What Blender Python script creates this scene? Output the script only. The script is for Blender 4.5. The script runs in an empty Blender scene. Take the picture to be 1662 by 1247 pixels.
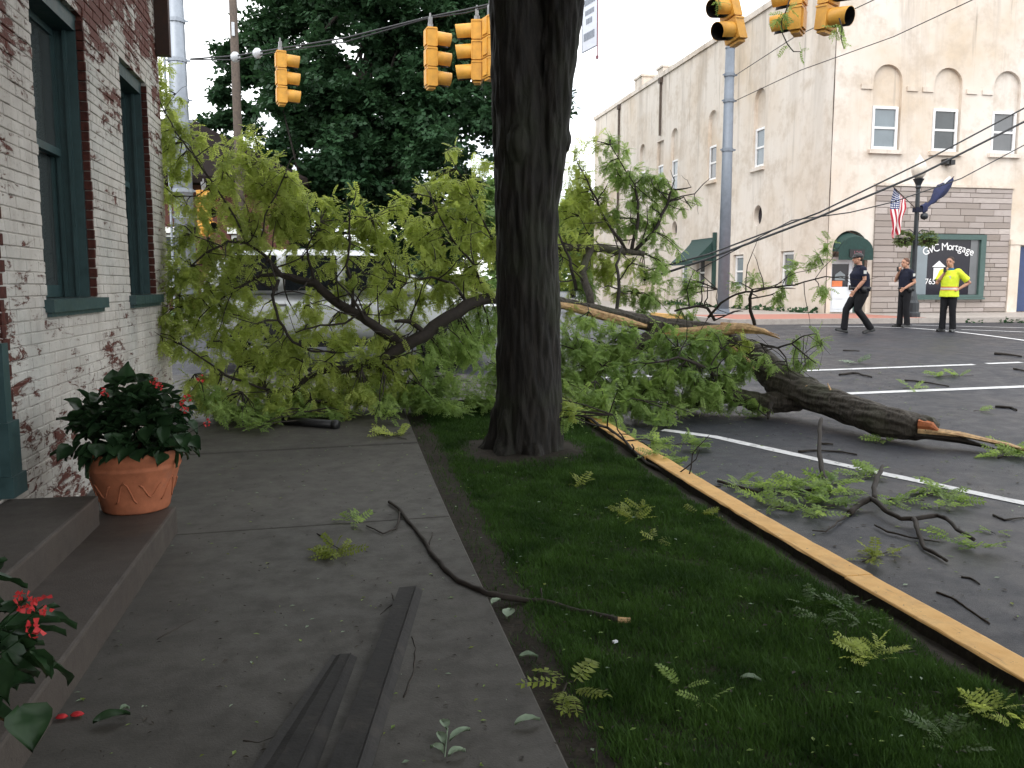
import bpy, bmesh, math, random
import numpy as np
from mathutils import Vector, Matrix, noise, geometry

random.seed(11)
RNG = np.random.default_rng(11)
scene = bpy.context.scene
COL = scene.collection
R = math.radians

# ------------------------------------------------------------------ camera
EYE = Vector((0, 0, 1.52))
YAW, PITCH, FPX = R(11.27), R(6.59), 1390.0
cam_data = bpy.data.cameras.new("camera")
cam = bpy.data.objects.new("camera", cam_data)
COL.objects.link(cam)
cam.location = EYE
cam.rotation_euler = (R(90) - PITCH, 0, -YAW)
cam_data.sensor_width = 36
cam_data.lens = FPX / 1662 * 36
cam_data.clip_start = 0.05
cam_data.clip_end = 2500
scene.camera = cam

# ------------------------------------------------------------------ world, sun, exposure
world = bpy.data.worlds.new("World")
scene.world = world
world.use_nodes = True
wn = world.node_tree
wn.nodes.clear()
w_out = wn.nodes.new("ShaderNodeOutputWorld")
w_bg = wn.nodes.new("ShaderNodeBackground")
w_sky = wn.nodes.new("ShaderNodeTexSky")
w_sky.sky_type = 'NISHITA'
w_sky.sun_disc = False
w_sky.sun_elevation = R(40)
w_sky.sun_rotation = R(215)
w_co = wn.nodes.new("ShaderNodeTexCoord")
w_map = wn.nodes.new("ShaderNodeMapping")
w_map.inputs['Scale'].default_value = (1.2, 1.2, 3.0)
w_noise = wn.nodes.new("ShaderNodeTexNoise")
w_noise.inputs['Scale'].default_value = 2.2
w_noise.inputs['Detail'].default_value = 6
w_ramp = wn.nodes.new("ShaderNodeValToRGB")
w_ramp.color_ramp.elements[0].position = 0.33
w_ramp.color_ramp.elements[0].color = (3.3, 3.9, 4.6, 1)
w_ramp.color_ramp.elements[1].position = 0.53
w_ramp.color_ramp.elements[1].color = (12.6, 12.6, 12.6, 1)
w_mix = wn.nodes.new("ShaderNodeMixRGB")
w_mix.inputs['Fac'].default_value = 0.86
wn.links.new(w_co.outputs['Generated'], w_map.inputs['Vector'])
wn.links.new(w_map.outputs['Vector'], w_noise.inputs['Vector'])
wn.links.new(w_noise.outputs['Fac'], w_ramp.inputs['Fac'])
wn.links.new(w_sky.outputs['Color'], w_mix.inputs['Color1'])
wn.links.new(w_ramp.outputs['Color'], w_mix.inputs['Color2'])
wn.links.new(w_mix.outputs['Color'], w_bg.inputs['Color'])
w_bg.inputs['Strength'].default_value = 0.1
wn.links.new(w_bg.outputs['Background'], w_out.inputs['Surface'])

sun_data = bpy.data.lights.new("sun", 'SUN')
sun = bpy.data.objects.new("sun", sun_data)
COL.objects.link(sun)
sun_data.energy = 0.6
sun_data.angle = R(40)
sun_data.color = (1.0, 0.93, 0.86)
sun.location = (-20, -30, 40)
sun.rotation_euler = (R(50), 0, R(-35))

scene.view_settings.view_transform = 'Standard'
scene.view_settings.look = 'None'
scene.view_settings.gamma = 1
scene.view_settings.use_curve_mapping = False
scene.view_settings.exposure = 1.35
scene.cycles.max_bounces = 8
scene.cycles.transparent_max_bounces = 12
scene.cycles.use_denoising = True

# ------------------------------------------------------------------ where things stand
FW = Vector((math.sin(YAW) * math.cos(PITCH), math.cos(YAW) * math.cos(PITCH), -math.sin(PITCH)))
RT = Vector((math.cos(YAW), -math.sin(YAW), 0))
UP = RT.cross(FW)


def ray(u, v):
    return FW + RT * ((u - 831) / FPX) + UP * ((623.5 - v) / FPX)


def P(u, v, d):
    return EYE + ray(u, v) * d


def PX(u, v, x):
    r = ray(u, v)
    return EYE + r * (x / r.x)


def PY(u, v, y):
    r = ray(u, v)
    return EYE + r * (y / r.y)


def PZ(u, v, z):
    r = ray(u, v)
    return EYE + r * ((z - EYE.z) / r.z)


def smooth(a, b, x):
    t = min(1.0, max(0.0, (x - a) / (b - a)))
    return t * t * (3 - 2 * t)


def gz(x, y):
    """height of the pavements: level here, rising gently to the crossing"""
    return 0.58 * smooth(4.5, 21, x * math.sin(YAW) + y * math.cos(YAW))


def rz(x, y):
    return gz(x, y) - 0.13


def G(u, v, off=0.0):
    """point of the pavement level (off 0) or road (off -0.13) seen there"""
    r = ray(u, v)
    t = 0.5
    while t < 150:
        p = EYE + r * t
        if p.z < gz(p.x, p.y) + off:
            break
        t += 0.01
    return p


# ------------------------------------------------------------------ objects
def link(o, parent=None):
    COL.objects.link(o)
    if parent is not None:
        o.parent = parent
    return o


def tag(o, label=None, cat=None, group=None, kind=None):
    if label:
        o['label'] = label
    if cat:
        o['category'] = cat
    if group:
        o['group'] = group
    if kind:
        o['kind'] = kind
    return o


def thing(name, label, cat, loc=(0, 0, 0), rz_=0.0, group=None):
    o = bpy.data.objects.new(name, None)
    o.empty_display_size = 0.2
    o.location = loc
    o.rotation_euler = (0, 0, rz_)
    link(o)
    return tag(o, label, cat, group)


def aslist(m):
    return m if isinstance(m, (list, tuple)) else [m]


class MB:
    def __init__(self):
        self.v = []
        self.f = []
        self.mi = []

    def add(self, verts, faces, mi=0):
        b = len(self.v)
        self.v.extend([tuple(x) for x in verts])
        self.f.extend([tuple(b + i for i in f) for f in faces])
        self.mi.extend([mi] * len(faces))

    def box(self, c, s, rot=None, mi=0):
        c = Vector(c)
        vs = []
        for dx in (-.5, .5):
            for dy in (-.5, .5):
                for dz in (-.5, .5):
                    p = Vector((dx * s[0], dy * s[1], dz * s[2]))
                    if rot is not None:
                        p = rot @ p
                    vs.append(c + p)
        self.add(vs, [(0, 1, 3, 2), (4, 6, 7, 5), (0, 4, 5, 1), (2, 3, 7, 6), (0, 2, 6, 4), (1, 5, 7, 3)], mi)

    def bbox(self, a, b, mi=0):
        self.box([(a[i] + b[i]) / 2 for i in range(3)], [abs(b[i] - a[i]) for i in range(3)], None, mi)

    def tube(self, pts, rad, n=8, mi=0, caps=True, jit=0.0, flat=None):
        pts = [Vector(p) for p in pts]
        k = len(pts)
        if not isinstance(rad, (list, tuple)):
            rad = [rad] * k
        vs = []
        prev = None
        for i, p in enumerate(pts):
            a = pts[max(0, i - 1)]
            b = pts[min(k - 1, i + 1)]
            t = (b - a)
            if t.length < 1e-9:
                t = Vector((0, 0, 1))
            t.normalize()
            if prev is None:
                ref = Vector((0, 0, 1)) if abs(t.z) < .9 else Vector((1, 0, 0))
                s = t.cross(ref).normalized()
            else:
                s = (prev - t * prev.dot(t))
                if s.length < 1e-6:
                    s = t.cross(Vector((0, 0, 1)))
                s.normalize()
            prev = s
            w = t.cross(s)
            for j in range(n):
                a_ = 2 * math.pi * j / n
                r = rad[i] * (1 + (random.uniform(-jit, jit) if jit else 0))
                vs.append(p + s * math.cos(a_) * r + w * math.sin(a_) * r * (flat or 1))
        fs = []
        for i in range(k - 1):
            for j in range(n):
                a_, b_ = i * n + j, i * n + (j + 1) % n
                fs.append((a_, b_, b_ + n, a_ + n))
        if caps:
            fs.append(tuple(range(n - 1, -1, -1)))
            fs.append(tuple((k - 1) * n + j for j in range(n)))
        self.add(vs, fs, mi)

    def lathe(self, prof, n=24, c=(0, 0, 0), mi=0, squash=(1, 1)):
        vs = []
        for r, z in prof:
            for j in range(n):
                a = 2 * math.pi * j / n
                vs.append((c[0] + r * math.cos(a) * squash[0], c[1] + r * math.sin(a) * squash[1], c[2] + z))
        fs = []
        for i in range(len(prof) - 1):
            for j in range(n):
                a, b = i * n + j, i * n + (j + 1) % n
                fs.append((a, b, b + n, a + n))
        if prof[0][0] > 1e-4:
            fs.append(tuple(range(n - 1, -1, -1)))
        if prof[-1][0] > 1e-4:
            fs.append(tuple((len(prof) - 1) * n + j for j in range(n)))
        self.add(vs, fs, mi)

    def quad(self, a, b, c, d, mi=0):
        self.add([a, b, c, d], [(0, 1, 2, 3)], mi)

    def prism(self, poly, origin, ax, ay, az, depth, mi=0, both=True):
        """poly (list of 2D) in plane (ax, ay), extruded by depth along az"""
        o = Vector(origin)
        n = len(poly)
        a = [o + ax * p[0] + ay * p[1] for p in poly]
        b = [p + az * depth for p in a]
        fs = [tuple(range(n)), tuple(range(2 * n - 1, n - 1, -1))] if both else [tuple(range(n))]
        for i in range(n):
            j = (i + 1) % n
            fs.append((i, i + n, j + n, j))
        self.add(a + b, fs, mi)

    def mesh(self, name, mats, smooth_=False):
        me = bpy.data.meshes.new(name)
        me.from_pydata(self.v, [], self.f)
        for m in aslist(mats):
            me.materials.append(m)
        if len(aslist(mats)) > 1:
            me.polygons.foreach_set('material_index', self.mi)
        if smooth_:
            me.polygons.foreach_set('use_smooth', [True] * len(me.polygons))
        me.update()
        return me

    def build(self, name, mats, parent=None, smooth_=False, fix=True):
        me = self.mesh(name, mats, smooth_)
        if fix:
            bm = bmesh.new()
            bm.from_mesh(me)
            bmesh.ops.recalc_face_normals(bm, faces=bm.faces)
            bm.to_mesh(me)
            bm.free()
        return link(bpy.data.objects.new(name, me), parent)


def np_mesh(name, verts, faces, mats, parent=None, mi=None, smooth_=False):
    """verts (N,3), faces (M,k) numpy with constant k"""
    me = bpy.data.meshes.new(name)
    n, (m, k) = len(verts), faces.shape
    me.vertices.add(n)
    me.vertices.foreach_set('co', np.ascontiguousarray(verts, dtype=np.float32).ravel())
    me.loops.add(m * k)
    me.loops.foreach_set('vertex_index', np.ascontiguousarray(faces, dtype=np.int32).ravel())
    me.polygons.add(m)
    me.polygons.foreach_set('loop_start', np.arange(0, m * k, k, dtype=np.int32))
    me.polygons.foreach_set('loop_total', np.full(m, k, dtype=np.int32))
    for mm in aslist(mats):
        me.materials.append(mm)
    if mi is not None:
        me.polygons.foreach_set('material_index', np.asarray(mi, dtype=np.int32))
    if smooth_:
        me.polygons.foreach_set('use_smooth', np.ones(m, dtype=bool))
    me.update(calc_edges=True)
    return link(bpy.data.objects.new(name, me), parent)


# ------------------------------------------------------------------ materials
class NT:
    def __init__(self, m):
        m.use_nodes = True
        self.t = m.node_tree
        self.t.nodes.clear()
        self.out = self.n('ShaderNodeOutputMaterial')

    def n(self, t, **kw):
        x = self.t.nodes.new(t)
        for k, v in kw.items():
            if k in x.inputs.keys():
                x.inputs[k].default_value = v
            else:
                setattr(x, k, v)
        return x

    def l(self, a, b):
        self.t.links.new(a, b)


def rgb(c):
    return (c[0], c[1], c[2], 1)


def pos(nt, scale=(1, 1, 1), obj=False):
    mp = nt.n('ShaderNodeMapping')
    mp.inputs['Scale'].default_value = scale
    if obj:
        nt.l(nt.n('ShaderNodeTexCoord').outputs['Object'], mp.inputs['Vector'])
    else:
        nt.l(nt.n('ShaderNodeNewGeometry').outputs['Position'], mp.inputs['Vector'])
    return mp.outputs['Vector']


def nz(nt, vec, scale, detail=4, rough=.55, dist=0.0):
    x = nt.n('ShaderNodeTexNoise')
    x.inputs['Scale'].default_value = scale
    x.inputs['Detail'].default_value = detail
    x.inputs['Roughness'].default_value = rough
    x.inputs['Distortion'].default_value = dist
    nt.l(vec, x.inputs['Vector'])
    return x.outputs['Fac']


def ramp(nt, fac, stops):
    r = nt.n('ShaderNodeValToRGB')
    e = r.color_ramp.elements
    while len(e) < len(stops):
        e.new(0.5)
    for i, (p_, c) in enumerate(stops):
        e[i].position = p_
        e[i].color = rgb(c) if isinstance(c, (tuple, list)) else (c, c, c, 1)
    nt.l(fac, r.inputs['Fac'])
    return r.outputs['Color']


def mixc(nt, fac, a, b, mode='MIX'):
    m = nt.n('ShaderNodeMixRGB', blend_type=mode)
    for s, x in ((m.inputs['Color1'], a), (m.inputs['Color2'], b)):
        if isinstance(x, (tuple, list)):
            s.default_value = rgb(x)
        else:
            nt.l(x, s)
    if isinstance(fac, (int, float)):
        m.inputs['Fac'].default_value = fac
    else:
        nt.l(fac, m.inputs['Fac'])
    return m.outputs['Color']


def math_(nt, op, a, b=None, clamp=False):
    m = nt.n('ShaderNodeMath', operation=op, use_clamp=clamp)
    for s, x in ((m.inputs[0], a), (m.inputs[1], b)):
        if x is None:
            continue
        if isinstance(x, (int, float)):
            s.default_value = x
        else:
            nt.l(x, s)
    return m.outputs[0]


def bsdf(nt, color, rough=.6, metal=0.0, spec=.5, bump=None, bump_d=.01, bump_s=.5):
    b = nt.n('ShaderNodeBsdfPrincipled')
    if isinstance(color, (tuple, list)):
        b.inputs['Base Color'].default_value = rgb(color)
    else:
        nt.l(color, b.inputs['Base Color'])
    if isinstance(rough, (int, float)):
        b.inputs['Roughness'].default_value = rough
    else:
        nt.l(rough, b.inputs['Roughness'])
    b.inputs['Metallic'].default_value = metal
    b.inputs['Specular IOR Level'].default_value = spec
    if bump is not None:
        bp = nt.n('ShaderNodeBump')
        bp.inputs['Distance'].default_value = bump_d
        bp.inputs['Strength'].default_value = bump_s
        nt.l(bump, bp.inputs['Height'])
        nt.l(bp.outputs['Normal'], b.inputs['Normal'])
    nt.l(b.outputs['BSDF'], nt.out.inputs['Surface'])
    return b


def plain(name, c, rough=.6, metal=0.0, var=.18, scale=9.0, spec=.5, bump=0.0, dirt=None, obj=False):
    m = bpy.data.materials.new(name)
    nt = NT(m)
    v = pos(nt, obj=obj)
    f = nz(nt, v, scale, 5, .6)
    lo = tuple(x * (1 - var) for x in c)
    hi = tuple(min(1, x * (1 + var)) for x in c)
    col = ramp(nt, f, [(.3, lo), (.7, hi)])
    if dirt:
        f2 = nz(nt, v, scale * .35, 6, .7)
        col = mixc(nt, ramp(nt, f2, [(.52, 0.0), (.7, .8)]), col, dirt)
    rr = ramp(nt, f, [(.3, max(.02, rough - .1)), (.7, min(1, rough + .1))])
    bsdf(nt, col, rr, metal, spec, f if bump else None, .01, bump)
    return m


def leafmat(name, c_lo, c_hi, trans=.45, scale=3.0, gloss=.45):
    m = bpy.data.materials.new(name)
    nt = NT(m)
    v = pos(nt)
    f = nz(nt, v, scale, 3)
    g = nz(nt, v, 31.0, 2)
    ff = math_(nt, 'ADD', math_(nt, 'MULTIPLY', f, .65), math_(nt, 'MULTIPLY', g, .35))
    col = ramp(nt, ff, [(.36, c_lo), (.62, c_hi)])
    b = nt.n('ShaderNodeBsdfPrincipled')
    nt.l(col, b.inputs['Base Color'])
    b.inputs['Roughness'].default_value = gloss
    b.inputs['Specular IOR Level'].default_value = .18
    t = nt.n('ShaderNodeBsdfTranslucent')
    nt.l(mixc(nt, .4, col, (min(1, c_hi[0] * 1.4), min(1, c_hi[1] * 1.4), c_hi[2] * .9)), t.inputs['Color'])
    mx = nt.n('ShaderNodeMixShader')
    mx.inputs['Fac'].default_value = trans
    nt.l(b.outputs[0], mx.inputs[1])
    nt.l(t.outputs[0], mx.inputs[2])
    nt.l(mx.outputs[0], nt.out.inputs['Surface'])
    return m


def glassmat(name, tint=(.02, .025, .03), trans=.55, refl=.9):
    m = bpy.data.materials.new(name)
    nt = NT(m)
    d = nt.n('ShaderNodeBsdfPrincipled')
    d.inputs['Base Color'].default_value = rgb(tint)
    d.inputs['Roughness'].default_value = .06
    d.inputs['Specular IOR Level'].default_value = refl
    t = nt.n('ShaderNodeBsdfTransparent')
    t.inputs['Color'].default_value = (.8, .85, .85, 1)
    mx = nt.n('ShaderNodeMixShader')
    mx.inputs['Fac'].default_value = trans
    nt.l(d.outputs[0], mx.inputs[1])
    nt.l(t.outputs[0], mx.inputs[2])
    nt.l(mx.outputs[0], nt.out.inputs['Surface'])
    return m


M = {}


def mk_asphalt():
    m = bpy.data.materials.new('wet_asphalt')
    nt = NT(m)
    v = pos(nt)
    fine = nz(nt, v, 160, 3, .7)
    big = nz(nt, v, .55, 5, .6)
    mid = nz(nt, v, 4.0, 5, .65)
    col = ramp(nt, fine, [(.34, (.005, .006, .010)), (.66, (.023, .026, .038))])
    wet = ramp(nt, nz(nt, v, 1.3, 6, .7, .5), [(.46, 0.0), (.62, .55)])
    col = mixc(nt, wet, col, (.010, .010, .014))
    col = mixc(nt, ramp(nt, big, [(.42, .0), (.62, .5)]), col, (.023, .026, .036))
    # a few tar-filled cracks
    vo = nt.n('ShaderNodeTexVoronoi', feature='DISTANCE_TO_EDGE')
    vo.inputs['Scale'].default_value = .22
    wv = nt.n('ShaderNodeMixRGB', blend_type='ADD')
    wv.inputs['Fac'].default_value = .35
    nt.l(v, wv.inputs['Color1'])
    nt2 = nt.n('ShaderNodeTexNoise')
    nt2.inputs['Scale'].default_value = 1.6
    nt.l(v, nt2.inputs['Vector'])
    nt.l(nt2.outputs['Color'], wv.inputs['Color2'])
    nt.l(wv.outputs['Color'], vo.inputs['Vector'])
    crack = ramp(nt, vo.outputs['Distance'], [(.0, .75), (.006, .0)])
    col = mixc(nt, crack, col, (.018, .018, .020))
    ro = math_(nt, 'ADD', ramp(nt, mid, [(.35, .36), (.65, .56)]), ramp(nt, big, [(.4, -.04), (.6, .10)]))
    bsdf(nt, col, ro, 0, .36, fine, .005, .8)
    return m


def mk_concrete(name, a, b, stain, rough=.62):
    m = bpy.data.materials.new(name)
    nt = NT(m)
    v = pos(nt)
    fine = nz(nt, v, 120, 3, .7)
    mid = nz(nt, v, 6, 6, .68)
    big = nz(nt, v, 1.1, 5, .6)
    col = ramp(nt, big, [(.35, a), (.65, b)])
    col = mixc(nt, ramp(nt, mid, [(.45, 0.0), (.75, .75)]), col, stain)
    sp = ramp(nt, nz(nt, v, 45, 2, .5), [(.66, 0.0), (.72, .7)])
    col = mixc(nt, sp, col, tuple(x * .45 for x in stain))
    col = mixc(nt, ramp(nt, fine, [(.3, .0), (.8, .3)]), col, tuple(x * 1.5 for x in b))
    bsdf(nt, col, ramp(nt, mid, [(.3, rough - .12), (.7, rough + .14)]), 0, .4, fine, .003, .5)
    return m


def mk_bark(name, a, b, moss=None, sx=1.0):
    m = bpy.data.materials.new(name)
    nt = NT(m)
    v = pos(nt, (9 * sx, 9 * sx, 1.6 * sx))
    f = nz(nt, v, 2.2, 7, .68, .6)
    v2 = pos(nt)
    g = nz(nt, v2, 40, 4, .7)
    col = ramp(nt, f, [(.32, a), (.5, tuple((x + y) / 2 for x, y in zip(a, b))), (.68, b)])
    col = mixc(nt, ramp(nt, g, [(.4, 0.0), (.8, .5)]), col, a)
    if moss:
        h = nz(nt, v2, 2.3, 5, .6)
        col = mixc(nt, ramp(nt, h, [(.48, 0.0), (.64, .55)]), col, moss)
    bsdf(nt, col, .75, 0, .3, f, .02, .9)
    return m


def mk_paintbrick():
    """white paint flaking off red brick"""
    m = bpy.data.materials.new('flaking_painted_brick')
    nt = NT(m)
    v = pos(nt)
    vs = pos(nt, (3.0, 1.0, 2.2))
    big = nz(nt, vs, 1.1, 4, .6)
    mid = nz(nt, pos(nt, (1, .75, 2.6)), 5.0, 9, .76, .7)
    fine = nz(nt, v, 60, 4, .7)
    sep = nt.n('ShaderNodeSeparateXYZ')
    nt.l(v, sep.inputs[0])
    hi = math_(nt, 'MULTIPLY', ramp(nt, math_(nt, 'DIVIDE', sep.outputs['Z'], 5.0), [(.50, .0), (.78, 1.0)]), .105)
    lo = math_(nt, 'MULTIPLY', ramp(nt, math_(nt, 'DIVIDE', sep.outputs['Z'], 5.0), [(.17, 1.0), (.29, .0)]), .035)
    near = math_(nt, 'MULTIPLY', ramp(nt, math_(nt, 'DIVIDE', sep.outputs['Y'], 12.0), [(.44, 1.0), (.60, .0)]), .03)
    k = math_(nt, 'ADD', math_(nt, 'MULTIPLY', big, .42), math_(nt, 'MULTIPLY', mid, .58))
    k = math_(nt, 'ADD', k, math_(nt, 'ADD', hi, math_(nt, 'ADD', lo, near)))
    mask = ramp(nt, k, [(.582, 0.0), (.596, 1.0)])
    paint = ramp(nt, nz(nt, v, 3, 7, .7), [(.3, (.40, .37, .33)), (.7, (.56, .53, .485))])
    grime = ramp(nt, nz(nt, pos(nt, (2, 2, .6)), 2.1, 7, .7), [(.48, 0.0), (.7, .5)])
    paint = mixc(nt, grime, paint, (.27, .24, .21))
    paint = mixc(nt, ramp(nt, nz(nt, v, 34, 4, .7), [(.60, 0.0), (.68, .6)]), paint, (.16, .12, .10))
    paint = mixc(nt, ramp(nt, nz(nt, v, 1.0, 4), [(.5, 0.0), (.68, .3)]), paint, (.32, .36, .35))
    red = ramp(nt, fine, [(.3, (.060, .020, .015)), (.7, (.145, .046, .032))])
    col = mixc(nt, mask, paint, red)
    edge = ramp(nt, k, [(.55, 0.0), (.582, .45)])
    col = mixc(nt, math_(nt, 'MULTIPLY', edge, math_(nt, 'SUBTRACT', 1.0, mask)), col, (.24, .19, .16))
    h = math_(nt, 'SUBTRACT', math_(nt, 'MULTIPLY', fine, .4), mask)
    bsdf(nt, col, .75, 0, .3, h, .004, .8)
    return m


def mk_stucco():
    m = bpy.data.materials.new('stained_cream_stucco')
    nt = NT(m)
    v = pos(nt)
    big = nz(nt, v, .28, 5, .6)
    col = ramp(nt, big, [(.35, (.58, .48, .37)), (.46, (.635, .56, .48)), (.6, (.675, .62, .56))])
    vs = pos(nt, (.8, .8, .07))
    st = nz(nt, vs, 1.0, 9, .74, .9)
    sep = nt.n('ShaderNodeSeparateXYZ')
    nt.l(v, sep.inputs[0])
    zz = math_(nt, 'DIVIDE', sep.outputs['Z'], 13.0)
    top = ramp(nt, zz, [(.55, .35), (.93, 1.0)])
    low = ramp(nt, zz, [(.04, 1.0), (.2, .25)])
    wt = math_(nt, 'MAXIMUM', top, low)
    mk = math_(nt, 'MULTIPLY', ramp(nt, st, [(.49, 0.0), (.68, .85)]), wt)
    col = mixc(nt, mk, col, (.36, .31, .26))
    pat = ramp(nt, nz(nt, v, 1.3, 6, .7), [(.48, 0.0), (.66, .6)])
    col = mixc(nt, pat, col, (.46, .38, .30))
    dk = ramp(nt, nz(nt, pos(nt, (2.5, 2.5, .12)), 1.4, 5, .6), [(.60, 0.0), (.70, .7)])
    col = mixc(nt, math_(nt, 'MULTIPLY', dk, top), col, (.20, .17, .14))
    bsdf(nt, col, .85, 0, .2, nz(nt, v, 30, 4), .006, .3)
    return m


def mk_curbpaint():
    m = bpy.data.materials.new('worn_yellow_curb_paint')
    nt = NT(m)
    v = pos(nt)
    f = nz(nt, v, 9, 6, .7)
    col = ramp(nt, f, [(.3, (.62, .34, .10)), (.7, (.74, .46, .17))])
    dirt = ramp(nt, nz(nt, v, 3.1, 7, .75), [(.50, .0), (.70, .55)])
    col = mixc(nt, dirt, col, (.36, .22, .10))
    chip = ramp(nt, nz(nt, v, 26, 6, .75), [(.645, .0), (.66, .9)])
    col = mixc(nt, chip, col, (.13, .11, .09))
    sc_ = ramp(nt, nz(nt, pos(nt, (40, 4, 4)), 1.0, 4, .6), [(.62, .0), (.68, .5)])
    col = mixc(nt, sc_, col, (.22, .15, .08))
    bsdf(nt, col, .65, 0, .3, math_(nt, 'SUBTRACT', f, chip), .004, .6)
    return m


def mk_stone():
    m = bpy.data.materials.new('cladding_stone')
    nt = NT(m)
    oi = nt.n('ShaderNodeObjectInfo')
    v = pos(nt, (1, 1, 3))
    f = nz(nt, v, 5, 6, .65)
    base = ramp(nt, oi.outputs['Random'], [(.0, (.24, .205, .18)), (.2, (.30, .26, .235)), (.5, (.335, .295, .27)), (.8, (.37, .325, .305)), (1.0, (.47, .42, .39))])
    col = mixc(nt, ramp(nt, f, [(.4, 0.0), (.75, .6)]), base, (.30, .26, .235))
    bsdf(nt, col, .8, 0, .25, f, .01, .5)
    return m


def mk_flag():
    m = bpy.data.materials.new('striped_flag_cloth')
    nt = NT(m)
    uv = nt.n('ShaderNodeUVMap')
    sep = nt.n('ShaderNodeSeparateXYZ')
    nt.l(uv.outputs['UV'], sep.inputs[0])
    s = math_(nt, 'MODULO', math_(nt, 'MULTIPLY', sep.outputs['Y'], 6.5), 1.0)
    stripe = math_(nt, 'LESS_THAN', s, .5)
    col = mixc(nt, stripe, (.78, .74, .72), (.40, .03, .05))
    inx = math_(nt, 'LESS_THAN', sep.outputs['X'], .4)
    iny = math_(nt, 'LESS_THAN', sep.outputs['Y'], .54)
    can = math_(nt, 'MULTIPLY', inx, iny)
    mp = nt.n('ShaderNodeMapping')
    mp.inputs['Scale'].default_value = (22, 15, 1)
    nt.l(uv.outputs['UV'], mp.inputs['Vector'])
    vo = nt.n('ShaderNodeTexVoronoi')
    vo.inputs['Randomness'].default_value = 0
    vo.inputs['Scale'].default_value = 1
    nt.l(mp.outputs['Vector'], vo.inputs['Vector'])
    star = math_(nt, 'LESS_THAN', vo.outputs['Distance'], .28)
    blue = mixc(nt, star, (.03, .045, .13), (.75, .75, .75))
    bsdf(nt, mixc(nt, can, col, blue), .8, 0, .2)
    return m


def mk_hivis():
    m = bpy.data.materials.new('high_visibility_cloth')
    nt = NT(m)
    tc = nt.n('ShaderNodeTexCoord')
    sep = nt.n('ShaderNodeSeparateXYZ')
    nt.l(tc.outputs['Object'], sep.inputs[0])
    f = nz(nt, tc.outputs['Object'], 14, 4)
    col = ramp(nt, f, [(.3, (.60, .72, .03)), (.7, (.74, .84, .05))])
    z = sep.outputs['Z']
    a = math_(nt, 'MULTIPLY', math_(nt, 'GREATER_THAN', z, .985), math_(nt, 'LESS_THAN', z, 1.075))
    b = math_(nt, 'MULTIPLY', math_(nt, 'GREATER_THAN', z, 1.005), math_(nt, 'LESS_THAN', z, 1.05))
    col = mixc(nt, a, col, (.62, .16, .05))
    col = mixc(nt, b, col, (.62, .60, .52))
    bsdf(nt, col, .7, 0, .3, f, .02, .4)
    return m


M['asphalt'] = mk_asphalt()
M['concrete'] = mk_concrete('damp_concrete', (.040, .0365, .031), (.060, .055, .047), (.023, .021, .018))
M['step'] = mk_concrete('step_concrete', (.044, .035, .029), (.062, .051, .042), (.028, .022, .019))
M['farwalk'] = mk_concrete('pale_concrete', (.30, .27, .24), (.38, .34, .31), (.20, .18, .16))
M['redpave'] = plain('red_brick_paving', (.36, .15, .11), .7, 0, .25, 14)
M['soil'] = plain('damp_soil', (.030, .025, .019), .9, 0, .5, 30, .2, .8)
M['curbpaint'] = mk_curbpaint()
M['linepaint'] = plain('white_line_paint', (.62, .62, .62), .6, 0, .12, 25, .4, .2, (.30, .30, .30))
M['grass'] = leafmat('grass_blade', (.012, .038, .007), (.058, .122, .022), .28, 2.8, .7)
M['bark'] = mk_bark('trunk_bark', (.004, .0035, .003), (.024, .020, .015), (.020, .025, .011))
M['limbbark'] = mk_bark('limb_bark', (.022, .018, .014), (.115, .098, .078), (.055, .062, .03), 1.6)
M['twig'] = plain('dark_twig_bark', (.030, .024, .019), .8, 0, .4, 30, .3)
M['rawwood'] = plain('torn_pale_wood', (.46, .30, .15), .7, 0, .4, 26, .3, .9, (.22, .10, .05))
M['rawred'] = plain('torn_red_heartwood', (.40, .13, .05), .75, 0, .3, 25, .3, .6)
M['leaf'] = leafmat('locust_leaf', (.20, .27, .055), (.50, .57, .16), .52, 1.9)
M['leafmid'] = leafmat('locust_leaf_green', (.13, .22, .06), (.34, .46, .14), .5, 1.9)
M['leafpale'] = leafmat('pale_leaf_underside', (.16, .22, .15), (.30, .38, .27), .2, 8)
M['leafyel'] = leafmat('yellow_leaf', (.14, .19, .035), (.26, .31, .06), .45, 8)
M['canopy'] = leafmat('canopy_leaf', (.05, .10, .02), (.09, .17, .03), .3, 1)
M['maple'] = leafmat('maple_leaf', (.016, .044, .020), (.044, .098, .044), .24, .9)
M['fartree'] = leafmat('far_tree_leaf', (.07, .13, .04), (.15, .24, .07), .4, .5)
M['brick'] = mk_paintbrick()
M['mortar'] = M['brick']
M['redbrick'] = plain('bare_red_brick', (.062, .020, .015), .85, 0, .45, 25, .2, .6)
M['teal'] = plain('dark_teal_paint', (.030, .062, .064), .45, 0, .2, 12, .4, .15)
M['glass'] = glassmat('window_glass', (.09, .105, .105), .5, 1.0)
M['glassdark'] = glassmat('shop_glass', (.018, .016, .024), .12, .35)
M['blind'] = plain('window_blind', (.60, .60, .57), .7, 0, .1, 8)
M['room'] = plain('dim_interior', (.05, .046, .042), .9, 0, .2, 3)
M['rust'] = plain('brown_painted_metal', (.045, .022, .015), .7, 0, .35, 15)
M['terracotta'] = plain('terracotta', (.36, .125, .062), .8, 0, .24, 11, .2, .4, (.20, .10, .07))
M['begonia'] = leafmat('begonia_leaf', (.009, .024, .010), (.024, .052, .020), .15, 9, .35)
M['petal'] = leafmat('red_petal', (.42, .02, .03), (.66, .07, .07), .3, 30)
M['stucco'] = mk_stucco()
M['stone'] = mk_stone()
M['white'] = plain('white_paint', (.74, .74, .74), .45, 0, .06, 6)
M['whitedoor'] = plain('white_door_paint', (.66, .70, .74), .45, 0, .06, 6)
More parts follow.
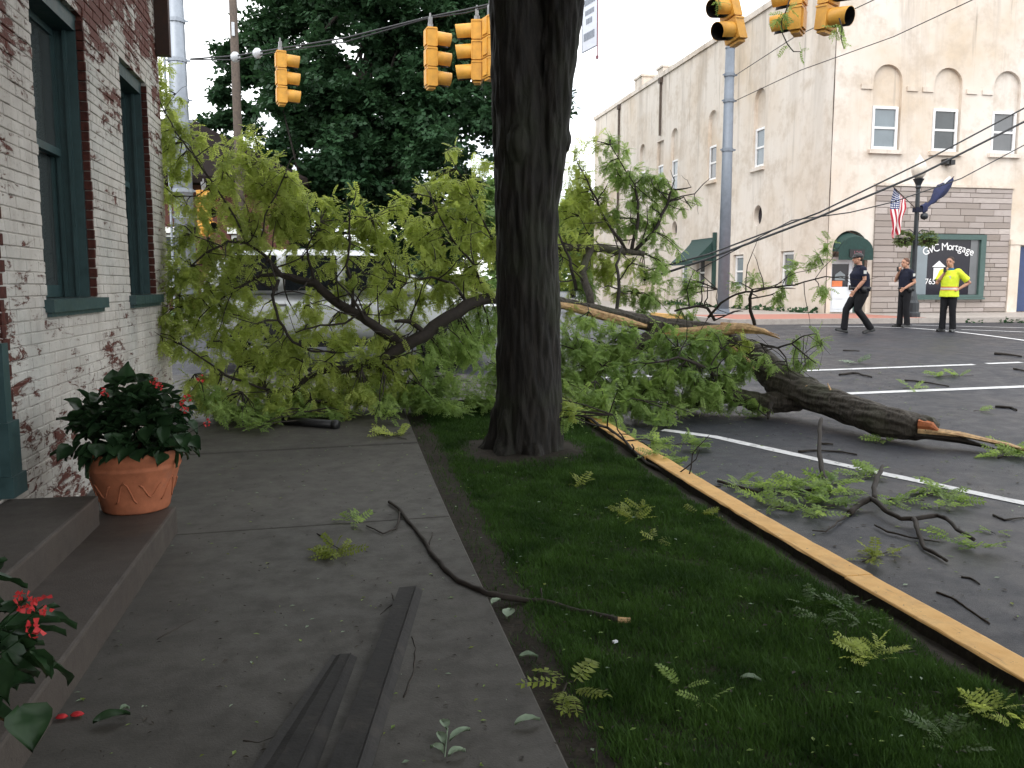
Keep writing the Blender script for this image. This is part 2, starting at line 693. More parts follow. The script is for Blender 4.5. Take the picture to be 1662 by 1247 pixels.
M['green'] = plain('green_awning_cloth', (.022, .052, .046), .75, 0, .25, 14, .3)
M['shopframe'] = plain('green_shop_frame', (.050, .095, .085), .5, 0, .15, 10)
M['galv'] = plain('galvanised_steel', (.27, .30, .34), .45, .45, .14, 5)
M['slate'] = plain('grey_painted_steel', (.16, .185, .22), .5, .2, .14, 5)
M['poleWood'] = plain('weathered_pole_wood', (.085, .065, .052), .85, 0, .35, 12)
M['sigyel'] = plain('signal_yellow_paint', (.62, .31, .045), .5, 0, .14, 7, .4, .1, (.45, .22, .05))
M['redhouse'] = plain('dark_red_brickwork', (.085, .030, .022), .85, 0, .3, 12)
M['darkbark'] = plain('dark_tree_bark', (.022, .018, .014), .9, 0, .4, 9)
M['dull'] = leafmat('dull_wet_leaf', (.035, .075, .018), (.075, .13, .035), .3, 3)
M['black'] = plain('black_plastic', (.012, .012, .013), .5, 0, .2, 10)
M['cable'] = plain('black_cable', (.02, .02, .022), .6, 0, .2, 10)
M['steel'] = plain('dull_steel', (.20, .20, .20), .4, .6, .15, 20)
M['lens'] = plain('unlit_lens', (.03, .03, .02), .15, 0, .3, 20)
M['carwhite'] = plain('car_white_paint', (.66, .68, .70), .18, 0, .03, 3, .6)
M['carglass'] = plain('car_glass', (.012, .014, .016), .06, 0, .1, 3, .8)
M['tyre'] = plain('tyre_rubber', (.014, .014, .014), .8, 0, .3, 15)
M['rim'] = plain('alloy_rim', (.30, .30, .31), .35, .7, .1, 10)
M['tail'] = plain('red_lamp_lens', (.25, .01, .01), .2, 0, .2, 10)
M['clear'] = plain('clear_lamp_lens', (.55, .57, .58), .12, 0, .1, 10)
M['navy'] = plain('navy_uniform_cloth', (.014, .016, .030), .85, 0, .3, 22, .2, .3, None, True)
M['trouser'] = plain('black_trouser_cloth', (.012, .012, .014), .85, 0, .3, 22, .2, .3, None, True)
M['shoe'] = plain('black_shoe_leather', (.010, .010, .010), .4, 0, .3, 22)
M['skin'] = plain('skin', (.46, .24, .16), .55, 0, .10, 30, .4, 0, None, True)
M['hair'] = plain('dark_brown_hair', (.035, .022, .015), .7, 0, .4, 60, .3, .4, None, True)
M['hairred'] = plain('light_brown_hair', (.11, .055, .035), .7, 0, .4, 60, .3, .4, None, True)
M['eye'] = plain('eye', (.02, .015, .012), .2, 0, .1, 10)
M['lip'] = plain('lip', (.34, .13, .10), .5, 0, .1, 10)
M['hivis'] = mk_hivis()
M['tshirt'] = plain('blue_tshirt_cloth', (.02, .12, .24), .85, 0, .2, 22)
M['badge'] = plain('silver_badge', (.55, .55, .52), .4, .3, .1, 10)
M['lampblack'] = plain('black_lamp_paint', (.016, .020, .024), .4, .1, .2, 8)
M['globe'] = plain('frosted_globe', (.62, .56, .48), .25, 0, .05, 5)
M['flag'] = mk_flag()
M['blueflag'] = plain('navy_flag_cloth', (.018, .024, .075), .8, 0, .3, 12)
M['flower_basket'] = leafmat('basket_leaf', (.06, .10, .03), (.15, .20, .07), .3, 8)
M['lettering'] = plain('white_lettering', (.80, .80, .80), .6, 0, .03, 5)
M['signwhite'] = plain('sign_white', (.62, .66, .74), .4, 0, .05, 5)
M['signgrey'] = plain('sign_faded_print', (.22, .25, .30), .5, 0, .2, 30)
M['signred'] = plain('sign_dull_red', (.22, .08, .10), .5, 0, .2, 30)
M['orange'] = plain('orange_poster', (.70, .20, .07), .6, 0, .15, 12)
M['roofdark'] = plain('dark_shingles', (.018, .014, .013), .95, 0, .35, 9, .05)
M['plank'] = plain('wet_grey_board', (.026, .025, .024), .7, 0, .4, 16, .2, .6, (.055, .049, .043))
M['greenfar'] = plain('verge_grass', (.05, .10, .025), .9, 0, .4, 9)
M['bluedoor'] = plain('blue_door_paint', (.03, .05, .13), .5, 0, .15, 8)
M['insul'] = plain('grey_insulator', (.50, .52, .55), .3, 0, .1, 8)
M['mulch'] = plain('wet_litter', (.035, .028, .020), .85, 0, .5, 60)


# ------------------------------------------------------------------ the setting: ground
def sheet(name, xs, ys, zf, mat, parent=None, kind='structure', skirt=0.0):
    vs = [(x, y, zf(x, y)) for y in ys for x in xs]
    nx, ny = len(xs), len(ys)
    fs = [(j * nx + i, j * nx + i + 1, (j + 1) * nx + i + 1, (j + 1) * nx + i) for j in range(ny - 1) for i in range(nx - 1)]
    if skirt:
        ring = [i for i in range(nx)] + [j * nx + nx - 1 for j in range(1, ny)] + \
               [(ny - 1) * nx + i for i in range(nx - 2, -1, -1)] + [j * nx for j in range(ny - 2, 0, -1)]
        b = len(vs)
        vs += [(vs[i][0], vs[i][1], vs[i][2] - skirt) for i in ring]
        n = len(ring)
        fs += [(ring[k], b + k, b + (k + 1) % n, ring[(k + 1) % n]) for k in range(n)]
    mb = MB()
    mb.add(vs, fs)
    o = mb.build(name, mat, parent, fix=bool(skirt))
    if kind and parent is None:
        o['kind'] = kind
    return o


def span(a, b, n):
    return [a + (b - a) * i / n for i in range(n + 1)]


sheet('road', [-700, -120, -40] + span(-20, 44, 64) + [60, 120, 700],
      [-700, -80, -20] + span(-10, 40, 66) + [60, 100, 250, 1500], rz, M['asphalt'])

# near block: sidewalk slabs, lawn strip, yellow curb, corner pavement
walk = sheet('sidewalk', span(-1.9, .672, 4), span(-4, 10.1, 30), lambda x, y: gz(x, y) - .03, M['soil'])
joints = [-3.4, -.6, 2.2, 5.42, 7.82, 10.05]
for k in range(len(joints) - 1):
    mb = MB()
    x0, x1 = -1.84, .68
    sk = .12 if 0 < k else 0
    nx, ny = 6, 8
    tops = []
    ch = .012

    def slab_pt(i, j, ins):
        x = x0 + (x1 - x0) * i / nx
        t = j / ny
        f = (x - x0) / (x1 - x0) - .5
        ya = joints[k] + f * (.12 if k else 0) + .006
        yb = joints[k + 1] + f * .12 - .006
        y = ya + (yb - ya) * t
        if ins:
            x = min(max(x, x0 + ch), x1 - ch)
            y = min(max(y, ya + ch), yb - ch)
        return x, y
    vs = []
    for j in range(ny + 1):
        for i in range(nx + 1):
            x, y = slab_pt(i, j, True)
            vs.append((x, y, gz(x, y) + [0, .0, .003, -.002, .004][k]))
    W = nx + 1
    fs = [(j * W + i, j * W + i + 1, (j + 1) * W + i + 1, (j + 1) * W + i) for j in range(ny) for i in range(nx)]
    ring = [(i, 0) for i in range(nx + 1)] + [(nx, j) for j in range(1, ny + 1)] + [(i, ny) for i in range(nx - 1, -1, -1)] + [(0, j) for j in range(ny - 1, 0, -1)]
    n = len(ring)
    b = len(vs)
    for i, j in ring:
        x, y = slab_pt(i, j, False)
        vs.append((x, y, gz(x, y) - ch))
    for i, j in ring:
        x, y = slab_pt(i, j, False)
        vs.append((x, y, gz(x, y) - .11))
    for q in range(n):
        a0 = ring[q][1] * W + ring[q][0]
        a1 = ring[(q + 1) % n][1] * W + ring[(q + 1) % n][0]
        fs.append((a0, b + q, b + (q + 1) % n, a1))
        fs.append((b + q, b + n + q, b + n + (q + 1) % n, b + (q + 1) % n))
    mb.add(vs, fs)
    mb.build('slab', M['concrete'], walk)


def lawn_z(x, y):
    d = -.028 - .022 * smooth(2.42, 2.53, x) - .012 * (1 - smooth(.68, .85, x))
    return gz(x, y) + d + .018 * noise.noise((x * 3.1, y * 3.1, 1.0)) + .006 * noise.noise((x * 14, y * 14, 4.0))


TREE = Vector((1.575, 7.42, 0))


def lawn_h(x, y):
    r = math.hypot(x - TREE.x, y - TREE.y)
    return lawn_z(x, y) + .05 * (1 - smooth(.3, .9, r))


sheet('lawn', span(.675, 2.555, 40), span(-3, 10.05, 150), lawn_h, M['soil'])
kerb = sheet('kerb', span(2.53, 2.68, 2), span(-4, 10.05, 30), lambda x, y: rz(x, y) - .02, M['soil'])
seg = [-2.1, .9, 3.9, 6.9, 9.85]
for k in range(4):
    mb = MB()
    ya, yb = seg[k] + .007, seg[k + 1] - .007
    n = 26
    prof = [(2.545, -.16), (2.545, -.010), (2.549, -.004), (2.556, 0), (2.692, 0), (2.708, -.006), (2.716, -.022), (2.726, -.16)]
    vs = []
    dx = [-.004, .0, .006, -.003][k]
    for j in range(n + 1):
        y = ya + (yb - ya) * j / n
        w = .006 * noise.noise((y * 1.7, k * 3.0, 2.0))
        for q, (x, z) in enumerate(prof):
            e = .009 * noise.noise((y * 9, q * 5.0, 7.0)) if q in (1, 2, 3) else .003 * noise.noise((y * 7, q * 5.0, 7.0))
            xx = x + dx + w + (e if q not in (0, 7) else 0)
            vs.append((xx, y, gz(2.6, y) + z + .012 + (e * .5 if q in (2, 3, 4, 5) else 0)))
    m_ = len(prof)
    fs = [(j * m_ + q, j * m_ + q + 1, (j + 1) * m_ + q + 1, (j + 1) * m_ + q) for j in range(n) for q in range(m_ - 1)]
    fs += [tuple(range(m_)), tuple(n * m_ + q for q in range(m_ - 1, -1, -1))]
    mb.add(vs, fs)
    mb.mi = [1 if (i % (m_ - 1) == 0 and i < n * (m_ - 1)) else 0 for i in range(len(fs))]
    mb.build('curb_stone', [M['curbpaint'], M['soil']], kerb, fix=False)

# corner pavement with a rounded corner
mb = MB()
arc = [(2.7 - 2.9 + 2.9 * math.cos(R(a)), 9.9 + 2.9 * math.sin(R(a))) for a in range(0, 91, 10)]
poly = [(-30, 10.09)] + [(2.70, 10.09)] + arc[1:] + [(-30, 12.8)]
bmx = bmesh.new()
vsx = [bmx.verts.new((x, y, 0)) for x, y in poly]
bmx.faces.new(vsx)
bmesh.ops.triangulate(bmx, faces=bmx.faces)
bmesh.ops.subdivide_edges(bmx, edges=bmx.edges, cuts=5, use_grid_fill=True)
for v in bmx.verts:
    v.co.z = gz(v.co.x, v.co.y) - .006
ext = bmesh.ops.extrude_face_region(bmx, geom=bmx.faces[:])
for e in ext['geom']:
    if isinstance(e, bmesh.types.BMVert):
        e.co.z -= .14
bmesh.ops.recalc_face_normals(bmx, faces=bmx.faces)
mex = bpy.data.meshes.new('corner_pavement')
bmx.to_mesh(mex)
bmx.free()
mex.materials.append(M['concrete'])
tag(link(bpy.data.objects.new('corner_pavement', mex)), kind='structure')

# far blocks
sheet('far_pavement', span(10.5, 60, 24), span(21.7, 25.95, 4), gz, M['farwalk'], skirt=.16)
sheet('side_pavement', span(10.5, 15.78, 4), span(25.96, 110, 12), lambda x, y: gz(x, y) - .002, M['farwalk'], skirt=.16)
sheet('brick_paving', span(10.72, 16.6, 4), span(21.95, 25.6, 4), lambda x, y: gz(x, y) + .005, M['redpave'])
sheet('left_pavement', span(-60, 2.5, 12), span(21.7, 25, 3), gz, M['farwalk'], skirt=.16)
sheet('verge', span(-60, 2.5, 12), span(25.01, 140, 8), lambda x, y: gz(x, y) - .01, M['greenfar'])
fk = sheet('far_kerb', [10.2, 10.4], [21.4, 21.5], lambda x, y: rz(x, y) - .03, M['farwalk'])
mb = MB()
for k, (x0, x1) in enumerate([(10.34, 13.0), (13.0, 16.0), (16.0, 19), (19, 22), (22, 25), (25, 28)]):
    mb = MB()
    mb.bbox((x0 + .006, 21.52, .40), (x1 - .006, 21.697, .594))
    mb.build('curb_stone', M['farwalk'], fk)
for k in range(4):
    mb = MB()
    mb.bbox((10.32, 21.71 + k * 3, .40), (10.497, 24.70 + k * 3, .592))
    mb.build('curb_stone', M['curbpaint'] if k == 1 else M['farwalk'], fk)


def stripe(pts, w, name='road_marking'):
    """painted line through ground points, width w, laid 5 mm above the road"""
    mb = MB()
    pts = [Vector((p[0], p[1], 0)) for p in pts]
    dense = []
    for a, b in zip(pts[:-1], pts[1:]):
        n = max(2, int((b - a).length / .12))
        dense += [a.lerp(b, i / n) for i in range(n)]
    dense.append(pts[-1])
    L, Rr = [], []
    for i, p in enumerate(dense):
        t = (dense[min(i + 1, len(dense) - 1)] - dense[max(0, i - 1)]).normalized()
        s = Vector((-t.y, t.x, 0))
        j1 = .010 * noise.noise((p.x * 6, p.y * 6, 1)) + .006 * noise.noise((p.x * 25, p.y * 25, 1))
        j2 = .010 * noise.noise((p.x * 6, p.y * 6, 9)) + .006 * noise.noise((p.x * 25, p.y * 25, 9))
        for lst, q in ((L, p + s * (w / 2 + j1)), (Rr, p - s * (w / 2 + j2))):
            q.z = max(rz(q.x, q.y), 0 * q.x + rz(q.x, q.y)) + .006
            lst.append(q)
    n = len(dense)
    mb.add(L + Rr, [(i, i + 1, n + i + 1, n + i) for i in range(n - 1)])
    return tag(mb.build(name, M['linepaint'], fix=False), kind='structure')


def G2(u, v):
    p = G(u, v, -.13)
    return (p.x, p.y)


stripe([(3.35, 8.55), G2(1160, 710), G2(1662, 818), (6.6, 2.9)], .115)
stripe([(3.5, 10.06), (6.44, 10.2), (9.31, 10.22), (11, 10.25)], .15)
stripe([(3.6, 12.1), (6.9, 12.14), (10.15, 12.22)], .12)
stripe([(10.42, 12.26), (11.1, 12.28)], .12)
stripe([G2(1300, 530), G2(1400, 530.5), G2(1480, 533), G2(1560, 540), G2(1662, 553), (13.6, 12.5)], .13)
stripe([G2(1480, 528), G2(1662, 532.6)], .13)
stripe([G2(1560, 535.5), G2(1662, 539.5)], .11)


# ------------------------------------------------------------------ walls with openings
def rect(u0, v0, u1, v1):
    return [(u0, v0), (u1, v0), (u1, v1), (u0, v1)]


def arched(u0, v0, u1, v1, n=12):
    """v1 is the crown of a round arch"""
    r = (u1 - u0) / 2
    cy = v1 - r
    return [(u0, v0), (u1, v0)] + [((u0 + u1) / 2 + r * math.cos(math.pi * i / n), cy + r * math.sin(math.pi * i / n)) for i in range(n + 1)]


def circle(u, v, ru, rv, n=20):
    return [(u + ru * math.cos(2 * math.pi * i / n), v + rv * math.sin(2 * math.pi * i / n)) for i in range(n)]


def holed_wall(mb, o, ax, ay, inward, outer, holes, mi=0):
    """holes: (polygon, depth, closed-at-the-back)"""
    o = Vector(o)

    def p3(p, d=0.0):
        return o + ax * p[0] + ay * p[1] + inward * d
    loops = [[Vector((p[0], p[1], 0)) for p in outer]] + [[Vector((p[0], p[1], 0)) for p in h[0]] for h in holes]
    tris = geometry.tessellate_polygon(loops)
    flat = [p for l in loops for p in l]
    mb.add([p3(p) for p in flat], [tuple(t) for t in tris], mi)
    for poly, depth, closed in holes:
        n = len(poly)
        vs = [p3(p) for p in poly] + [p3(p, depth) for p in poly]
        fs = [(i, (i + 1) % n, n + (i + 1) % n, n + i) for i in range(n)]
        mb.add(vs, fs, mi)
        if closed:
            mb.add([p3(p, depth) for p in poly], [tuple(range(n))], mi)


# ------------------------------------------------------------------ painted brick building on the left
WX = -1.85
wins = [(6.02, 7.20, 1.43, 3.52), (8.27, 9.36, 1.43, 3.52)]
door = (3.70, 5.22, .34, 3.3)
Z1 = 8.2
bb = thing('brick_building', 'red brick building whose white paint is flaking off, with tall teal windows', 'building', (-1.9, 7, 0))


def put(o, parent):
    """parent without moving"""
    o.parent = parent
    o.matrix_parent_inverse = Matrix.Translation(-Vector(parent.location)) if not parent.parent else Matrix.Identity(4)
    return o


mb = MB()
Yv, Zv, Xv = Vector((0, 1, 0)), Vector((0, 0, 1)), Vector((1, 0, 0))
holed_wall(mb, (WX - .009, 0, 0), Yv, Zv, -Xv, rect(-12, -.2, 10.02, Z1),
           [(rect(w[0], w[2] - .02, w[1], w[3]), .34, False) for w in wins] + [(rect(door[0], door[2], door[1], door[3]), .4, False)])
mb.quad((WX - .012, 10.02, -.2), (-16, 10.02, -.2), (-16, 10.02, Z1), (WX - .012, 10.02, Z1))
mb.quad((-16, -12, -.2), (WX - .012, -12, -.2), (WX - .012, -12, Z1), (-16, -12, Z1))
mb.quad((-16, -12, -.2), (-16, 10.02, -.2), (-16, 10.02, Z1), (-16, -12, Z1))
put(mb.build('wall', M['mortar'], fix=False), bb)
mb = MB()
mb.bbox((-16.3, -12.3, Z1 + .002), (WX + .25, 10.3, Z1 + .25))
put(mb.build('roof', M['roofdark']), bb)
mb = MB()
mb.bbox((-3.3, -6, 0.1), (-3.25, 9.9, 4.2))
mb.bbox((-3.25, -6, 0.1), (-2.24, 9.9, .12))
mb.bbox((-3.25, -6, 4.2), (-2.24, 9.9, 4.22))
put(mb.build('room_lining', M['room']), bb)


def brick_mesh(y0, y1, z0, z1, xf):
    c = .0045
    j = [random.uniform(-.002, .002) for _ in range(8)]
    f = [(xf + j[0], y0 + c, z0 + c), (xf + j[1], y1 - c, z0 + c), (xf + j[2], y1 - c, z1 - c), (xf + j[3], y0 + c, z1 - c)]
    m_ = [(xf - c, y0 + j[4], z0), (xf - c, y1 + j[5], z0), (xf - c, y1 + j[6], z1), (xf - c, y0 + j[7], z1)]
    b = [(xf - .055, y0, z0), (xf - .055, y1, z0), (xf - .055, y1, z1), (xf - .055, y0, z1)]
    fs = [(0, 1, 2, 3)]
    for q in range(4):
        r = (q + 1) % 4
        fs.append((4 + q, 4 + r, r, q))
        fs.append((8 + q, 8 + r, 4 + r, 4 + q))
    return f + m_ + b, fs


opens = wins + [door]
bricks = []
course, bl = .0735, .212
k = 0
z = -.02
while z < 5.6:
    off = (0 if k % 2 else bl / 2)
    head = (k % 7 == 3)
    L = bl / 2 if head else bl
    y = 2.4 - off * (.5 if head else 1)
    while y < 10.02:
        a, b = y + .003, min(y + L - .003, 10.02)
        segs = [(a, b)]
        for (o0, o1, oz0, oz1) in opens:
            if z + course > oz0 - .03 and z < oz1:
                ns = []
                for s0, s1 in segs:
                    if s1 <= o0 or s0 >= o1:
                        ns.append((s0, s1))
                    else:
                        if s0 < o0:
                            ns.append((s0, o0))
                        if s1 > o1:
                            ns.append((o1, s1))
                segs = ns
        for s0, s1 in segs:
            if s1 - s0 > .02:
                bricks.append((s0, s1, z + .003, z + course - .003))
        y += L
    z += course
    k += 1
vis = [b for b in bricks if b[0] > 5.2 and .3 < b[2] < 4.1]
vis.sort(key=lambda b: (b[0] ** 2 + 3.4 + (b[2] - 1.5) ** 2))
single = set(vis[:300])
joined = MB()
for b in bricks:
    xf = WX + random.uniform(-.003, .003)
    if b in single:
        mb = MB()
        mb.add(*brick_mesh(*b, xf))
        put(mb.build('brick', M['brick']), bb)
    else:
        joined.add(*brick_mesh(*b, xf))
o = put(joined.build('brickwork', M['brick']), bb)
o['kind'] = 'stuff'
mb = MB()   # upper wall, above the picture
mb.bbox((WX - .05, -12, 5.62), (WX - .001, 10.02, Z1 - .002))
mb.bbox((WX - .05, -12, -.02), (WX - .001, 2.28, 5.6))
put(mb.build('upper_wall', M['brick']), bb)

for wi, (y0, y1, z0, z1) in enumerate(wins):
    xo, xi = WX - .05, WX - .29
    fr = MB()
    t = .045
    # deep casing set back behind a bare brick reveal
    fr.bbox((xo, y1 - t, z0), (xi, y1 - .002, z1 - .002))
    fr.bbox((xo, y0 + .002, z0), (xi, y0 + t, z1 - .002))
    fr.bbox((xo, y0 + t, z1 - .12), (xi, y1 - t, z1 - .002))
    fr.bbox((xo - .06, y1 - t - .03, z0), (xo - .085, y1 - t + .001, z1 - .12))
    fr.bbox((xo - .14, y1 - t - .022, z0), (xo - .17, y1 - t + .001, z1 - .12))
    frame = put(fr.build('window', M['teal']), bb)
    zm = z0 + (z1 - z0) * .5

    def sub(mb, name, mat, kind=None):
        o_ = mb.build(name, mat)
        o_.parent = frame
        if kind:
            o_['kind'] = kind
        return o_
    xs = xi + .06
    ya, yb = y0 + t, y1 - t
    up_ = MB()
    up_.bbox((xs, ya, zm), (xs + .035, ya + .05, z1 - .12))
    up_.bbox((xs, yb - .05, zm), (xs + .035, yb, z1 - .12))
    up_.bbox((xs, ya + .05, z1 - .17), (xs + .035, yb - .05, z1 - .12))
    up_.bbox((xs, ya + .05, zm), (xs + .05, yb - .05, zm + .055))
    if wi == 0:
        up_.bbox((xs + .003, (ya + yb) / 2 - .015, zm + .055), (xs + .032, (ya + yb) / 2 + .015, z1 - .17))
    sub(up_, 'upper_sash', M['teal'])
    xl = xs - .042
    lo_ = MB()
    lo_.bbox((xl, ya, z0 + .002), (xl + .035, ya + .05, zm - .002))
    lo_.bbox((xl, yb - .05, z0 + .002), (xl + .035, yb, zm - .002))
    lo_.bbox((xl, ya + .05, z0 + .002), (xl + .035, yb - .05, z0 + .09))
    sub(lo_, 'lower_sash', M['teal'])
    g = MB()
    g.bbox((xs + .012, ya + .05, zm + .055), (xs + .017, yb - .05, z1 - .17))
    sub(g, 'pane', M['glass'])
    g = MB()
    g.bbox((xl + .012, ya + .05, z0 + .09), (xl + .017, yb - .05, zm - .004))
    sub(g, 'pane', M['glass'])
    bl_ = MB()
    nsl = 40
    for q in range(nsl):
        zz = z0 + .45 + (z1 - .25 - z0 - .45) * q / nsl
        bl_.box((xl - .06, (ya + yb) / 2, zz), (.004, yb - ya - .05, .036), Matrix.Rotation(R(25), 3, 'Y'))
    sub(bl_, 'blind', M['blind'], 'stuff')
    s = MB()
    s.bbox((xi, y0 - .06, z0 - .085), (WX + .055, y1 + .10, z0 - .004))
    s.bbox((xi, y0 - .03, z0 - .115), (WX + .03, y1 + .06, z0 - .086))
    sub(s, 'sill', M['teal'])
    # bare brick reveal on the far jamb
    for q in range(int((z1 - z0) / course)):
        zz = z0 + q * course
        rb = MB()
        rb.box((WX - .026 + random.uniform(-.004, .004), y1 - .008 + random.uniform(-.002, .004), zz + course / 2), (.052, .03, course - .008))
        put(rb.build('brick', M['redbrick']), bb)
    # lintel course on top

# doorway at the left edge: teal casing with a plinth
dr = MB()
dr.bbox((WX - .16, door[1] - .16, door[2]), (WX - .02, door[1] - .002, door[3] - .002))
dr.bbox((WX - .16, door[0] + .002, door[2]), (WX - .02, door[0] + .16, door[3] - .002))
dr.bbox((WX - .16, door[0] + .16, door[3] - .2), (WX - .02, door[1] - .16, door[3] - .002))
fo = put(dr.build('door_frame', M['teal']), bb)
pl = MB()
pl.bbox((WX - .02, door[1] - .12, door[2] + .002), (WX + .05, door[1] + .09, door[2] + .12))
pl.bbox((WX - .02, door[1] - .10, door[2] + .12), (WX + .035, door[1] + .07, door[2] + .42))
pl.bbox((WX - .02, door[1] - .07, door[2] + .42), (WX + .02, door[1] + .02, 1.2))
o = pl.build('plinth', M['teal'])
o.parent = fo
dd = MB()
dd.bbox((WX - .22, door[0] + .16, door[2]), (WX - .17, door[1] - .16, door[3] - .2))
put(dd.build('door', M['teal']), bb)
for q in range(int((door[3] - door[2]) / course)):
    rb = MB()
    zz = door[2] + q * course
    rb.bbox((WX - .05, door[1] - .0, zz + .004), (WX + .004, door[1] + (.10 if q % 2 else .055), zz + course - .004))
    put(rb.build('brick', M['redbrick']), bb)
ds = MB()
ds.bbox((WX + .002, 9.90, 3.93), (WX + .14, 10.0, Z1 - .003))
put(ds.build('downspout', M['rust']), bb)

# concrete steps at the doorway
st = thing('entrance_steps', 'two worn concrete steps along the foot of the painted brick wall', 'steps', (-1.4, 4, 0))


def bevel_box(name, a, b, mat, parent, bev=.015, cuts=0):
    bm = bmesh.new()
    bmesh.ops.create_cube(bm, size=1)
    for v in bm.verts:
        v.co = Vector([(a[i] + b[i]) / 2 + v.co[i] * (b[i] - a[i]) for i in range(3)])
    bmesh.ops.bevel(bm, geom=bm.edges[:], offset=bev, segments=2, affect='EDGES', profile=.6)
    me = bpy.data.meshes.new(name)
    bm.to_mesh(me)
    bm.free()
    me.materials.append(mat)
    o_ = link(bpy.data.objects.new(name, me))
    if parent:
        put(o_, parent)
    return o_


stepend = PZ(160, 802, .34)
bevel_box('lower_step', (WX + .004, .4, -.02), (-1.02, 5.47, .165), M['step'], st, .014)
bevel_box('landing', (WX + .004, .4, .15), (stepend.x, stepend.y, .335), M['step'], st, .014)

# ------------------------------------------------------------------ cream corner building across the street
BX, BY, BZ, BT = 15.8, 26.0, .5, 11.7
cb = thing('corner_building', 'large cream stucco corner building with stained walls and arched blind windows', 'building', (22, 40, .5))
mb = MB()
side_w = [(y, 1.0) for y in ()]
side = []          # holes of the west wall, u = Y
win_side = []      # (y0, y1, z0, z1)
for y0, y1, crown in [(30.62, 31.52, 8.95), (34.85, 35.75, 8.95), (39.15, 40.05, 8.95), (43.6, 44.5, 8.9)]:
    side.append((arched(y0, 5.98, y1, crown), .14, True))
    win_side.append((y0 + .05, y1 - .05, 6.02, 7.48))
side.append((rect(41.0, 5.98, 41.9, 8.65), .14, True))
win_side.append((41.05, 41.85, 6.02, 7.48))
for y in (30.95, 39.4):
    side.append((circle(y, 4.17, .34, .40), .25, True))
for y0, y1 in ((28.15, 29.1), (32.05, 32.95), (35.75, 36.6), (37.7, 38.5)):
    side.append((rect(y0, 1.40, y1, 2.74), .16, True))
    win_side.append((y0 + .04, y1 - .04, 1.44, 2.70))
holed_wall(mb, (BX, 0, 0), Yv, Zv, Xv, [(BY, .2), (52.8, .2), (52.8, BT), (BY, BT)], side)
front = []
win_front = []
for x0, x1 in ((17.22, 18.14), (19.46, 20.38), (21.72, 22.64), (24.0, 24.92), (26.3, 27.2)):
    front.append((arched(x0 - .02, 5.95, x1 + .12, 8.68), .12, True))
    win_front.append((x0 + .03, x1 + .05, 5.98, 7.36))
front.append((arched(15.98, .47, 17.28, 3.32), .30, True))
front.append((rect(23.1, .47, 24.4, 2.9), .25, True))
holed_wall(mb, (0, BY, 0), Xv, Zv, Yv, [(BX, .2), (32, .2), (32, BT), (BX, BT)], front)
mb.quad((32, BY, .2), (32, 52.8, .2), (32, 52.8, BT), (32, BY, BT))
mb.quad((BX, 52.8, .2), (32, 52.8, .2), (32, 52.8, BT), (BX, 52.8, BT))
mb.quad((BX, BY, BT), (32, BY, BT), (32, 52.8, BT), (BX, 52.8, BT))
put(mb.build('wall', M['stucco'], fix=False), cb)
mb = MB()
mb.bbox((BX - .07, BY - .07, BT + .003), (BX + .35, 52.9, BT + .22))
mb.bbox((BX + .352, BY - .07, BT + .003), (32.1, BY + .3, BT + .22))
put(mb.build('parapet_coping', M['stucco']), cb)
for yy, zz, w in ((44.9, .5, 1.1), (41.7, .25, .8)):
    mb = MB()
    mb.bbox((BX + .0, yy - w / 2, BT + .224), (BX + .9, yy + w / 2, BT + .224 + zz))
    mb.bbox((BX - .05, yy - w / 2 - .06, BT + .226 + zz), (BX + .95, yy + w / 2 + .06, BT + .34 + zz))
    put(mb.build('chimney', M['stucco']), cb)
# downpipes on the west wall
for yy, zb in ((41.4, 8.9), (47.9, 4.0)):
    mb = MB()
    mb.tube([(BX - .07, yy, BT - .02), (BX - .07, yy, zb)], .06, 8)
    mb.bbox((BX - .16, yy - .12, BT - .28), (BX - .012, yy + .12, BT - .03))
    put(mb.build('downpipe', M['poleWood']), cb)
mb = MB()
mb.tube([(BX - .004, BY - .004, .6 + i * 1.0) for i in range(12)], [random.uniform(.004, .022) for i in range(12)], 6)
put(mb.build('corner_seam', M['poleWood']), cb)
for y in (30.95, 39.4):
    mb = MB()
    mb.prism(circle(y, 4.17, .335, .395), (BX + .20, 0, 0), Yv, Zv, Xv, .03)
    put(mb.build('round_window', M['paneB'] if 'paneB' in M else M['glassdark']), cb)


def sash_window(parent, o, ax, ay, inward, u0, u1, v0, v1, depth, glass, sill=True, blind=.0):
    o = Vector(o) + inward * depth
    out = -inward

    def bar(mb, a0, b0, a1, b1, t0, t1):
        mb.prism(rect(a0, b0, a1, b1), o + out * t0, ax, ay, out, t1 - t0)
    w = .085
    f = MB()
    bar(f, u0, v0, u0 + w, v1, .004, .075)
    bar(f, u1 - w, v0, u1, v1, .004, .075)
    bar(f, u0 + w, v1 - w, u1 - w, v1, .004, .075)
    bar(f, u0 + w, v0, u1 - w, v0 + w, .004, .075)
    vm = (v0 + v1) / 2
    bar(f, u0 + w, vm - .035, u1 - w, vm + .035, .004, .062)
    fr_ = put(f.build('window', M['white']), parent)
    for a, b in ((v0 + w, vm - .035), (vm + .035, v1 - w)):
        g = MB()
        bar(g, u0 + w, a, u1 - w, b, .012, .024)
        q = g.build('pane', glass)
        q.parent = fr_
    if sill:
        s = MB()
        bar(s, u0 - .14, v0 - .16, u1 + .14, v0 - .03, -.0 + depth + .003 - .10, depth + .12)
        q = s.build('sill', M['stucco'])
        q.parent = fr_
    return fr_


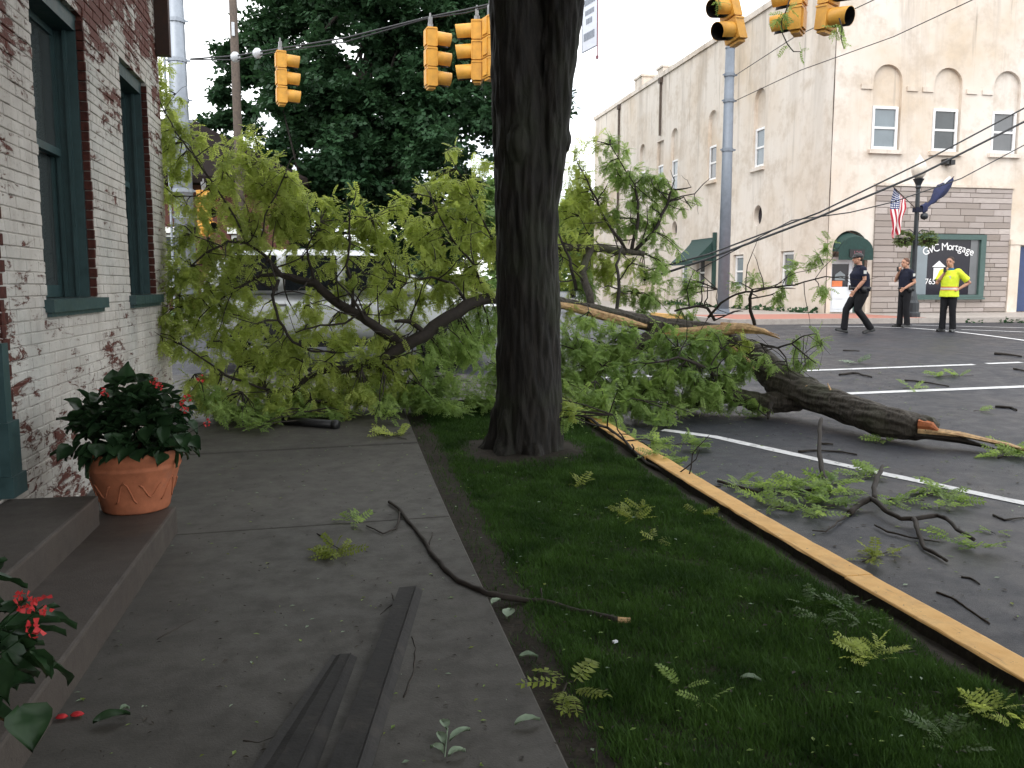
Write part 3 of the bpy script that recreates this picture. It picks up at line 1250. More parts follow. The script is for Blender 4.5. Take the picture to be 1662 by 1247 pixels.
M['paneA'] = plain('dull_blue_pane', (.17, .205, .225), .12, 0, .12, 1.5, .6)
M['paneB'] = plain('dark_pane', (.035, .042, .045), .1, 0, .4, 1.0, .7)
M['paneC'] = plain('grey_pane', (.11, .115, .12), .12, 0, .2, 1.2, .6)
pan = [M['paneA'], M['paneC'], M['paneB']]
for i, (y0, y1, z0, z1) in enumerate(win_side):
    upper = z0 > 4
    sash_window(cb, (BX, 0, 0), Yv, Zv, Xv, y0, y1, z0, z1, .14 if upper else .16, pan[i % 2], upper)
for i, (x0, x1, z0, z1) in enumerate(win_front):
    sash_window(cb, (0, BY, 0), Xv, Zv, Yv, x0, x1, z0, z1, .12, [M['paneA'], M['paneB'], M['paneC'], M['paneB'], M['paneA']][i])
# dark blocks at the springing of the front arches
for x in (16.95, 18.62, 19.2, 20.85, 21.45, 23.1):
    mb = MB()
    mb.bbox((x - .2, BY - .05, 7.86), (x + .2, BY - .003, 8.02))
    put(mb.build('impost', M['stucco']), cb)
mb = MB()
mb.bbox((19.85, BY - .28, 5.52), (19.95, BY - .003, 5.7))
mb.bbox((20.0, BY - .3, 5.5), (20.16, BY - .003, 5.66))
put(mb.build('flood_light', M['black']), cb)

# awning on the west wall
aw = MB()
n = 10
prof = []
for i in range(n + 1):
    t = i / n
    prof.append((BX - .06 - 0.95 * (t ** 1.9), 3.55 - 1.0 * t + .12 * math.sin(t * math.pi)))
for y in span(34.75, 37.15, 8)[:-1]:
    y2 = y + 2.4 / 8
    for i in range(n):
        aw.quad((prof[i][0], y, prof[i][1]), (prof[i][0], y2, prof[i][1]), (prof[i + 1][0], y2, prof[i + 1][1]), (prof[i + 1][0], y, prof[i + 1][1]))
    x_, z_ = prof[-1]
    aw.quad((x_, y, z_), (x_, y2, z_), (x_ + .01, y2, z_ - .16), (x_ + .01, y, z_ - .16))
for y in (34.75, 37.15):
    aw.add([(p[0], y, p[1]) for p in prof] + [(BX - .01, y, prof[-1][1])], [tuple(range(n + 2))])
put(aw.build('awning', M['green'], fix=False), cb)
aw = MB()
aw.bbox((BX - .14, 34.55, 1.35), (BX - .012, 34.72, 3.75))
put(aw.build('awning_post', M['green']), cb)

# door with round green awning, house number in white on a dark box
mb = MB()
mb.bbox((16.02, BY + .20, .62), (16.86, BY + .27, 1.46))
mb.bbox((16.02, BY + .20, 1.46), (16.12, BY + .27, 2.36))
mb.bbox((16.74, BY + .20, 1.46), (16.86, BY + .27, 2.36))
mb.bbox((16.12, BY + .20, 2.22), (16.74, BY + .27, 2.36))
mb.bbox((16.14, BY + .185, .72), (16.74, BY + .198, .98))
mb.bbox((16.14, BY + .185, 1.06), (16.74, BY + .198, 1.36))
dr_ = put(mb.build('door', M['whitedoor']), cb)
for nm, a, b, mt in (('pane', (16.12, BY + .23, 1.46), (16.74, BY + .24, 2.22), M['glassdark']),
                     ('handle', (16.76, BY + .13, 1.36), (16.84, BY + .195, 1.52), M['black']),
                     ('poster', (16.14, BY + .205, 1.47), (16.52, BY + .225, 1.66), M['orange'])):
    mb = MB()
    mb.bbox(a, b)
    q = mb.build(nm, mt)
    q.parent = dr_
mb = MB()
hs = [(16.24, 1.68), (16.62, 1.68), (16.62, 1.86), (16.43, 1.99), (16.24, 1.86)]
mb.prism([(a, b) for a, b in hs], (0, BY + .222, 0), Xv, Zv, -Yv, .01)
q = mb.build('house_emblem', M['paneA'])
q.parent = dr_
mb = MB()
mb.bbox((16.02, BY + .19, 2.365), (17.26, BY + .28, 2.46))
mb.bbox((16.865, BY + .19, .60), (16.93, BY + .28, 2.363))
put(mb.build('door_casing', M['white']), cb)
mb = MB()
mb.bbox((16.935, BY + .15, .6), (17.26, BY + .28, 2.36))
put(mb.build('shutter', M['shopframe']), cb)
aw = MB()
ra = .63
nn = 14
ring0 = [(16.63 + ra * math.cos(math.pi * i / nn), BY + .25, 2.66 + ra * math.sin(math.pi * i / nn)) for i in range(nn + 1)]
ring1 = [(16.63 + ra * 1.0 * math.cos(math.pi * i / nn), BY - .34, 2.60 + .50 * math.sin(math.pi * i / nn)) for i in range(nn + 1)]
aw.add(ring0 + ring1, [(i, i + 1, nn + 2 + i, nn + 1 + i) for i in range(nn)])
lowr = [(p[0], p[1], 2.34) for p in ring1]
aw.add(ring1 + lowr, [(i, i + 1, nn + 2 + i, nn + 1 + i) for i in range(nn)])
awo = put(aw.build('door_awning', M['green'], fix=False), cb)
mb = MB()
mb.bbox((16.38, BY - .38, 2.44), (16.92, BY - .35, 2.68))
q = mb.build('number_plate', M['black'])
q.parent = awo


def text_mesh(name, s, size, mat, mw, parent=None, depth=.004):
    cu = bpy.data.curves.new(name, 'FONT')
    cu.body = s
    cu.size = size
    cu.extrude = depth
    cu.align_x = 'CENTER'
    o_ = bpy.data.objects.new(name, cu)
    COL.objects.link(o_)
    dg = bpy.context.evaluated_depsgraph_get()
    dg.update()
    me = bpy.data.meshes.new_from_object(o_.evaluated_get(dg))
    bpy.data.objects.remove(o_)
    me.materials.clear()
    me.materials.append(mat)
    me.transform(mw)
    return link(bpy.data.objects.new(name, me), parent)


FACE = Matrix.Rotation(R(90), 4, 'X')        # text upright, facing -Y
q = text_mesh('number', '128', .21, M['signred'], Matrix.Translation((16.65, BY - .384, 2.485)) @ FACE)
q.parent = awo

# stone cladding, stone by stone
sx0, sx1, sz0, sz1 = 17.46, 22.66, .60, 4.76
shop = (18.86, 21.66, 1.10, 3.22)
back = MB()
back.bbox((sx0 + .01, BY - .022, sz0), (shop[0] - .002, BY - .004, sz1 - .01))
back.bbox((shop[1] + .002, BY - .022, sz0), (sx1 - .01, BY - .004, sz1 - .01))
back.bbox((shop[0], BY - .022, sz0), (shop[1], BY - .004, shop[2] - .002))
back.bbox((shop[0], BY - .022, shop[3] + .002), (shop[1], BY - .004, sz1 - .01))
clad = put(back.build('stone_cladding', M['soil']), cb)
z = sz0
cnt = 0
while z < sz1 - .03:
    h = random.choice([.14, .16, .18, .20, .22])
    h = min(h, sz1 - z)
    x = sx0
    while x < sx1 - .02:
        w = random.choice([.45, .6, .75, .9, 1.1, 1.3])
        x2 = min(x + w, sx1)
        if sx1 - x2 < .25:
            x2 = sx1
        parts = [(x, x2)]
        if z + h > shop[2] + .02 and z < shop[3] - .02:
            ns = []
            for a, b in parts:
                if b <= shop[0] or a >= shop[1]:
                    ns.append((a, b))
                else:
                    if a < shop[0]:
                        ns.append((a, shop[0]))
                    if b > shop[1]:
                        ns.append((shop[1], b))
            parts = ns
        for a, b in parts:
            if b - a < .05:
                continue
            pr = random.uniform(.045, .075)
            mb = MB()
            a_, b_, z0_, z1_ = a + .006, b - .006, z + .006, z + h - .006
            c = .010
            y_ = BY - pr
            f = [(a_ + c, y_, z0_ + c), (b_ - c, y_ + random.uniform(-.006, .006), z0_ + c), (b_ - c, y_, z1_ - c), (a_ + c, y_ + random.uniform(-.006, .006), z1_ - c)]
            m2 = [(a_, y_ + .012, z0_), (b_, y_ + .012, z0_), (b_, y_ + .012, z1_), (a_, y_ + .012, z1_)]
            b3 = [(a_, BY - .024, z0_), (b_, BY - .024, z0_), (b_, BY - .024, z1_), (a_, BY - .024, z1_)]
            fs = [(0, 1, 2, 3)]
            for q_ in range(4):
                r_ = (q_ + 1) % 4
                fs += [(4 + q_, 4 + r_, r_, q_), (8 + q_, 8 + r_, 4 + r_, 4 + q_)]
            mb.add(f + m2 + b3, fs)
            o_ = mb.build('stone', M['stone'])
            o_.parent = clad
            cnt += 1
        x = x2
    z += h
mb = MB()
mb.bbox((sx1 + .01, BY - .10, .55), (sx1 + .40, BY - .003, 2.9))
mb.bbox((sx1 - .02, BY - .13, 2.903), (sx1 + .46, BY - .003, 3.08))
put(mb.build('pilaster', M['stucco']), cb)
mb = MB()
mb.bbox((sx0 - .05, BY - .09, 4.79), (sx1 + .05, BY - .003, 4.87))
put(mb.build('ledge', M['stucco']), cb)
mb = MB()
mb.bbox((23.14, BY + .16, .6), (24.36, BY + .24, 2.85))
put(mb.build('door', M['bluedoor']), cb)

# shop window with its lettering
fw_ = .20
sw = MB()
sw.bbox((shop[0], BY - .16, shop[2]), (shop[0] + .10, BY - .02, shop[3]))
sw.bbox((shop[1] - fw_, BY - .16, shop[2]), (shop[1], BY - .02, shop[3]))
sw.bbox((shop[0] + .10, BY - .16, shop[3] - .17), (shop[1] - fw_, BY - .02, shop[3]))
sw.bbox((shop[0] + .10, BY - .16, shop[2]), (shop[1] - fw_, BY - .02, shop[2] + .09))
sw.bbox((shop[0] - .03, BY - .20, shop[2] - .07), (shop[1] + .03, BY - .025, shop[2] - .003))
shopf = put(sw.build('shop_window', M['shopframe']), cb)


def sub2(mb, name, mat, par=None):
    o_ = mb.build(name, mat)
    o_.parent = par or shopf
    return o_


g = MB()
gx0, gx1, gz0, gz1 = shop[0] + .10, shop[1] - fw_, shop[2] + .09, shop[3] - .17
g.bbox((gx0, BY - .060, gz0), (gx1, BY - .050, gz1))
sub2(g, 'pane', M['glassdark'])
g = MB()
g.bbox((gx0, BY - .030, gz0), (gx1, BY - .026, gz1))
sub2(g, 'window_backing', M['room'])
g = MB()
g.bbox((gx0 + .01, BY - .074, gz0 + .01), (gx0 + .52, BY - .064, gz1 - .22))
sub2(g, 'curtain', M['paneA'])
g = MB()
g.bbox((gx1 - .34, BY - .074, gz0 + .01), (gx1 - .01, BY - .064, gz1 - .01))
sub2(g, 'curtain', M['paneC'])
word = 'GVC Mortgage'
adv = {'G': .27, 'V': .24, 'C': .25, ' ': .13, 'M': .31, 'o': .205, 'r': .15, 't': .14, 'g': .205, 'a': .195, 'e': .20}
tot = sum(adv[c] for c in word)
sc = 1.90 / tot
cx0, rad_ = 20.28, 2.3
a = -1.90 / 2 / rad_
for ch_ in word:
    w = adv[ch_] * sc
    am = a + w / 2 / rad_
    if ch_ != ' ':
        x = cx0 + rad_ * math.sin(am)
        z = 2.70 - rad_ * (1 - math.cos(am))
        mw = Matrix.Translation((x, BY - .078, z)) @ Matrix.Rotation(am, 4, 'Y') @ FACE
        q = text_mesh('letter', ch_, .36, M['lettering'], mw, None, .003)
        q.parent = shopf
    a += w / rad_
q = text_mesh('letter', '765.', .27, M['lettering'], Matrix.Translation((19.66, BY - .078, 1.55)) @ FACE, None, .003)
q.parent = shopf
e = MB()
e.prism([(19.74, 1.72), (20.14, 1.72), (20.14, 2.10), (19.74, 2.10)], (0, BY - .066, 0), Xv, Zv, -Yv, .01)
e.prism([(19.68, 2.13), (20.20, 2.13), (19.94, 2.34)], (0, BY - .066, 0), Xv, Zv, -Yv, .01)
for q_ in range(3):
    e.prism([(19.78 + q_ * .13, 1.74), (19.84 + q_ * .13, 1.74), (19.84 + q_ * .13, 2.08), (19.78 + q_ * .13, 2.08)], (0, BY - .0765, 0), Xv, Zv, -Yv, .006)
sub2(e, 'house_emblem', M['lettering'])

# ------------------------------------------------------------------ red brick house behind the crossing, left
hb = thing('brick_house', 'low red brick building with a dark hipped roof behind the fallen branches', 'house', (-9, 38, .5))
mb = MB()
hh = []
for x in (-18, -14.5, -10, -6.6, -4.0):
    hh.append((rect(x, 1.4, x + 1.1, 3.4), .15, True))
holed_wall(mb, (0, 34, 0), Xv, Zv, Yv, [(-22, .3), (-1.9, .3), (-1.9, 5.3), (-22, 5.3)], hh)
mb.quad((-1.9, 34, .3), (-1.9, 46, .3), (-1.9, 46, 5.3), (-1.9, 34, 5.3))
mb.quad((-22, 34, .3), (-22, 46, .3), (-22, 46, 5.3), (-22, 34, 5.3))
mb.quad((-22, 46, .3), (-1.9, 46, .3), (-1.9, 46, 5.3), (-22, 46, 5.3))
put(mb.build('wall', M['redhouse'], fix=False), hb)
mb = MB()
rx0, rx1, ry0, ry1 = -22.8, -1.1, 33.2, 46.8
vs = [(rx0, ry0, 5.2), (rx1, ry0, 5.2), (rx1, ry1, 5.2), (rx0, ry1, 5.2), (rx0 + 5, 40, 8.6), (rx1 - 5, 40, 8.6),
      (rx0, ry0, 5.45), (rx1, ry0, 5.45), (rx1, ry1, 5.45), (rx0, ry1, 5.45)]
mb.add(vs, [(3, 2, 1, 0), (0, 1, 7, 6), (1, 2, 8, 7), (2, 3, 9, 8), (3, 0, 6, 9), (6, 7, 5, 4), (8, 9, 4, 5), (7, 8, 5), (9, 6, 4)])
put(mb.build('roof', M['roofdark']), hb)
for x in (-18, -14.5, -10, -6.6, -4.0):
    sash_window(hb, (0, 34, 0), Xv, Zv, Yv, x + .02, x + 1.08, 1.42, 3.38, .14, M['paneB'], False)
    mb = MB()
    mb.bbox((x - .1, 33.9, 3.43), (x + 1.2, 33.997, 3.65))
    put(mb.build('lintel', M['white']), hb)

# ------------------------------------------------------------------ poles, span wire, signals
def gpole(name, label, base, top, r0, r1, mat, bands, cat='pole', n=12):
    t = thing(name, label, cat, base)
    mb = MB()
    mb.tube([Vector(base) + Vector((0, 0, -.1)), top], [r0, r1], n)
    put(mb.build('pole', mat, None, True), t)
    mb = MB()
    mb.lathe([(r0 + .12, -.02), (r0 + .12, .06), (r0 + .02, .07), (r0 + .02, .16), (r0, .17)], 16, base)
    put(mb.build('base_plate', mat), t)
    for z in bands:
        f = (z - base[2]) / (top[2] - base[2])
        c = Vector(base).lerp(Vector(top), f)
        r = r0 + (r1 - r0) * f
        mb = MB()
        mb.lathe([(r + .003, -.05), (r + .022, -.05), (r + .022, .05), (r + .003, .05)], 14, c)
        mb.box(c + Vector((r + .05, -.02, 0)), (.10, .05, .05))
        mb.box(c + Vector((-r - .04, 0, 0)), (.07, .04, .04))
        put(mb.build('band_clamp', mat), t)
    mb = MB()
    mb.lathe([(r1 + .01, -.02), (r1 + .01, .03), (0.001, .05)], 14, top)
    put(mb.build('cap', mat), t)
    return t


bL = Vector((-4.2, 25.4, gz(-4.2, 25.4)))
gpole('signal_pole', 'thick grey steel signal pole on the left beside the painted brick wall', bL, bL + Vector((0, 0, 11.5)), .29, .20, M['galv'],
      [PY(306, 95, 25.1).z, PY(308, 160, 25.1).z, PY(310, 195, 25.1).z, PY(303, 30, 25.1).z, 3.4, 4.1], n=12)
cd = MB()
cd.tube([bL + Vector((-.33, -.1, 0)), bL + Vector((-.30, -.1, 8.6))], .035, 6)
cdo = cd.build('conduit', M['galv'])
put(cdo, bpy.data.objects['signal_pole'])
bR = Vector((12.25, 26.2, gz(12.2, 26)))
tR = PY(1163, 77, 26.2)
gpole('signal_pole', 'blue grey steel pole standing in front of the cream building', bR, Vector((bR.x, bR.y, tR.z)), .195, .145, M['slate'],
      [PY(1163, 121, 26.2).z, PY(1162, 163, 26.2).z, PY(1160, 243, 26.2).z])
bN = Vector((12.3, 10.6, gz(12.3, 10.6)))

WA, WB = Vector((-4.2, 25.3, 0)), Vector((12, 10.5, 0))
WD = (WB - WA).normalized()


def PWire(u, v):
    r = ray(u, v)
    e = EYE - WA
    s = -(e.x * WD.y - e.y * WD.x) / (r.x * WD.y - r.y * WD.x)
    return EYE + r * s


def wire(name, label, pts, r, mat=None, sag=0.0, cat='wire', group=None):
    mb = MB()
    pts = [Vector(p) for p in pts]
    if sag:
        a, b = pts[0], pts[-1]
        pts = [a.lerp(b, i / 24) - Vector((0, 0, sag * 4 * (i / 24) * (1 - i / 24))) for i in range(25)]
    mb.tube(pts, r, 5)
    return tag(mb.build(name, mat or M['cable'], None, True), label, cat, group)


wp = [(309, 96), (383, 91), (450, 80), (560, 62), (692, 29), (757, 16), (800, 6), (945, -40), (1170, -85), (1290, -105), (1360, -112), (1500, -120)]
wt_ = thing('span_wire', 'black span wire carrying the traffic signals across the crossing', 'wire', PWire(309, 96))
mb = MB()
mb.tube([PWire(*p) for p in wp], .022, 5)
put(mb.build('cable', M['cable'], None, True), wt_)
mb = MB()
mb.tube([PWire(u, v + (4 if u > 330 else 0) + 2.5 * math.sin(u * .07)) for u, v in wp], .018, 5)
put(mb.build('signal_cable', M['cable'], None, True), wt_)
for u, v in ((382, 93), (418, 87)):
    c = PWire(u, v)
    mb = MB()
    mb.lathe([(.001, -.13), (.07, -.11), (.12, -.03), (.12, .05), (.06, .12), (.001, .13)], 12, c)
    put(mb.build('insulator', M['insul'], None, True), wt_)

SEC = .42


def make_signal(label, u, v, heading, tilt=0.0, lean=0.0, drop=None):
    c = PWire(u, v)
    t = thing('traffic_signal', label, 'traffic light', c, 0, 'yellow traffic signals hung over the crossing')
    t.rotation_euler = (lean, tilt, heading)
    h = MB()
    for k in (-1, 0, 1):
        z = k * SEC
        h.box((-.07, 0, z), (.20, .34, SEC - .02))
        h.box((-.07, 0, z + SEC / 2 - .035), (.225, .365, .03))
        h.box((-.185, 0, z), (.03, .22, SEC - .1))
        h.box((.035, 0, z), (.02, .36, SEC - .04))
    h.box((-.07, 0, -1.5 * SEC - .02), (.15, .24, .04))
    ho = h.build('housing', M['sigyel'], t)
    for k in (-1, 0, 1):
        z = k * SEC
        vs = []
        n = 20
        r = .163
        ang = [math.pi * (-.5 - .36) + (2 * math.pi * .0) for _ in (0,)]
        a0 = -math.pi / 2 + .45
        a1 = 2 * math.pi - math.pi / 2 - .45
        mb = MB()
        for i in range(n + 1):
            a = a0 + (a1 - a0) * i / n
            top = (1 + math.sin(a)) / 2
            ln = .30 + .05 * top
            for rr in (r, r - .008):
                vs.append((.046, rr * math.cos(a), z + rr * math.sin(a)))
                vs.append((.046 + ln, rr * math.cos(a) * .97, z + rr * math.sin(a) * .97 - .02))
        # per step: outer back, outer front, inner back, inner front
        fo, fi = [], []
        for i in range(n):
            b, c_ = i * 4, (i + 1) * 4
            fo.append((b, c_, c_ + 1, b + 1))
            fo.append((b + 1, c_ + 1, c_ + 3, b + 3))
            fi.append((b + 2, b + 3, c_ + 3, c_ + 2))
        mb.add(vs, fo, 0)
        mb.add(vs, fi, 1)
        mb.build('visor', [M['sigyel'], M['black']], t, True, fix=False)
        mb = MB()
        mb.tube([(.047, 0, z), (.058, 0, z)], .150, 18)
        mb.build('lens', M['lens'], t)
    hg = MB()
    hg.tube([(-.07, 0, 1.5 * SEC - .01), (-.07, 0, 1.5 * SEC + .10)], .06, 8)
    hg.box((-.07, 0, 1.5 * SEC + .16), (.07, .12, .14))
    hg.tube([(-.07, 0, 1.5 * SEC + .2), (-.07, 0, 1.5 * SEC + (drop or .32))], .02, 6)
    hg.build('hanger', M['steel'], t)
    return t


make_signal('yellow traffic signal hanging alone at the far left of the wire before the dark tree', 461, 127, R(12))
make_signal('yellow traffic signal facing right, left one of the pair beside the trunk', 704, 95, R(8))
make_signal('yellow traffic signal facing left, its visors toward the other head beside the trunk', 769, 84, R(168))
make_signal('yellow traffic signal half hidden by the left edge of the big trunk', 800, 78, R(15))
make_signal('tilted yellow traffic signal over the blue grey pole, showing two dark visors', 1180, 14, R(200), R(6), R(13))
make_signal('yellow traffic signal with a leafy twig caught on it, seen from behind', 1290, -6, R(136), 0, R(4))
make_signal('yellow traffic signal at top right with its dark round visor facing the camera', 1352, -12, R(-62), R(4), R(-3))
# the one on the side of the left pole
sp = make_signal('yellow traffic signal fixed low on the side of the grey steel pole', 333, 345, R(-50))
sp.location = PY(334, 345, 24.8)
sp.scale = (.95, .95, .95)

# hanging sign seen nearly edge-on
s0, s1 = PWire(944.5, 87), None
dv = Vector((.30, -.62, 0))
sg = thing('hanging_sign', 'narrow white road sign hanging beside the trunk, seen nearly edge-on', 'sign', s0)
sa = s0
fx = Vector((.12, -.56, 0)).normalized()
nrm = Vector((fx.y, -fx.x, 0))
wid, hei = .60, 1.75
mb = MB()
mb.prism(rect(0, 0, wid, hei), sa, fx, Zv, nrm * -1, .02)
put(mb.build('panel', M['signwhite']), sg)


def onsign(poly, mat, name, dep=.004):
    m_ = MB()
    m_.prism(poly, sa + nrm * .003, fx, Zv, nrm, dep)
    o_ = put(m_.build(name, mat), sg)
    return o_


for (a, b, c_, d_) in ((.0, .0, wid, .015), (.0, 0.016, .015, hei)):
    onsign(rect(a, b, c_, d_), M['signgrey'], 'border')
rg = MB()
for i in range(24):
    a, b = 2 * math.pi * i / 24, 2 * math.pi * (i + 1) / 24
    rg.prism([(.30 + .21 * math.cos(a), 1.30 + .21 * math.sin(a)), (.30 + .21 * math.cos(b), 1.30 + .21 * math.sin(b)),
              (.30 + .165 * math.cos(b), 1.30 + .165 * math.sin(b)), (.30 + .165 * math.cos(a), 1.30 + .165 * math.sin(a))], sa + nrm * .003, fx, Zv, nrm, .004)
put(rg.build('prohibition_ring', M['signred']), sg)
onsign([(.24, 1.22), (.36, 1.22), (.36, 1.36), (.24, 1.36)], M['signgrey'], 'symbol')
for zc, wch, hh_ in ((.86, .40, .11), (.67, .34, .09), (.50, .26, .10), (.20, .44, .14)):
    x = .30 - wch / 2
    while x < .30 + wch / 2 - .02:
        lw = random.uniform(.035, .055)
        onsign(rect(x, zc, x + lw, zc + hh_), M['signgrey'], 'faded_letter')
        x += lw + .018
mb = MB()
e = sa + fx * (wid + .03)
mb.tube([e + Vector((0, 0, -.22)), e + Vector((0, 0, 2.6))], .014, 6)
mb.tube([e + Vector((0, 0, -.25)), e + Vector((0, 0, -.19))], .03, 6)
put(mb.build('hanger_rod', M['signred']), sg)

# weathered utility pole
ub = Vector((-3.35, 31.5, .5))
up_t = thing('utility_pole', 'weathered brown wooden utility pole in front of the dark tree', 'pole', ub)
mb = MB()
mb.tube([ub + Vector((0, 0, -.2)), ub + Vector((.02, 0, 6)), ub + Vector((0, 0, 13.5))], [.17, .15, .125], 10)
put(mb.build('pole', M['poleWood'], None, True), up_t)
mb = MB()
mb.box(ub + Vector((0, -.17, 9.6)), (.10, .03, .45))
put(mb.build('pole_tag', M['insul']), up_t)
mb = MB()
mb.box(ub + Vector((0, -.12, 12.9)), (2.4, .10, .12))
put(mb.build('crossarm', M['poleWood']), up_t)

# service cables on the right
cA, cB = P(1662, 178, 13.0), P(1100, 437, 12.0)
wire('service_cable', 'upper of two thick black cables sagging from the top right into the fallen branches', [P(1760, 133, 13.2), P(1662, 176, 13.0), P(1500, 262, 12.7), P(1330, 345, 12.3), P(1150, 413, 12.0), P(1040, 442, 11.5)], .0125)
wire('service_cable', 'lower and thickest black cable sagging from the top right into the fallen branches', [P(1760, 152, 13.2), P(1662, 198, 13.0), P(1500, 280, 12.7), P(1330, 352, 12.3), P(1150, 420, 12.0), P(1045, 455, 11.5)], .017)
wire('service_cable', 'thin black cable curving across the stone cladding to meet the thicker ones', [P(1760, 195, 14), P(1662, 236, 13.8), P(1560, 290, 13.4), P(1450, 328, 13.0), P(1380, 345, 12.8), P(1285, 358, 12.6), P(1220, 392, 12.3), P(1130, 440, 12.0)], .009)
wire('guy_wire', 'thin wire from the top band of the blue grey pole across the cream wall', [(bR.x + .2, bR.y, PY(1163, 121, 26.2).z), PY(1290, 60, 22), PY(1440, -10, 18)], .012)
wire('guy_wire', 'thin wire from the second band of the blue grey pole across the cream wall', [(bR.x + .2, bR.y, PY(1162, 163, 26.2).z), PY(1300, 114, 23), PY(1450, 60, 20), PY(1600, -10, 17)], .012)

# ------------------------------------------------------------------ street lamp with flags and baskets
lb = Vector((16.55, 22.6, gz(16.55, 22.6)))
lp = thing('street_lamp', 'black ornamental street lamp with a pale globe before the stone front', 'street lamp', lb)
mb = MB()
mb.lathe([(.24, -.02), (.24, .12), (.20, .16), (.20, .42), (.15, .50), (.13, .62), (.09, .74), (.075, .9), (.062, 3.3), (.056, 3.72), (.085, 3.76), (.07, 3.82), (.13, 3.95), (.16, 4.0), (.10, 4.02)], 12, lb)
put(mb.build('post', M['lampblack'], None, False), lp)
mb = MB()
mb.lathe([(.10, 4.021), (.17, 4.10), (.215, 4.24), (.21, 4.36), (.15, 4.50), (.08, 4.58), (.03, 4.66), (.001, 4.70)], 16, lb)
put(mb.build('globe', M['globe'], None, True), lp)
for s in (-1, 1):
    mb = MB()
    mb.tube([lb + Vector((s * .05, 0, 2.45)), lb + Vector((s * .2, 0, 2.55)), lb + Vector((s * .40, 0, 2.52))], .014, 6)
    put(mb.build('basket_bracket', M['lampblack']), lp)
mb = MB()
mb.lathe([(.001, -.11), (.09, -.07), (.11, 0), (.09, .07), (.001, .11)], 10, lb + Vector((.16, -.12, 2.93)))
put(mb.build('loudspeaker', M['lampblack'], None, True), lp)
mb = MB()
mb.box(lb + Vector((0, -.02, 3.12)), (.22, .16, .14))
put(mb.build('flag_bracket', M['navy']), lp)

# striped flag on a slanting staff
fbase = lb + Vector((-.10, -.06, 3.16))
ftip = lb + Vector((-1.02, -.22, 3.78))
fl = thing('flag', 'red and white striped flag with starred corner hanging from the street lamp', 'flag', fbase)
mb = MB()
mb.tube([fbase, ftip], .014, 6)
put(mb.build('staff', M['poleWood']), fl)
nx, ny = 22, 30
vs, uvs = [], []
top_a, top_b = ftip.lerp(fbase, .10), ftip.lerp(fbase, .58)
low = lb + Vector((-.92, -.20, 2.22))
for j in range(ny + 1):
    s = j / ny
    for i in range(nx + 1):
        t = i / nx
        p = top_a.lerp(top_b, t)
        wdt = 1 - .55 * smooth(.25, 1, s)
        q = low + Vector((-.10 + .42 * t * 1.0, 0, .34 * t))
        c = p.lerp(q, s)
        cx = p.lerp(q, s)
        mid = top_a.lerp(top_b, .45).lerp(low + Vector((.08, 0, .1)), s)
        c = mid + (cx - mid) * wdt
        c.y += (.05 + .08 * s) * math.sin(t * 9 + s * 4.0) * smooth(0, .25, s) + .03 * math.sin(s * 8 + t * 3)
        c.x += .02 * math.sin(s * 11 + t * 5) * s
        vs.append(c)
        uvs.append((s, t))
fs = [(j * (nx + 1) + i, j * (nx + 1) + i + 1, (j + 1) * (nx + 1) + i + 1, (j + 1) * (nx + 1) + i) for j in range(ny) for i in range(nx)]
mb = MB()
mb.add(vs, fs)
fo = mb.build('cloth', M['flag'], None, True, fix=False)
uvl = fo.data.uv_layers.new(name='UVMap')
for lp_ in fo.data.loops:
    uvl.data[lp_.index].uv = uvs[lp_.vertex_index]
put(fo, fl)
# furled navy flag
f2 = thing('flag', 'dark navy flag blown and furled around its staff right of the lamp', 'flag', lb + Vector((.08, -.06, 3.14)))
tip = lb + Vector((1.16, .0, 4.10))
st0 = lb + Vector((.08, -.06, 3.14))
mb = MB()
mb.tube([st0, tip], .014, 6)
put(mb.build('staff', M['poleWood']), f2)
vs = []
n_, m_ = 26, 14
for i in range(n_ + 1):
    t = i / n_
    c = st0.lerp(tip, .03 + .93 * t) + Vector((.03 * math.sin(t * 9), 0, -.06 * math.sin(t * math.pi) - .02))
    r = .05 + .11 * math.sin(math.pi * min(1, max(0, (t - .25) / .72))) + (.06 if t < .12 else 0)
    for j in range(m_):
        a = 2 * math.pi * j / m_
        rr = r * (1 + .35 * math.sin(3 * a + t * 7) + .15 * noise.noise((i * .6, j * 1.0, 3)))
        vs.append(c + Vector((-.6 * math.sin(a) * rr * .6, math.cos(a) * rr * .5, math.sin(a) * rr)))
mb = MB()
mb.add(vs, [(i * m_ + j, i * m_ + (j + 1) % m_, (i + 1) * m_ + (j + 1) % m_, (i + 1) * m_ + j) for i in range(n_) for j in range(m_)])
put(mb.build('cloth', M['blueflag'], None, True), f2)
mb = MB()
mb.box(st0.lerp(tip, .86) + Vector((-.10, -.02, .02)), (.05, .07, .26), Matrix.Rotation(R(48), 3, 'Y'))
put(mb.build('white_fringe', M['white']), f2)

# ------------------------------------------------------------------ white car on the cross street
cy = 14.45
carz = rz(.2, cy)
car = thing('car', 'white four-door car on the cross street, half hidden behind the fallen branches', 'car', (.22, cy, carz))


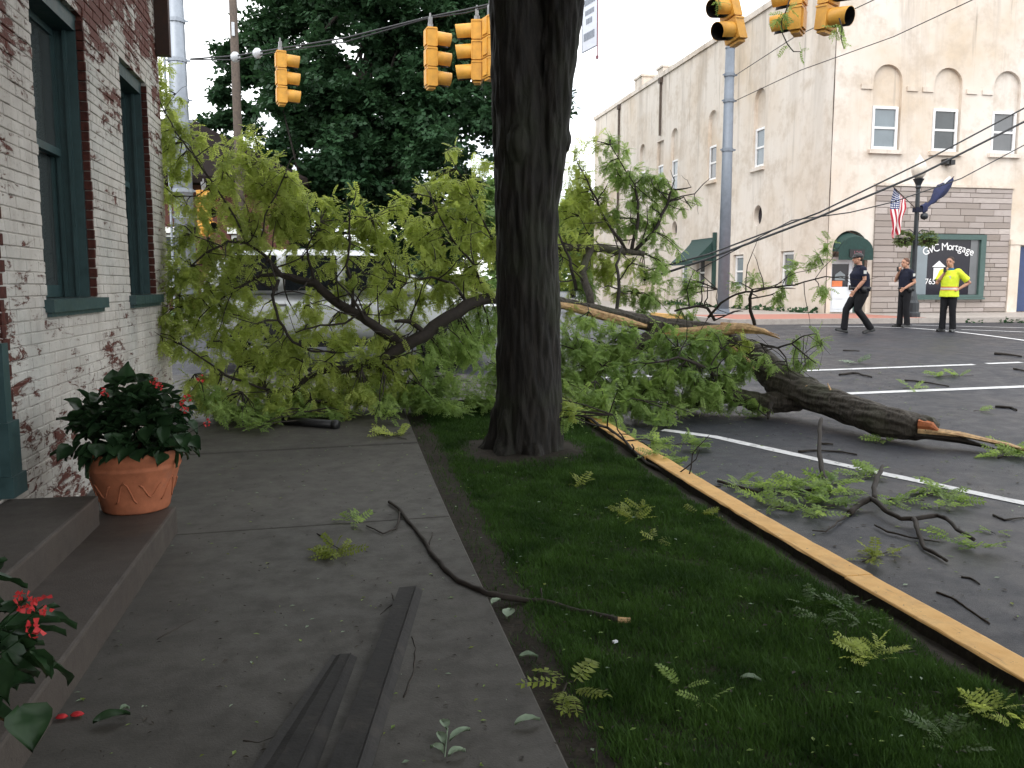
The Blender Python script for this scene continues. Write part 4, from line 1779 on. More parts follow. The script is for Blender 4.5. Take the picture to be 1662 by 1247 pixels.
def loft(mb, stations, n=16, pw=3.2, mi=0):
    """stations: (x, zb, zt, hwb, hwt)"""
    vs = []
    for x, zb, zt, hb, ht in stations:
        zc, hz = (zb + zt) / 2, (zt - zb) / 2
        for j in range(n):
            a = 2 * math.pi * (j + .5) / n
            ca, sa_ = math.cos(a), math.sin(a)
            u = math.copysign(abs(ca) ** (2 / pw), ca)
            w = math.copysign(abs(sa_) ** (2 / pw), sa_)
            f = (w + 1) / 2
            vs.append((x, u * (hb + (ht - hb) * f), zc + w * hz))
    fs = []
    for i in range(len(stations) - 1):
        for j in range(n):
            fs.append((i * n + j, i * n + (j + 1) % n, (i + 1) * n + (j + 1) % n, (i + 1) * n + j))
    fs.append(tuple(range(n)))
    fs.append(tuple((len(stations) - 1) * n + j for j in range(n - 1, -1, -1)))
    mb.add(vs, fs, mi)


mb = MB()
loft(mb, [(-2.46, .58, 1.0, .74, .70), (-2.40, .45, 1.10, .88, .84), (-2.1, .40, 1.16, .95, .90), (-1.2, .36, 1.17, .97, .92), (.6, .36, 1.15, .97, .92),
          (1.25, .36, 1.13, .97, .90), (1.8, .38, 1.08, .95, .86), (2.25, .42, 1.0, .90, .80), (2.42, .50, .88, .76, .66)], 24, 4)
mb.build('body', M['carwhite'], car, True)
mb = MB()
loft(mb, [(-2.28, 1.12, 1.24, .84, .80), (-2.12, 1.12, 1.66, .86, .72), (-1.7, 1.12, 1.82, .88, .70), (-.8, 1.12, 1.86, .89, .69), (.1, 1.12, 1.84, .89, .69),
          (.45, 1.12, 1.76, .89, .70), (.95, 1.10, 1.46, .88, .76), (1.36, 1.08, 1.16, .86, .82)], 24, 4.5)
mb.build('cabin', M['carwhite'], car, True)
for s in (-1, 1):
    for x0, x1, a, b in ((-1.95, -1.15, .10, .02), (-1.05, -.25, .02, .02), (-.15, .98, .02, .52)):
        mb = MB()
        y0, y1 = s * .905, s * .735
        vs = [(x0, y0, 1.20), (x1, y0, 1.20), (x1 - b, y1, 1.74), (x0 + a, y1, 1.74)]
        vs2 = [(x, y - s * .05, z) for x, y, z in vs]
        mb.add(vs + vs2, [(0, 1, 2, 3), (7, 6, 5, 4), (0, 4, 5, 1), (1, 5, 6, 2), (2, 6, 7, 3), (3, 7, 4, 0)])
        mb.build('side_window', M['carglass'], car)
    mb = MB()
    loft(mb, [(.72, 1.17, 1.30, .06, .06), (.80, 1.14, 1.35, .11, .11), (.90, 1.15, 1.34, .10, .10), (.95, 1.20, 1.30, .04, .04)], 12, 3)
    for i in range(len(mb.v)):
        x, y, z = mb.v[i]
        mb.v[i] = (x, y + s * 1.04, z)
    mb.build('wing_mirror', M['carwhite'], car, True)
    for x in (-1.02, .12):
        mb = MB()
        mb.box((x - .1, s * .985, .98), (.20, .04, .035))
        mb.build('door_handle', M['steel'], car)
    for x in (-1.47, 1.47):
        mb = MB()
        mb.tube([(x, s * .80, .375), (x, s * .957, .375)], .43, 24)
        mb.build('wheel_arch', M['black'], car)
        mb = MB()
        prof = [(.20, -.11), (.35, -.11), (.385, -.07), (.385, .07), (.35, .11), (.20, .11)]
        w = MB()
        w.lathe(prof, 28)
        for i in range(len(w.v)):
            a, b, c_ = w.v[i]
            w.v[i] = (x + a, s * .90 + c_, .385 + b)
        wo = w.build('wheel', M['tyre'], car, True)
        w = MB()
        w.tube([(x, s * 1.0, .385), (x, s * 1.012, .385)], .07, 12)
        for k in range(7):
            a = 2 * math.pi * k / 7
            w.tube([(x + .05 * math.cos(a), s * 1.005, .385 + .05 * math.sin(a)), (x + .22 * math.cos(a), s * .99, .385 + .22 * math.sin(a))], .026, 6)
        rr = [(x + .225 * math.cos(2 * math.pi * i / 24), s * .99, .385 + .225 * math.sin(2 * math.pi * i / 24)) for i in range(25)]
        w.tube(rr, .02, 6)
        q = w.build('rim', M['rim'])
        q.parent = wo
    mb = MB()
    mb.box((-2.40, s * .74, .98), (.09, .22, .26))
    mb.build('tail_light', M['tail'], car)
    mb = MB()
    mb.box((2.27, s * .68, .86), (.20, .28, .15))
    mb.build('headlight', M['clear'], car)
mb = MB()
mb.bbox((-2.2, -.99, .34), (2.2, -.955, .46))
mb.bbox((-2.2, .955, .34), (2.2, .99, .46))
mb.build('sill_trim', M['black'], car)
mb = MB()
vs = [(.55, -.66, 1.73), (.55, .66, 1.73), (1.28, .76, 1.19), (1.28, -.76, 1.19)]
mb.add([(x + .02, y, z + .035) for x, y, z in vs], [(0, 1, 2, 3)])
mb.build('windscreen', M['carglass'], car)

# ------------------------------------------------------------------ people
def remesh(mb, vox, smooth_n=3, name='tmp'):
    me = mb.mesh(name, M['skin'])
    bm = bmesh.new()
    bm.from_mesh(me)
    bmesh.ops.recalc_face_normals(bm, faces=bm.faces)
    bm.to_mesh(me)
    bm.free()
    o_ = bpy.data.objects.new(name, me)
    COL.objects.link(o_)
    md = o_.modifiers.new('r', 'REMESH')
    md.mode = 'VOXEL'
    md.voxel_size = vox
    s_ = o_.modifiers.new('s', 'SMOOTH')
    s_.iterations = smooth_n
    s_.factor = .5
    dg = bpy.context.evaluated_depsgraph_get()
    dg.update()
    out = bpy.data.meshes.new_from_object(o_.evaluated_get(dg))
    bpy.data.objects.remove(o_)
    return out


def blob(mb, c, r, n=12):
    c = Vector(c)
    r = r if isinstance(r, (tuple, list)) else (r, r, r)
    vs, fs = [], []
    m_ = n // 2
    for i in range(1, m_):
        a = math.pi * i / m_
        for j in range(n):
            b = 2 * math.pi * j / n
            vs.append(c + Vector((r[0] * math.sin(a) * math.cos(b), r[1] * math.sin(a) * math.sin(b), r[2] * math.cos(a))))
    k = len(vs)
    vs += [c + Vector((0, 0, r[2])), c - Vector((0, 0, r[2]))]
    for i in range(m_ - 2):
        for j in range(n):
            fs.append((i * n + j, (i + 1) * n + j, (i + 1) * n + (j + 1) % n, i * n + (j + 1) % n))
    for j in range(n):
        fs.append((k, j, (j + 1) % n))
        fs.append((k + 1, (m_ - 2) * n + (j + 1) % n, (m_ - 2) * n + j))
    mb.add(vs, fs)


def limb(mb, pts, rad, n=12):
    mb.tube(pts, rad, n)
    for p, r in zip(pts, rad):
        blob(mb, p, r * 1.0, 10)


def torso(mb, rings, n=18):
    """rings: (center, half width along body y, half depth along body x)"""
    vs = []
    for c, w, d in rings:
        for j in range(n):
            a = 2 * math.pi * j / n
            ca, sa_ = math.cos(a), math.sin(a)
            u = math.copysign(abs(ca) ** .85, ca) * d
            v_ = math.copysign(abs(sa_) ** .85, sa_) * w
            vs.append((c[0] + u, c[1] + v_, c[2]))
    fs = [(i * n + j, i * n + (j + 1) % n, (i + 1) * n + (j + 1) % n, (i + 1) * n + j) for i in range(len(rings) - 1) for j in range(n)]
    fs += [tuple(range(n)), tuple((len(rings) - 1) * n + j for j in range(n - 1, -1, -1))]
    mb.add(vs, fs)


def hand(mb, wrist, elbow, palm_dir=None, curl=.5, side=1):
    w, e = Vector(wrist), Vector(elbow)
    d = (w - e).normalized()
    up_ = Vector((0, 1, 0)) if palm_dir is None else Vector(palm_dir)
    s = d.cross(up_).normalized()
    nrm_ = s.cross(d).normalized()
    pc = w + d * .045
    blob(mb, pc, .001, 6)
    # palm
    for k in range(5):
        limb(mb, [w + d * .01, w + d * (.085) + s * (.030 - .015 * k)], [.020, .015], 8)
    lens = [.068, .078, .073, .056]
    for k in range(4):
        b = w + d * .085 + s * (.030 - .020 * k)
        dd = (d + s * (.10 - .07 * k)).normalized()
        p1 = b + dd * lens[k] * .5
        d2 = (dd * math.cos(curl) + nrm_ * math.sin(curl) * side).normalized()
        p2 = p1 + d2 * lens[k] * .5
        limb(mb, [b, p1, p2], [.0105, .0095, .008], 8)
    tb = w + d * .03 + s * .030
    td = (d * .7 + s * .75 + nrm_ * .25 * side).normalized()
    limb(mb, [tb, tb + td * .035, tb + td * .035 + (td + d * .6).normalized() * .03], [.013, .011, .0095], 8)


def person(label, loc, facing, H, build, arms, legs, head_turn=0.0, outfit='officer', hair='hair', cap=False, lean=0.0, wide=1.0, group=None):
    """local frame: +x the way the person faces, +y their left; built for 1.78 m and scaled"""
    s = H / 1.78
    t = thing('person', label, 'person', loc, math.atan2(facing.y, facing.x), group)
    t.scale = (s, s, s)
    hipz = legs['hipz']
    cx = lean
    W = wide
    chest = (cx * .8, 0, hipz + .37)
    neckb = (cx * .95, 0, hipz + .53)
    hc = Vector((cx + .035, 0, hipz + .695))
    sh = {1: Vector((cx * .85, .185 * W, hipz + .475)), -1: Vector((cx * .85, -.185 * W, hipz + .475))}
    hip = {1: Vector((0, .085 * W, hipz - .02)), -1: Vector((0, -.085 * W, hipz - .02))}
    rings = [((0, 0, hipz - .10), .165 * W, .115 * W), ((0, 0, hipz), .172 * W, .125 * W), ((cx * .25, 0, hipz + .12), .160 * W, .128 * build), ((cx * .5, 0, hipz + .24), .170 * W, .132 * build),
             ((cx * .75, 0, hipz + .36), .185 * W, .128 * build), ((cx * .85, 0, hipz + .45), .178 * W, .105), ((cx * .9, 0, hipz + .51), .11, .075)]
    # body: one continuous figure
    b = MB()
    torso(b, [(c, w * .9, d * .88) for c, w, d in rings])
    limb(b, [Vector(neckb) - Vector((0, 0, .06)), Vector((cx + .0, 0, hipz + .565)), hc + Vector((-.02, 0, -.04))], [.066, .060, .060])
    rot = Matrix.Rotation(head_turn, 3, 'Z')

    def hp(x, y, z):
        return hc + rot @ Vector((x, y, z))
    for c, r in (((0, 0, .035), (.098, .078, .092)), ((.018, 0, -.035), (.076, .064, .080)), ((.045, 0, -.082), (.040, .040, .030)), ((-.03, 0, .02), (.082, .074, .085))):
        blob(b, hp(*c), r, 20)
    limb(b, [hp(.088, 0, .022), hp(.107, 0, -.010), hp(.114, 0, -.026)], [.011, .014, .016], 8)
    limb(b, [hp(.084, -.03, .036), hp(.088, 0, .038), hp(.084, .03, .036)], [.012, .012, .012], 8)
    limb(b, [hp(.083, -.018, -.058), hp(.090, 0, -.058), hp(.083, .018, -.058)], [.009, .011, .009], 8)
    for q in (-1, 1):
        blob(b, hp(-.005, q * .078, .0), (.022, .010, .032), 10)
    for q in (-1, 1):
        el, wr = Vector(arms[q][0]), Vector(arms[q][1])
        limb(b, [sh[q], sh[q].lerp(el, .5), el, el.lerp(wr, .35), wr], [.055, .048, .041, .043, .029])
        hand(b, wr, el, arms[q][2] if len(arms[q]) > 2 else None, arms[q][3] if len(arms[q]) > 3 else .55, q)
        kn, an = Vector(legs[q][0]), Vector(legs[q][1])
        limb(b, [hip[q], kn, kn.lerp(an, .3), an], [.085, .055, .055, .038])
    me = remesh(b, .0075, 2, 'body')
    me.materials.clear()
    me.materials.append(M['skin'])
    me.polygons.foreach_set('use_smooth', [True] * len(me.polygons))
    link(bpy.data.objects.new('body', me), t)

    def cloth(mb, name, mat, vox=.013, sm=3):
        m2 = remesh(mb, vox, sm, name)
        m2.materials.clear()
        m2.materials.append(mat)
        m2.polygons.foreach_set('use_smooth', [True] * len(m2.polygons))
        return link(bpy.data.objects.new(name, m2), t)
    # shirt
    c = MB()
    loose = 1.13 if outfit == 'worker' else 1.04
    top = [(cc, w * loose, d * loose + .006) for cc, w, d in rings]
    if outfit == 'worker':
        top[0] = ((0, 0, hipz - .12), .215 * W, .175)
        top[1] = ((0, 0, hipz + .0), .205 * W, .165)
    else:
        top = top[1:]
    torso(c, top)
    for q in (-1, 1):
        el = Vector(arms[q][0])
        k = .80 if outfit == 'worker' else .68
        e2 = sh[q].lerp(el, k)
        a = .078 if outfit == 'worker' else .066
        limb(c, [sh[q] + Vector((0, -q * .03, 0)), sh[q]], [.075, a])
        c.tube([sh[q], sh[q].lerp(el, .4), e2], [a, a * .98, a * (1.08 if outfit == 'worker' else .98)], 14)
    sc_ = cloth(c, 'shirt', M['hivis'] if outfit == 'worker' else M['navy'])
    c = MB()
    c.tube([Vector(neckb) + Vector((0, 0, -.03)), Vector(neckb) + Vector((.0, 0, .035))], [.085, .072], 14, caps=False)
    c.build('collar', M['tshirt'] if outfit == 'worker' else M['navy'], t, True)
    # trousers
    c = MB()
    torso(c, [((0, 0, hipz - .13), .165 * W, .12 * W), ((0, 0, hipz - .04), .178 * W, .132 * W), ((0, 0, hipz + .05), .172 * W, .132 * W)])
    for q in (-1, 1):
        kn, an = Vector(legs[q][0]), Vector(legs[q][1])
        limb(c, [hip[q] - Vector((0, 0, .04)), hip[q].lerp(kn, .5), kn], [.103 * W, .094 * W, .078])
        c.tube([kn, kn.lerp(an, .5), an + Vector((0, 0, -.035))], [.078, .074, .078], 14)
    cloth(c, 'trousers', M['trouser'])
    # shoes
    for q in (-1, 1):
        an = Vector(legs[q][1])
        td = Vector(legs[q][2]).normalized()
        c = MB()
        zf = an + Vector((0, 0, -.055))
        limb(c, [zf - td * .06, zf + td * .06, zf + td * .17], [.042, .043, .034])
        c.box(zf + td * .05 + Vector((0, 0, -.03)), (.27, .085, .022), Matrix.Rotation(math.atan2(td.y, td.x), 3, 'Z') @ Matrix.Rotation(-math.asin(max(-1, min(1, td.z))), 3, 'Y'))
        cloth(c, 'shoe', M['shoe'], .009, 2)
    # belt
    if outfit == 'officer':
        c = MB()
        torso(c, [((cx * .12, 0, hipz + .035), .186 * W, .150 * build), ((cx * .14, 0, hipz + .085), .186 * W, .150 * build)])
        c.box((.02, .19 * W, hipz + .03), (.10, .05, .13))
        c.box((-.06, -.19 * W, hipz + .0), (.07, .06, .20))
        c.box((-.11, .13 * W, hipz + .04), (.06, .06, .10))
        c.build('duty_belt', M['black'], t, True)
        for q in (-1, 1):
            el = Vector(arms[q][0])
            pc = sh[q].lerp(el, .30)
            c = MB()
            c.box(pc + Vector((0, q * .066, 0)), (.062, .012, .072))
            c.build('shoulder_patch', M['badge'], t)
    else:
        c = MB()
        c.box((cx + .155, .07, hipz + .34), (.012, .055, .07))
        c.build('badge', M['badge'], t)
    # hair, brows, eyes, mouth
    c = MB()
    blob(c, hp(-.012, 0, .050), (.098, .083, .090), 20)
    blob(c, hp(-.045, 0, .005), (.064, .078, .075), 20)
    hm = remesh(c, .008, 1, 'hair')
    bm = bmesh.new()
    bm.from_mesh(hm)
    inv = rot.transposed()
    kill = []
    for v in bm.verts:
        l_ = inv @ (v.co - hc)
        if l_.x > .062 and l_.z < .085 or (l_.x > .01 and l_.z < .03) or l_.z < -.055:
            kill.append(v)
    bmesh.ops.delete(bm, geom=kill, context='VERTS')
    bm.to_mesh(hm)
    bm.free()
    hm.materials.clear()
    hm.materials.append(M[hair])
    link(bpy.data.objects.new('hair', hm), t)
    for q in (-1, 1):
        c = MB()
        blob(c, hp(.085, q * .030, .018), (.010, .013, .008), 8)
        c.build('eye', M['eye'], t, True)
        c = MB()
        c.tube([hp(.096, q * .014, .040), hp(.093, q * .045, .038)], .005, 6)
        c.build('eyebrow', M[hair], t)
    c = MB()
    c.tube([hp(.094, -.018, -.058), hp(.101, 0, -.058), hp(.094, .018, -.058)], .005, 6)
    c.build('mouth', M['lip'], t)
    if cap:
        c = MB()
        blob(c, hp(-.005, 0, .062), (.112, .094, .078), 20)
        c.tube([hp(.05, 0, .045), hp(.15, 0, .032)], [.086, .060], 16, flat=.16)
        cloth(c, 'cap', M['black'], .009, 2)
    return t


LEFT = -RT
p = G(1394, 541, -.13)
person('police officer in a black cap and navy shirt walking left across the road', (p.x, p.y, rz(p.x, p.y) + .004), LEFT, 1.82, 1.42,
       {1: ((.03, .25, 1.17), (.21, .20, .93), (0, 1, 0), .6), -1: ((-.16, -.25, 1.19), (-.10, -.27, .93))},
       {'hipz': .93, 1: ((.10, .09, .52), (-.23, .09, .125), (1, 0, -.25)), -1: ((.27, -.09, .52), (.30, -.09, .105), (1, 0, .20))},
       0, 'officer', 'hair', True, .06, 1.2)
p = G(1466, 532, -.13)
person('bareheaded police officer in navy beside the street lamp, one hand raised to the mouth', (p.x, p.y, rz(p.x, p.y) + .004), (LEFT * .9 - Vector((0, .25, 0))).normalized(), 1.74, 1.05,
       {1: ((-.06, .25, 1.16), (.16, .17, 1.01), (0, 1, 0), .8), -1: ((.10, -.25, 1.20), (.17, -.06, 1.43), (0, 1, 0), 1.2)},
       {'hipz': .95, 1: ((.03, .10, .52), (-.02, .11, .10), (1, .15, 0)), -1: ((.03, -.09, .52), (.04, -.10, .10), (1, -.1, 0))},
       0, 'officer', 'hairred', False, .0, 1.0)
radio_loc = bpy.data.objects['person.001'].matrix_world
p = G(1537, 539, -.13)
pw = person('worker in a bright yellow high visibility shirt with left hand on the hip', (p.x, p.y, rz(p.x, p.y) + .004), (LEFT * .82 - Vector((.05, .55, 0))).normalized(), 1.72, 1.12,
            {1: ((-.20, .36, 1.17), (-.01, .235, 1.03), (0, 0, 1), .9), -1: ((.13, -.24, 1.16), (.17, -.05, 1.40), (0, 1, 0), 1.2)},
            {'hipz': .95, 1: ((.02, .11, .52), (-.02, .12, .10), (1, .2, 0)), -1: ((.05, -.09, .52), (.05, -.10, .10), (1, -.1, 0))},
            .15, 'worker', 'hair', False, .0, 1.02)
# radios held near the mouth
bpy.context.view_layer.update()
for nm, lab in (('person.001', 'small black hand-held radio at the bareheaded officer\'s mouth'), ('person.002', 'small black hand-held radio at the yellow-shirted worker\'s chin')):
    mw = bpy.data.objects[nm].matrix_world
    mb = MB()
    c = Vector((.215, -.035, 1.50)) if nm == 'person.001' else Vector((.215, -.02, 1.47))
    mb.box(c, (.045, .06, .12))
    mb.tube([c + Vector((0, .02, .06)), c + Vector((0, .02, .15))], .008, 6)
    o_ = mb.build('hand_radio', M['black'])
    o_.data.transform(mw)
    tag(o_, lab, 'radio')

# ------------------------------------------------------------------ standing tree
FH = Vector((math.sin(YAW), math.cos(YAW), 0))


def PD(u, v, dh):
    """point seen there whose level distance from the eye plane is dh"""
    r = ray(u, v)
    return EYE + r * (dh / r.dot(FH))


def displaced(me, amp, sx, sz, seed, fine=.35, axis=None):
    """bark ridges along the grain, pushed along the vertex normals"""
    n = len(me.vertices)
    co = [v.co.copy() for v in me.vertices]
    no = [v.normal.copy() for v in me.vertices]
    for i in range(n):
        p = co[i]
        if axis is not None:
            al = p.dot(axis)
            pe = p - axis * al
            p = Vector((pe.x, pe.y + pe.z * .7, al))
            if abs(axis.z) < .5:
                p = Vector((pe.x * .7 + pe.y, pe.z, al))
        a = noise.noise((p.x * sx + seed, p.y * sx, p.z * sz))
        b = noise.noise((p.x * sx * 2.3, p.y * sx * 2.3 + seed, p.z * sz * 2.2))
        rdg = (1 - abs(a) * 2.2) * .6 + b * fine
        me.vertices[i].co = co[i] + no[i] * amp * rdg
    me.update()


def finish(me, name, mat, parent):
    me.materials.clear()
    me.materials.append(mat)
    me.polygons.foreach_set('use_smooth', [True] * len(me.polygons))
    return put(link(bpy.data.objects.new(name, me)), parent)


DT = 7.58
k_ = DT / FPX
tree = thing('tree', 'large standing tree whose dark forked trunk rises from the lawn strip', 'tree', (TREE.x, TREE.y, .02))
mb = MB()
main = [(856, 770, 60), (857, 720, 56), (858, 640, 51), (858, 500, 49.5), (855, 400, 47), (853, 337, 46), (852, 270, 47), (848, 200, 46), (842, 100, 42), (838, 0, 40), (834, -120, 37), (826, -260, 33)]
limb(mb, [PD(u, v, DT) for u, v, r in main], [r * k_ for u, v, r in main], 28)
right = [(866, 440, 33), (874, 337, 30), (882, 270, 31), (892, 200, 31), (900, 118, 29), (914, 0, 31), (934, -120, 28), (962, -260, 25)]
limb(mb, [PD(u, v, DT - .05) for u, v, r in right], [r * k_ for u, v, r in right], 24)
blob(mb, PD(908, 226, DT - .06), (.10, .10, .12), 14)
blob(mb, PD(842, 236, DT - .2), (.10, .10, .2), 14)
for a in range(7):
    an = a * 2 * math.pi / 7 + .35
    r1 = random.uniform(.30, .36)
    limb(mb, [TREE + Vector((.19 * math.cos(an), .19 * math.sin(an), .40)), TREE + Vector((.22 * math.cos(an), .22 * math.sin(an), .17)), TREE + Vector((r1 * math.cos(an), r1 * math.sin(an), -.03)), TREE + Vector((r1 * 1.25 * math.cos(an + .1), r1 * 1.25 * math.sin(an + .1), -.14))], [.085, .10, .10, .07], 10)
me = remesh(mb, .0135, 3, 'trunk')
displaced(me, .024, 13, 2.2, 3.3, .7)
finish(me, 'trunk', M['bark'], tree)
forkL, forkR = PD(826, -260, DT), PD(962, -260, DT - .05)
ends = []
for base, dirs in ((forkL, [(-.8, -.6, 1.0), (-.5, .8, 1.1), (.1, -1, .9), (-.9, .1, .7), (0, 0, 1.3)]), (forkR, [(.9, -.3, 1.0), (.5, .9, 1.0), (.6, -.9, .9), (1.0, .3, .7)])):
    for d in dirs:
        L = random.uniform(3.6, 4.6)
        p1 = base + Vector(d) * L * .35 + Vector((0, 0, .5))
        p2 = base + Vector(d) * L * .75 + Vector((0, 0, .6))
        p3 = base + Vector(d) * L + Vector((random.uniform(-.5, .5), random.uniform(-.5, .5), .6))
        mb = MB()
        mb.tube([base - Vector((0, 0, .25)), p1, p2, p3], [.15, .10, .06, .02], 8)
        put(mb.build('limb', M['bark'], None, True), tree)
        ends += [p1, p2, p3]


# ---- leaf sprays
def leaf_template(kind):
    V, Fq = [], []

    def leaflet(b, d, s, L, w, droop):
        d = Vector(d).normalized()
        s = Vector(s)
        b = Vector(b)
        n = len(V)
        V.extend([b, b + d * L * .45 + s * w - Vector((0, 0, droop * .3)), b + d * L - Vector((0, 0, droop)), b + d * L * .45 - s * w - Vector((0, 0, droop * .3))])
        Fq.append((n, n + 1, n + 2, n + 3))
    rnd = random.Random(kind)
    if kind < 10:          # pinnate frond of length 1
        bend = rnd.uniform(.10, .34)
        side = rnd.uniform(-.16, .16)
        npair = 6 + kind % 2

        def ax(t):
            return Vector((t * (1 - .12 * bend * t), side * t * t, -bend * t * t))
        for i in range(2):
            a, b = ax(i / 2), ax((i + 1) / 2)
            n = len(V)
            w = .010
            V.extend([a + Vector((0, w, 0)), b + Vector((0, w * .7, 0)), b - Vector((0, w * .7, 0)), a - Vector((0, w, 0))])
            Fq.append((n, n + 1, n + 2, n + 3))
        for i in range(npair):
            t = .14 + .82 * i / (npair - 1)
            b = ax(t)
            tw = rnd.uniform(-.25, .25)
            for s in (-1, 1):
                d = Vector((.42 + rnd.uniform(-.12, .12), s, rnd.uniform(-.18, .12)))
                sd = Vector((.9, -s * .38, tw))
                leaflet(b, d, sd * 1, .25 * (1 - .3 * abs(t - .5)) * rnd.uniform(.85, 1.15), .066, .03 + rnd.uniform(0, .04))
        leaflet(ax(1), (1, side, -.4), Vector((0, 1, 0)), .2, .05, .04)
    elif kind < 20:        # spray of broad leaves, size about 1
        for i in range(6):
            a = rnd.uniform(0, 2 * math.pi)
            e = rnd.uniform(-.6, .5)
            b = Vector((rnd.uniform(-.32, .32), rnd.uniform(-.32, .32), rnd.uniform(-.25, .25)))
            d = Vector((math.cos(a), math.sin(a), e - .25))
            sd = Vector((-math.sin(a), math.cos(a), rnd.uniform(-.5, .5)))
            leaflet(b, d, sd, rnd.uniform(.40, .58), .19, .06)
    return np.array([tuple(v) for v in V], dtype=np.float64), np.array(Fq, dtype=np.int64)


TPL = {k: leaf_template(k) for k in (1, 2, 3, 4, 11, 12, 13)}


def bases(d, up_):
    d = d / np.linalg.norm(d, axis=1, keepdims=True)
    s = np.cross(up_, d)
    s /= np.maximum(np.linalg.norm(s, axis=1, keepdims=True), 1e-6)
    u = np.cross(d, s)
    return d, s, u


def scatter(name, specs, mats, parent=None, kind='stuff', kinds=(1, 2, 3, 4)):
    """specs: list of (origin, dir, up, size, material index)"""
    if not specs:
        return None
    o = np.array([tuple(s[0]) for s in specs])
    d, s, u = bases(np.array([tuple(x[1]) for x in specs]), np.array([tuple(x[2]) for x in specs]))
    sz = np.array([x[3] for x in specs])
    mi = np.array([x[4] for x in specs])
    pick = np.arange(len(specs)) % len(kinds)
    Vs, Fs, Ms = [], [], []
    base = 0
    for k in range(len(kinds)):
        ix = np.where(pick == k)[0]
        if not len(ix):
            continue
        tv, tf = TPL[kinds[k]]
        w = (tv[None, :, 0, None] * d[ix][:, None, :] + tv[None, :, 1, None] * s[ix][:, None, :] + tv[None, :, 2, None] * u[ix][:, None, :]) * sz[ix][:, None, None] + o[ix][:, None, :]
        n, m_ = w.shape[0], w.shape[1]
        f = tf[None, :, :] + (np.arange(n) * m_)[:, None, None] + base
        Vs.append(w.reshape(-1, 3))
        Fs.append(f.reshape(-1, 4))
        Ms.append(np.repeat(mi[ix], len(tf)))
        base += n * m_
    ob = np_mesh(name, np.concatenate(Vs), np.concatenate(Fs), mats, None, np.concatenate(Ms) if len(aslist(mats)) > 1 else None)
    if parent is not None:
        put(ob, parent)
    if kind:
        ob['kind'] = kind
    return ob


def rdir():
    while True:
        v = Vector((random.uniform(-1, 1), random.uniform(-1, 1), random.uniform(-1, 1)))
        if .05 < v.length < 1:
            return v.normalized()


# crown of the standing tree, out of view, spread and thickened to shade the foreground
specs = []
CC = Vector((1.4, 3.6, 9.0))
nb = 330
cl = []
for i in range(nb):
    v = rdir()
    r = random.uniform(.25, 1) ** .5
    c = CC + Vector((v.x * 6.6 * r, v.y * 9.5 * r, v.z * 2.8 * r))
    cl.append((c, random.uniform(.9, 1.5)))
for c, r in cl:
    for j in range(62):
        v = rdir() * r * random.uniform(.3, 1)
        p = c + Vector((v.x, v.y, v.z * .6))
        # underside kept above the sight lines; front cut off to light the fallen limb
        if p.y > 8.4 or p.z < 4.9 + .32 * max(0, p.dot(FH) - 4) or (p.x < WX + .1):
            continue
        specs.append((p, rdir() + Vector((0, 0, -.2)), Vector((random.uniform(-.4, .4), random.uniform(-.4, .4), 1)), random.uniform(.42, .62), 0))
scatter('foliage', specs, M['canopy'], tree, 'stuff', (11, 12, 13))


# ------------------------------------------------------------------ background trees
def bg_tree(name, label, base, trunk_pts, rad, blobs, mat, size, dens, group=None, cat='tree', seed=1, limbs=True):
    random.seed(seed)
    t = thing(name, label, cat, base, 0, group)
    mb = MB()
    mb.tube([base - Vector((0, 0, .2))] + trunk_pts, [rad * (1.25 - .75 * i / len(trunk_pts)) for i in range(len(trunk_pts) + 1)], 9)
    put(mb.build('trunk', M['darkbark'], None, True), t)
    if limbs:
        for c, r in blobs[::2]:
            a = trunk_pts[min(len(trunk_pts) - 1, random.randint(0, len(trunk_pts) - 1))]
            if (c - a).length < .8:
                continue
            mb = MB()
            mid = a.lerp(c, .5) + Vector((0, 0, -.15 * (c - a).length))
            mb.tube([a, mid, c], [rad * .22, rad * .14, rad * .05], 6)
            put(mb.build('limb', M['darkbark'], None, True), t)
    sp_ = []
    for c, r in blobs:
        nsub = max(3, int(r * r * 15))
        for q in range(nsub):
            v = rdir()
            cc = c + v * r * random.uniform(.1, 1.0)
            rs = random.uniform(.28, .55) * min(1.0, r * .6)
            for j in range(int(dens * random.uniform(.6, 1.4))):
                w = rdir()
                p = cc + Vector((w.x, w.y, w.z * .55)) * rs * random.uniform(.3, 1.15) * 1.6
                sp_.append((p, w + Vector((0, 0, -.35)), Vector((random.uniform(-.6, .6), random.uniform(-.6, .6), 1)), size * random.uniform(.7, 1.25), 0))
    scatter('crown', sp_, mat, t, 'stuff', (11, 12, 13))
    return t


def pxblobs(lst, dh, spread):
    out = []
    for u, v, r in lst:
        d = dh + random.uniform(-spread, spread)
        out.append((PD(u, v, d), r / FPX * d))
    return out


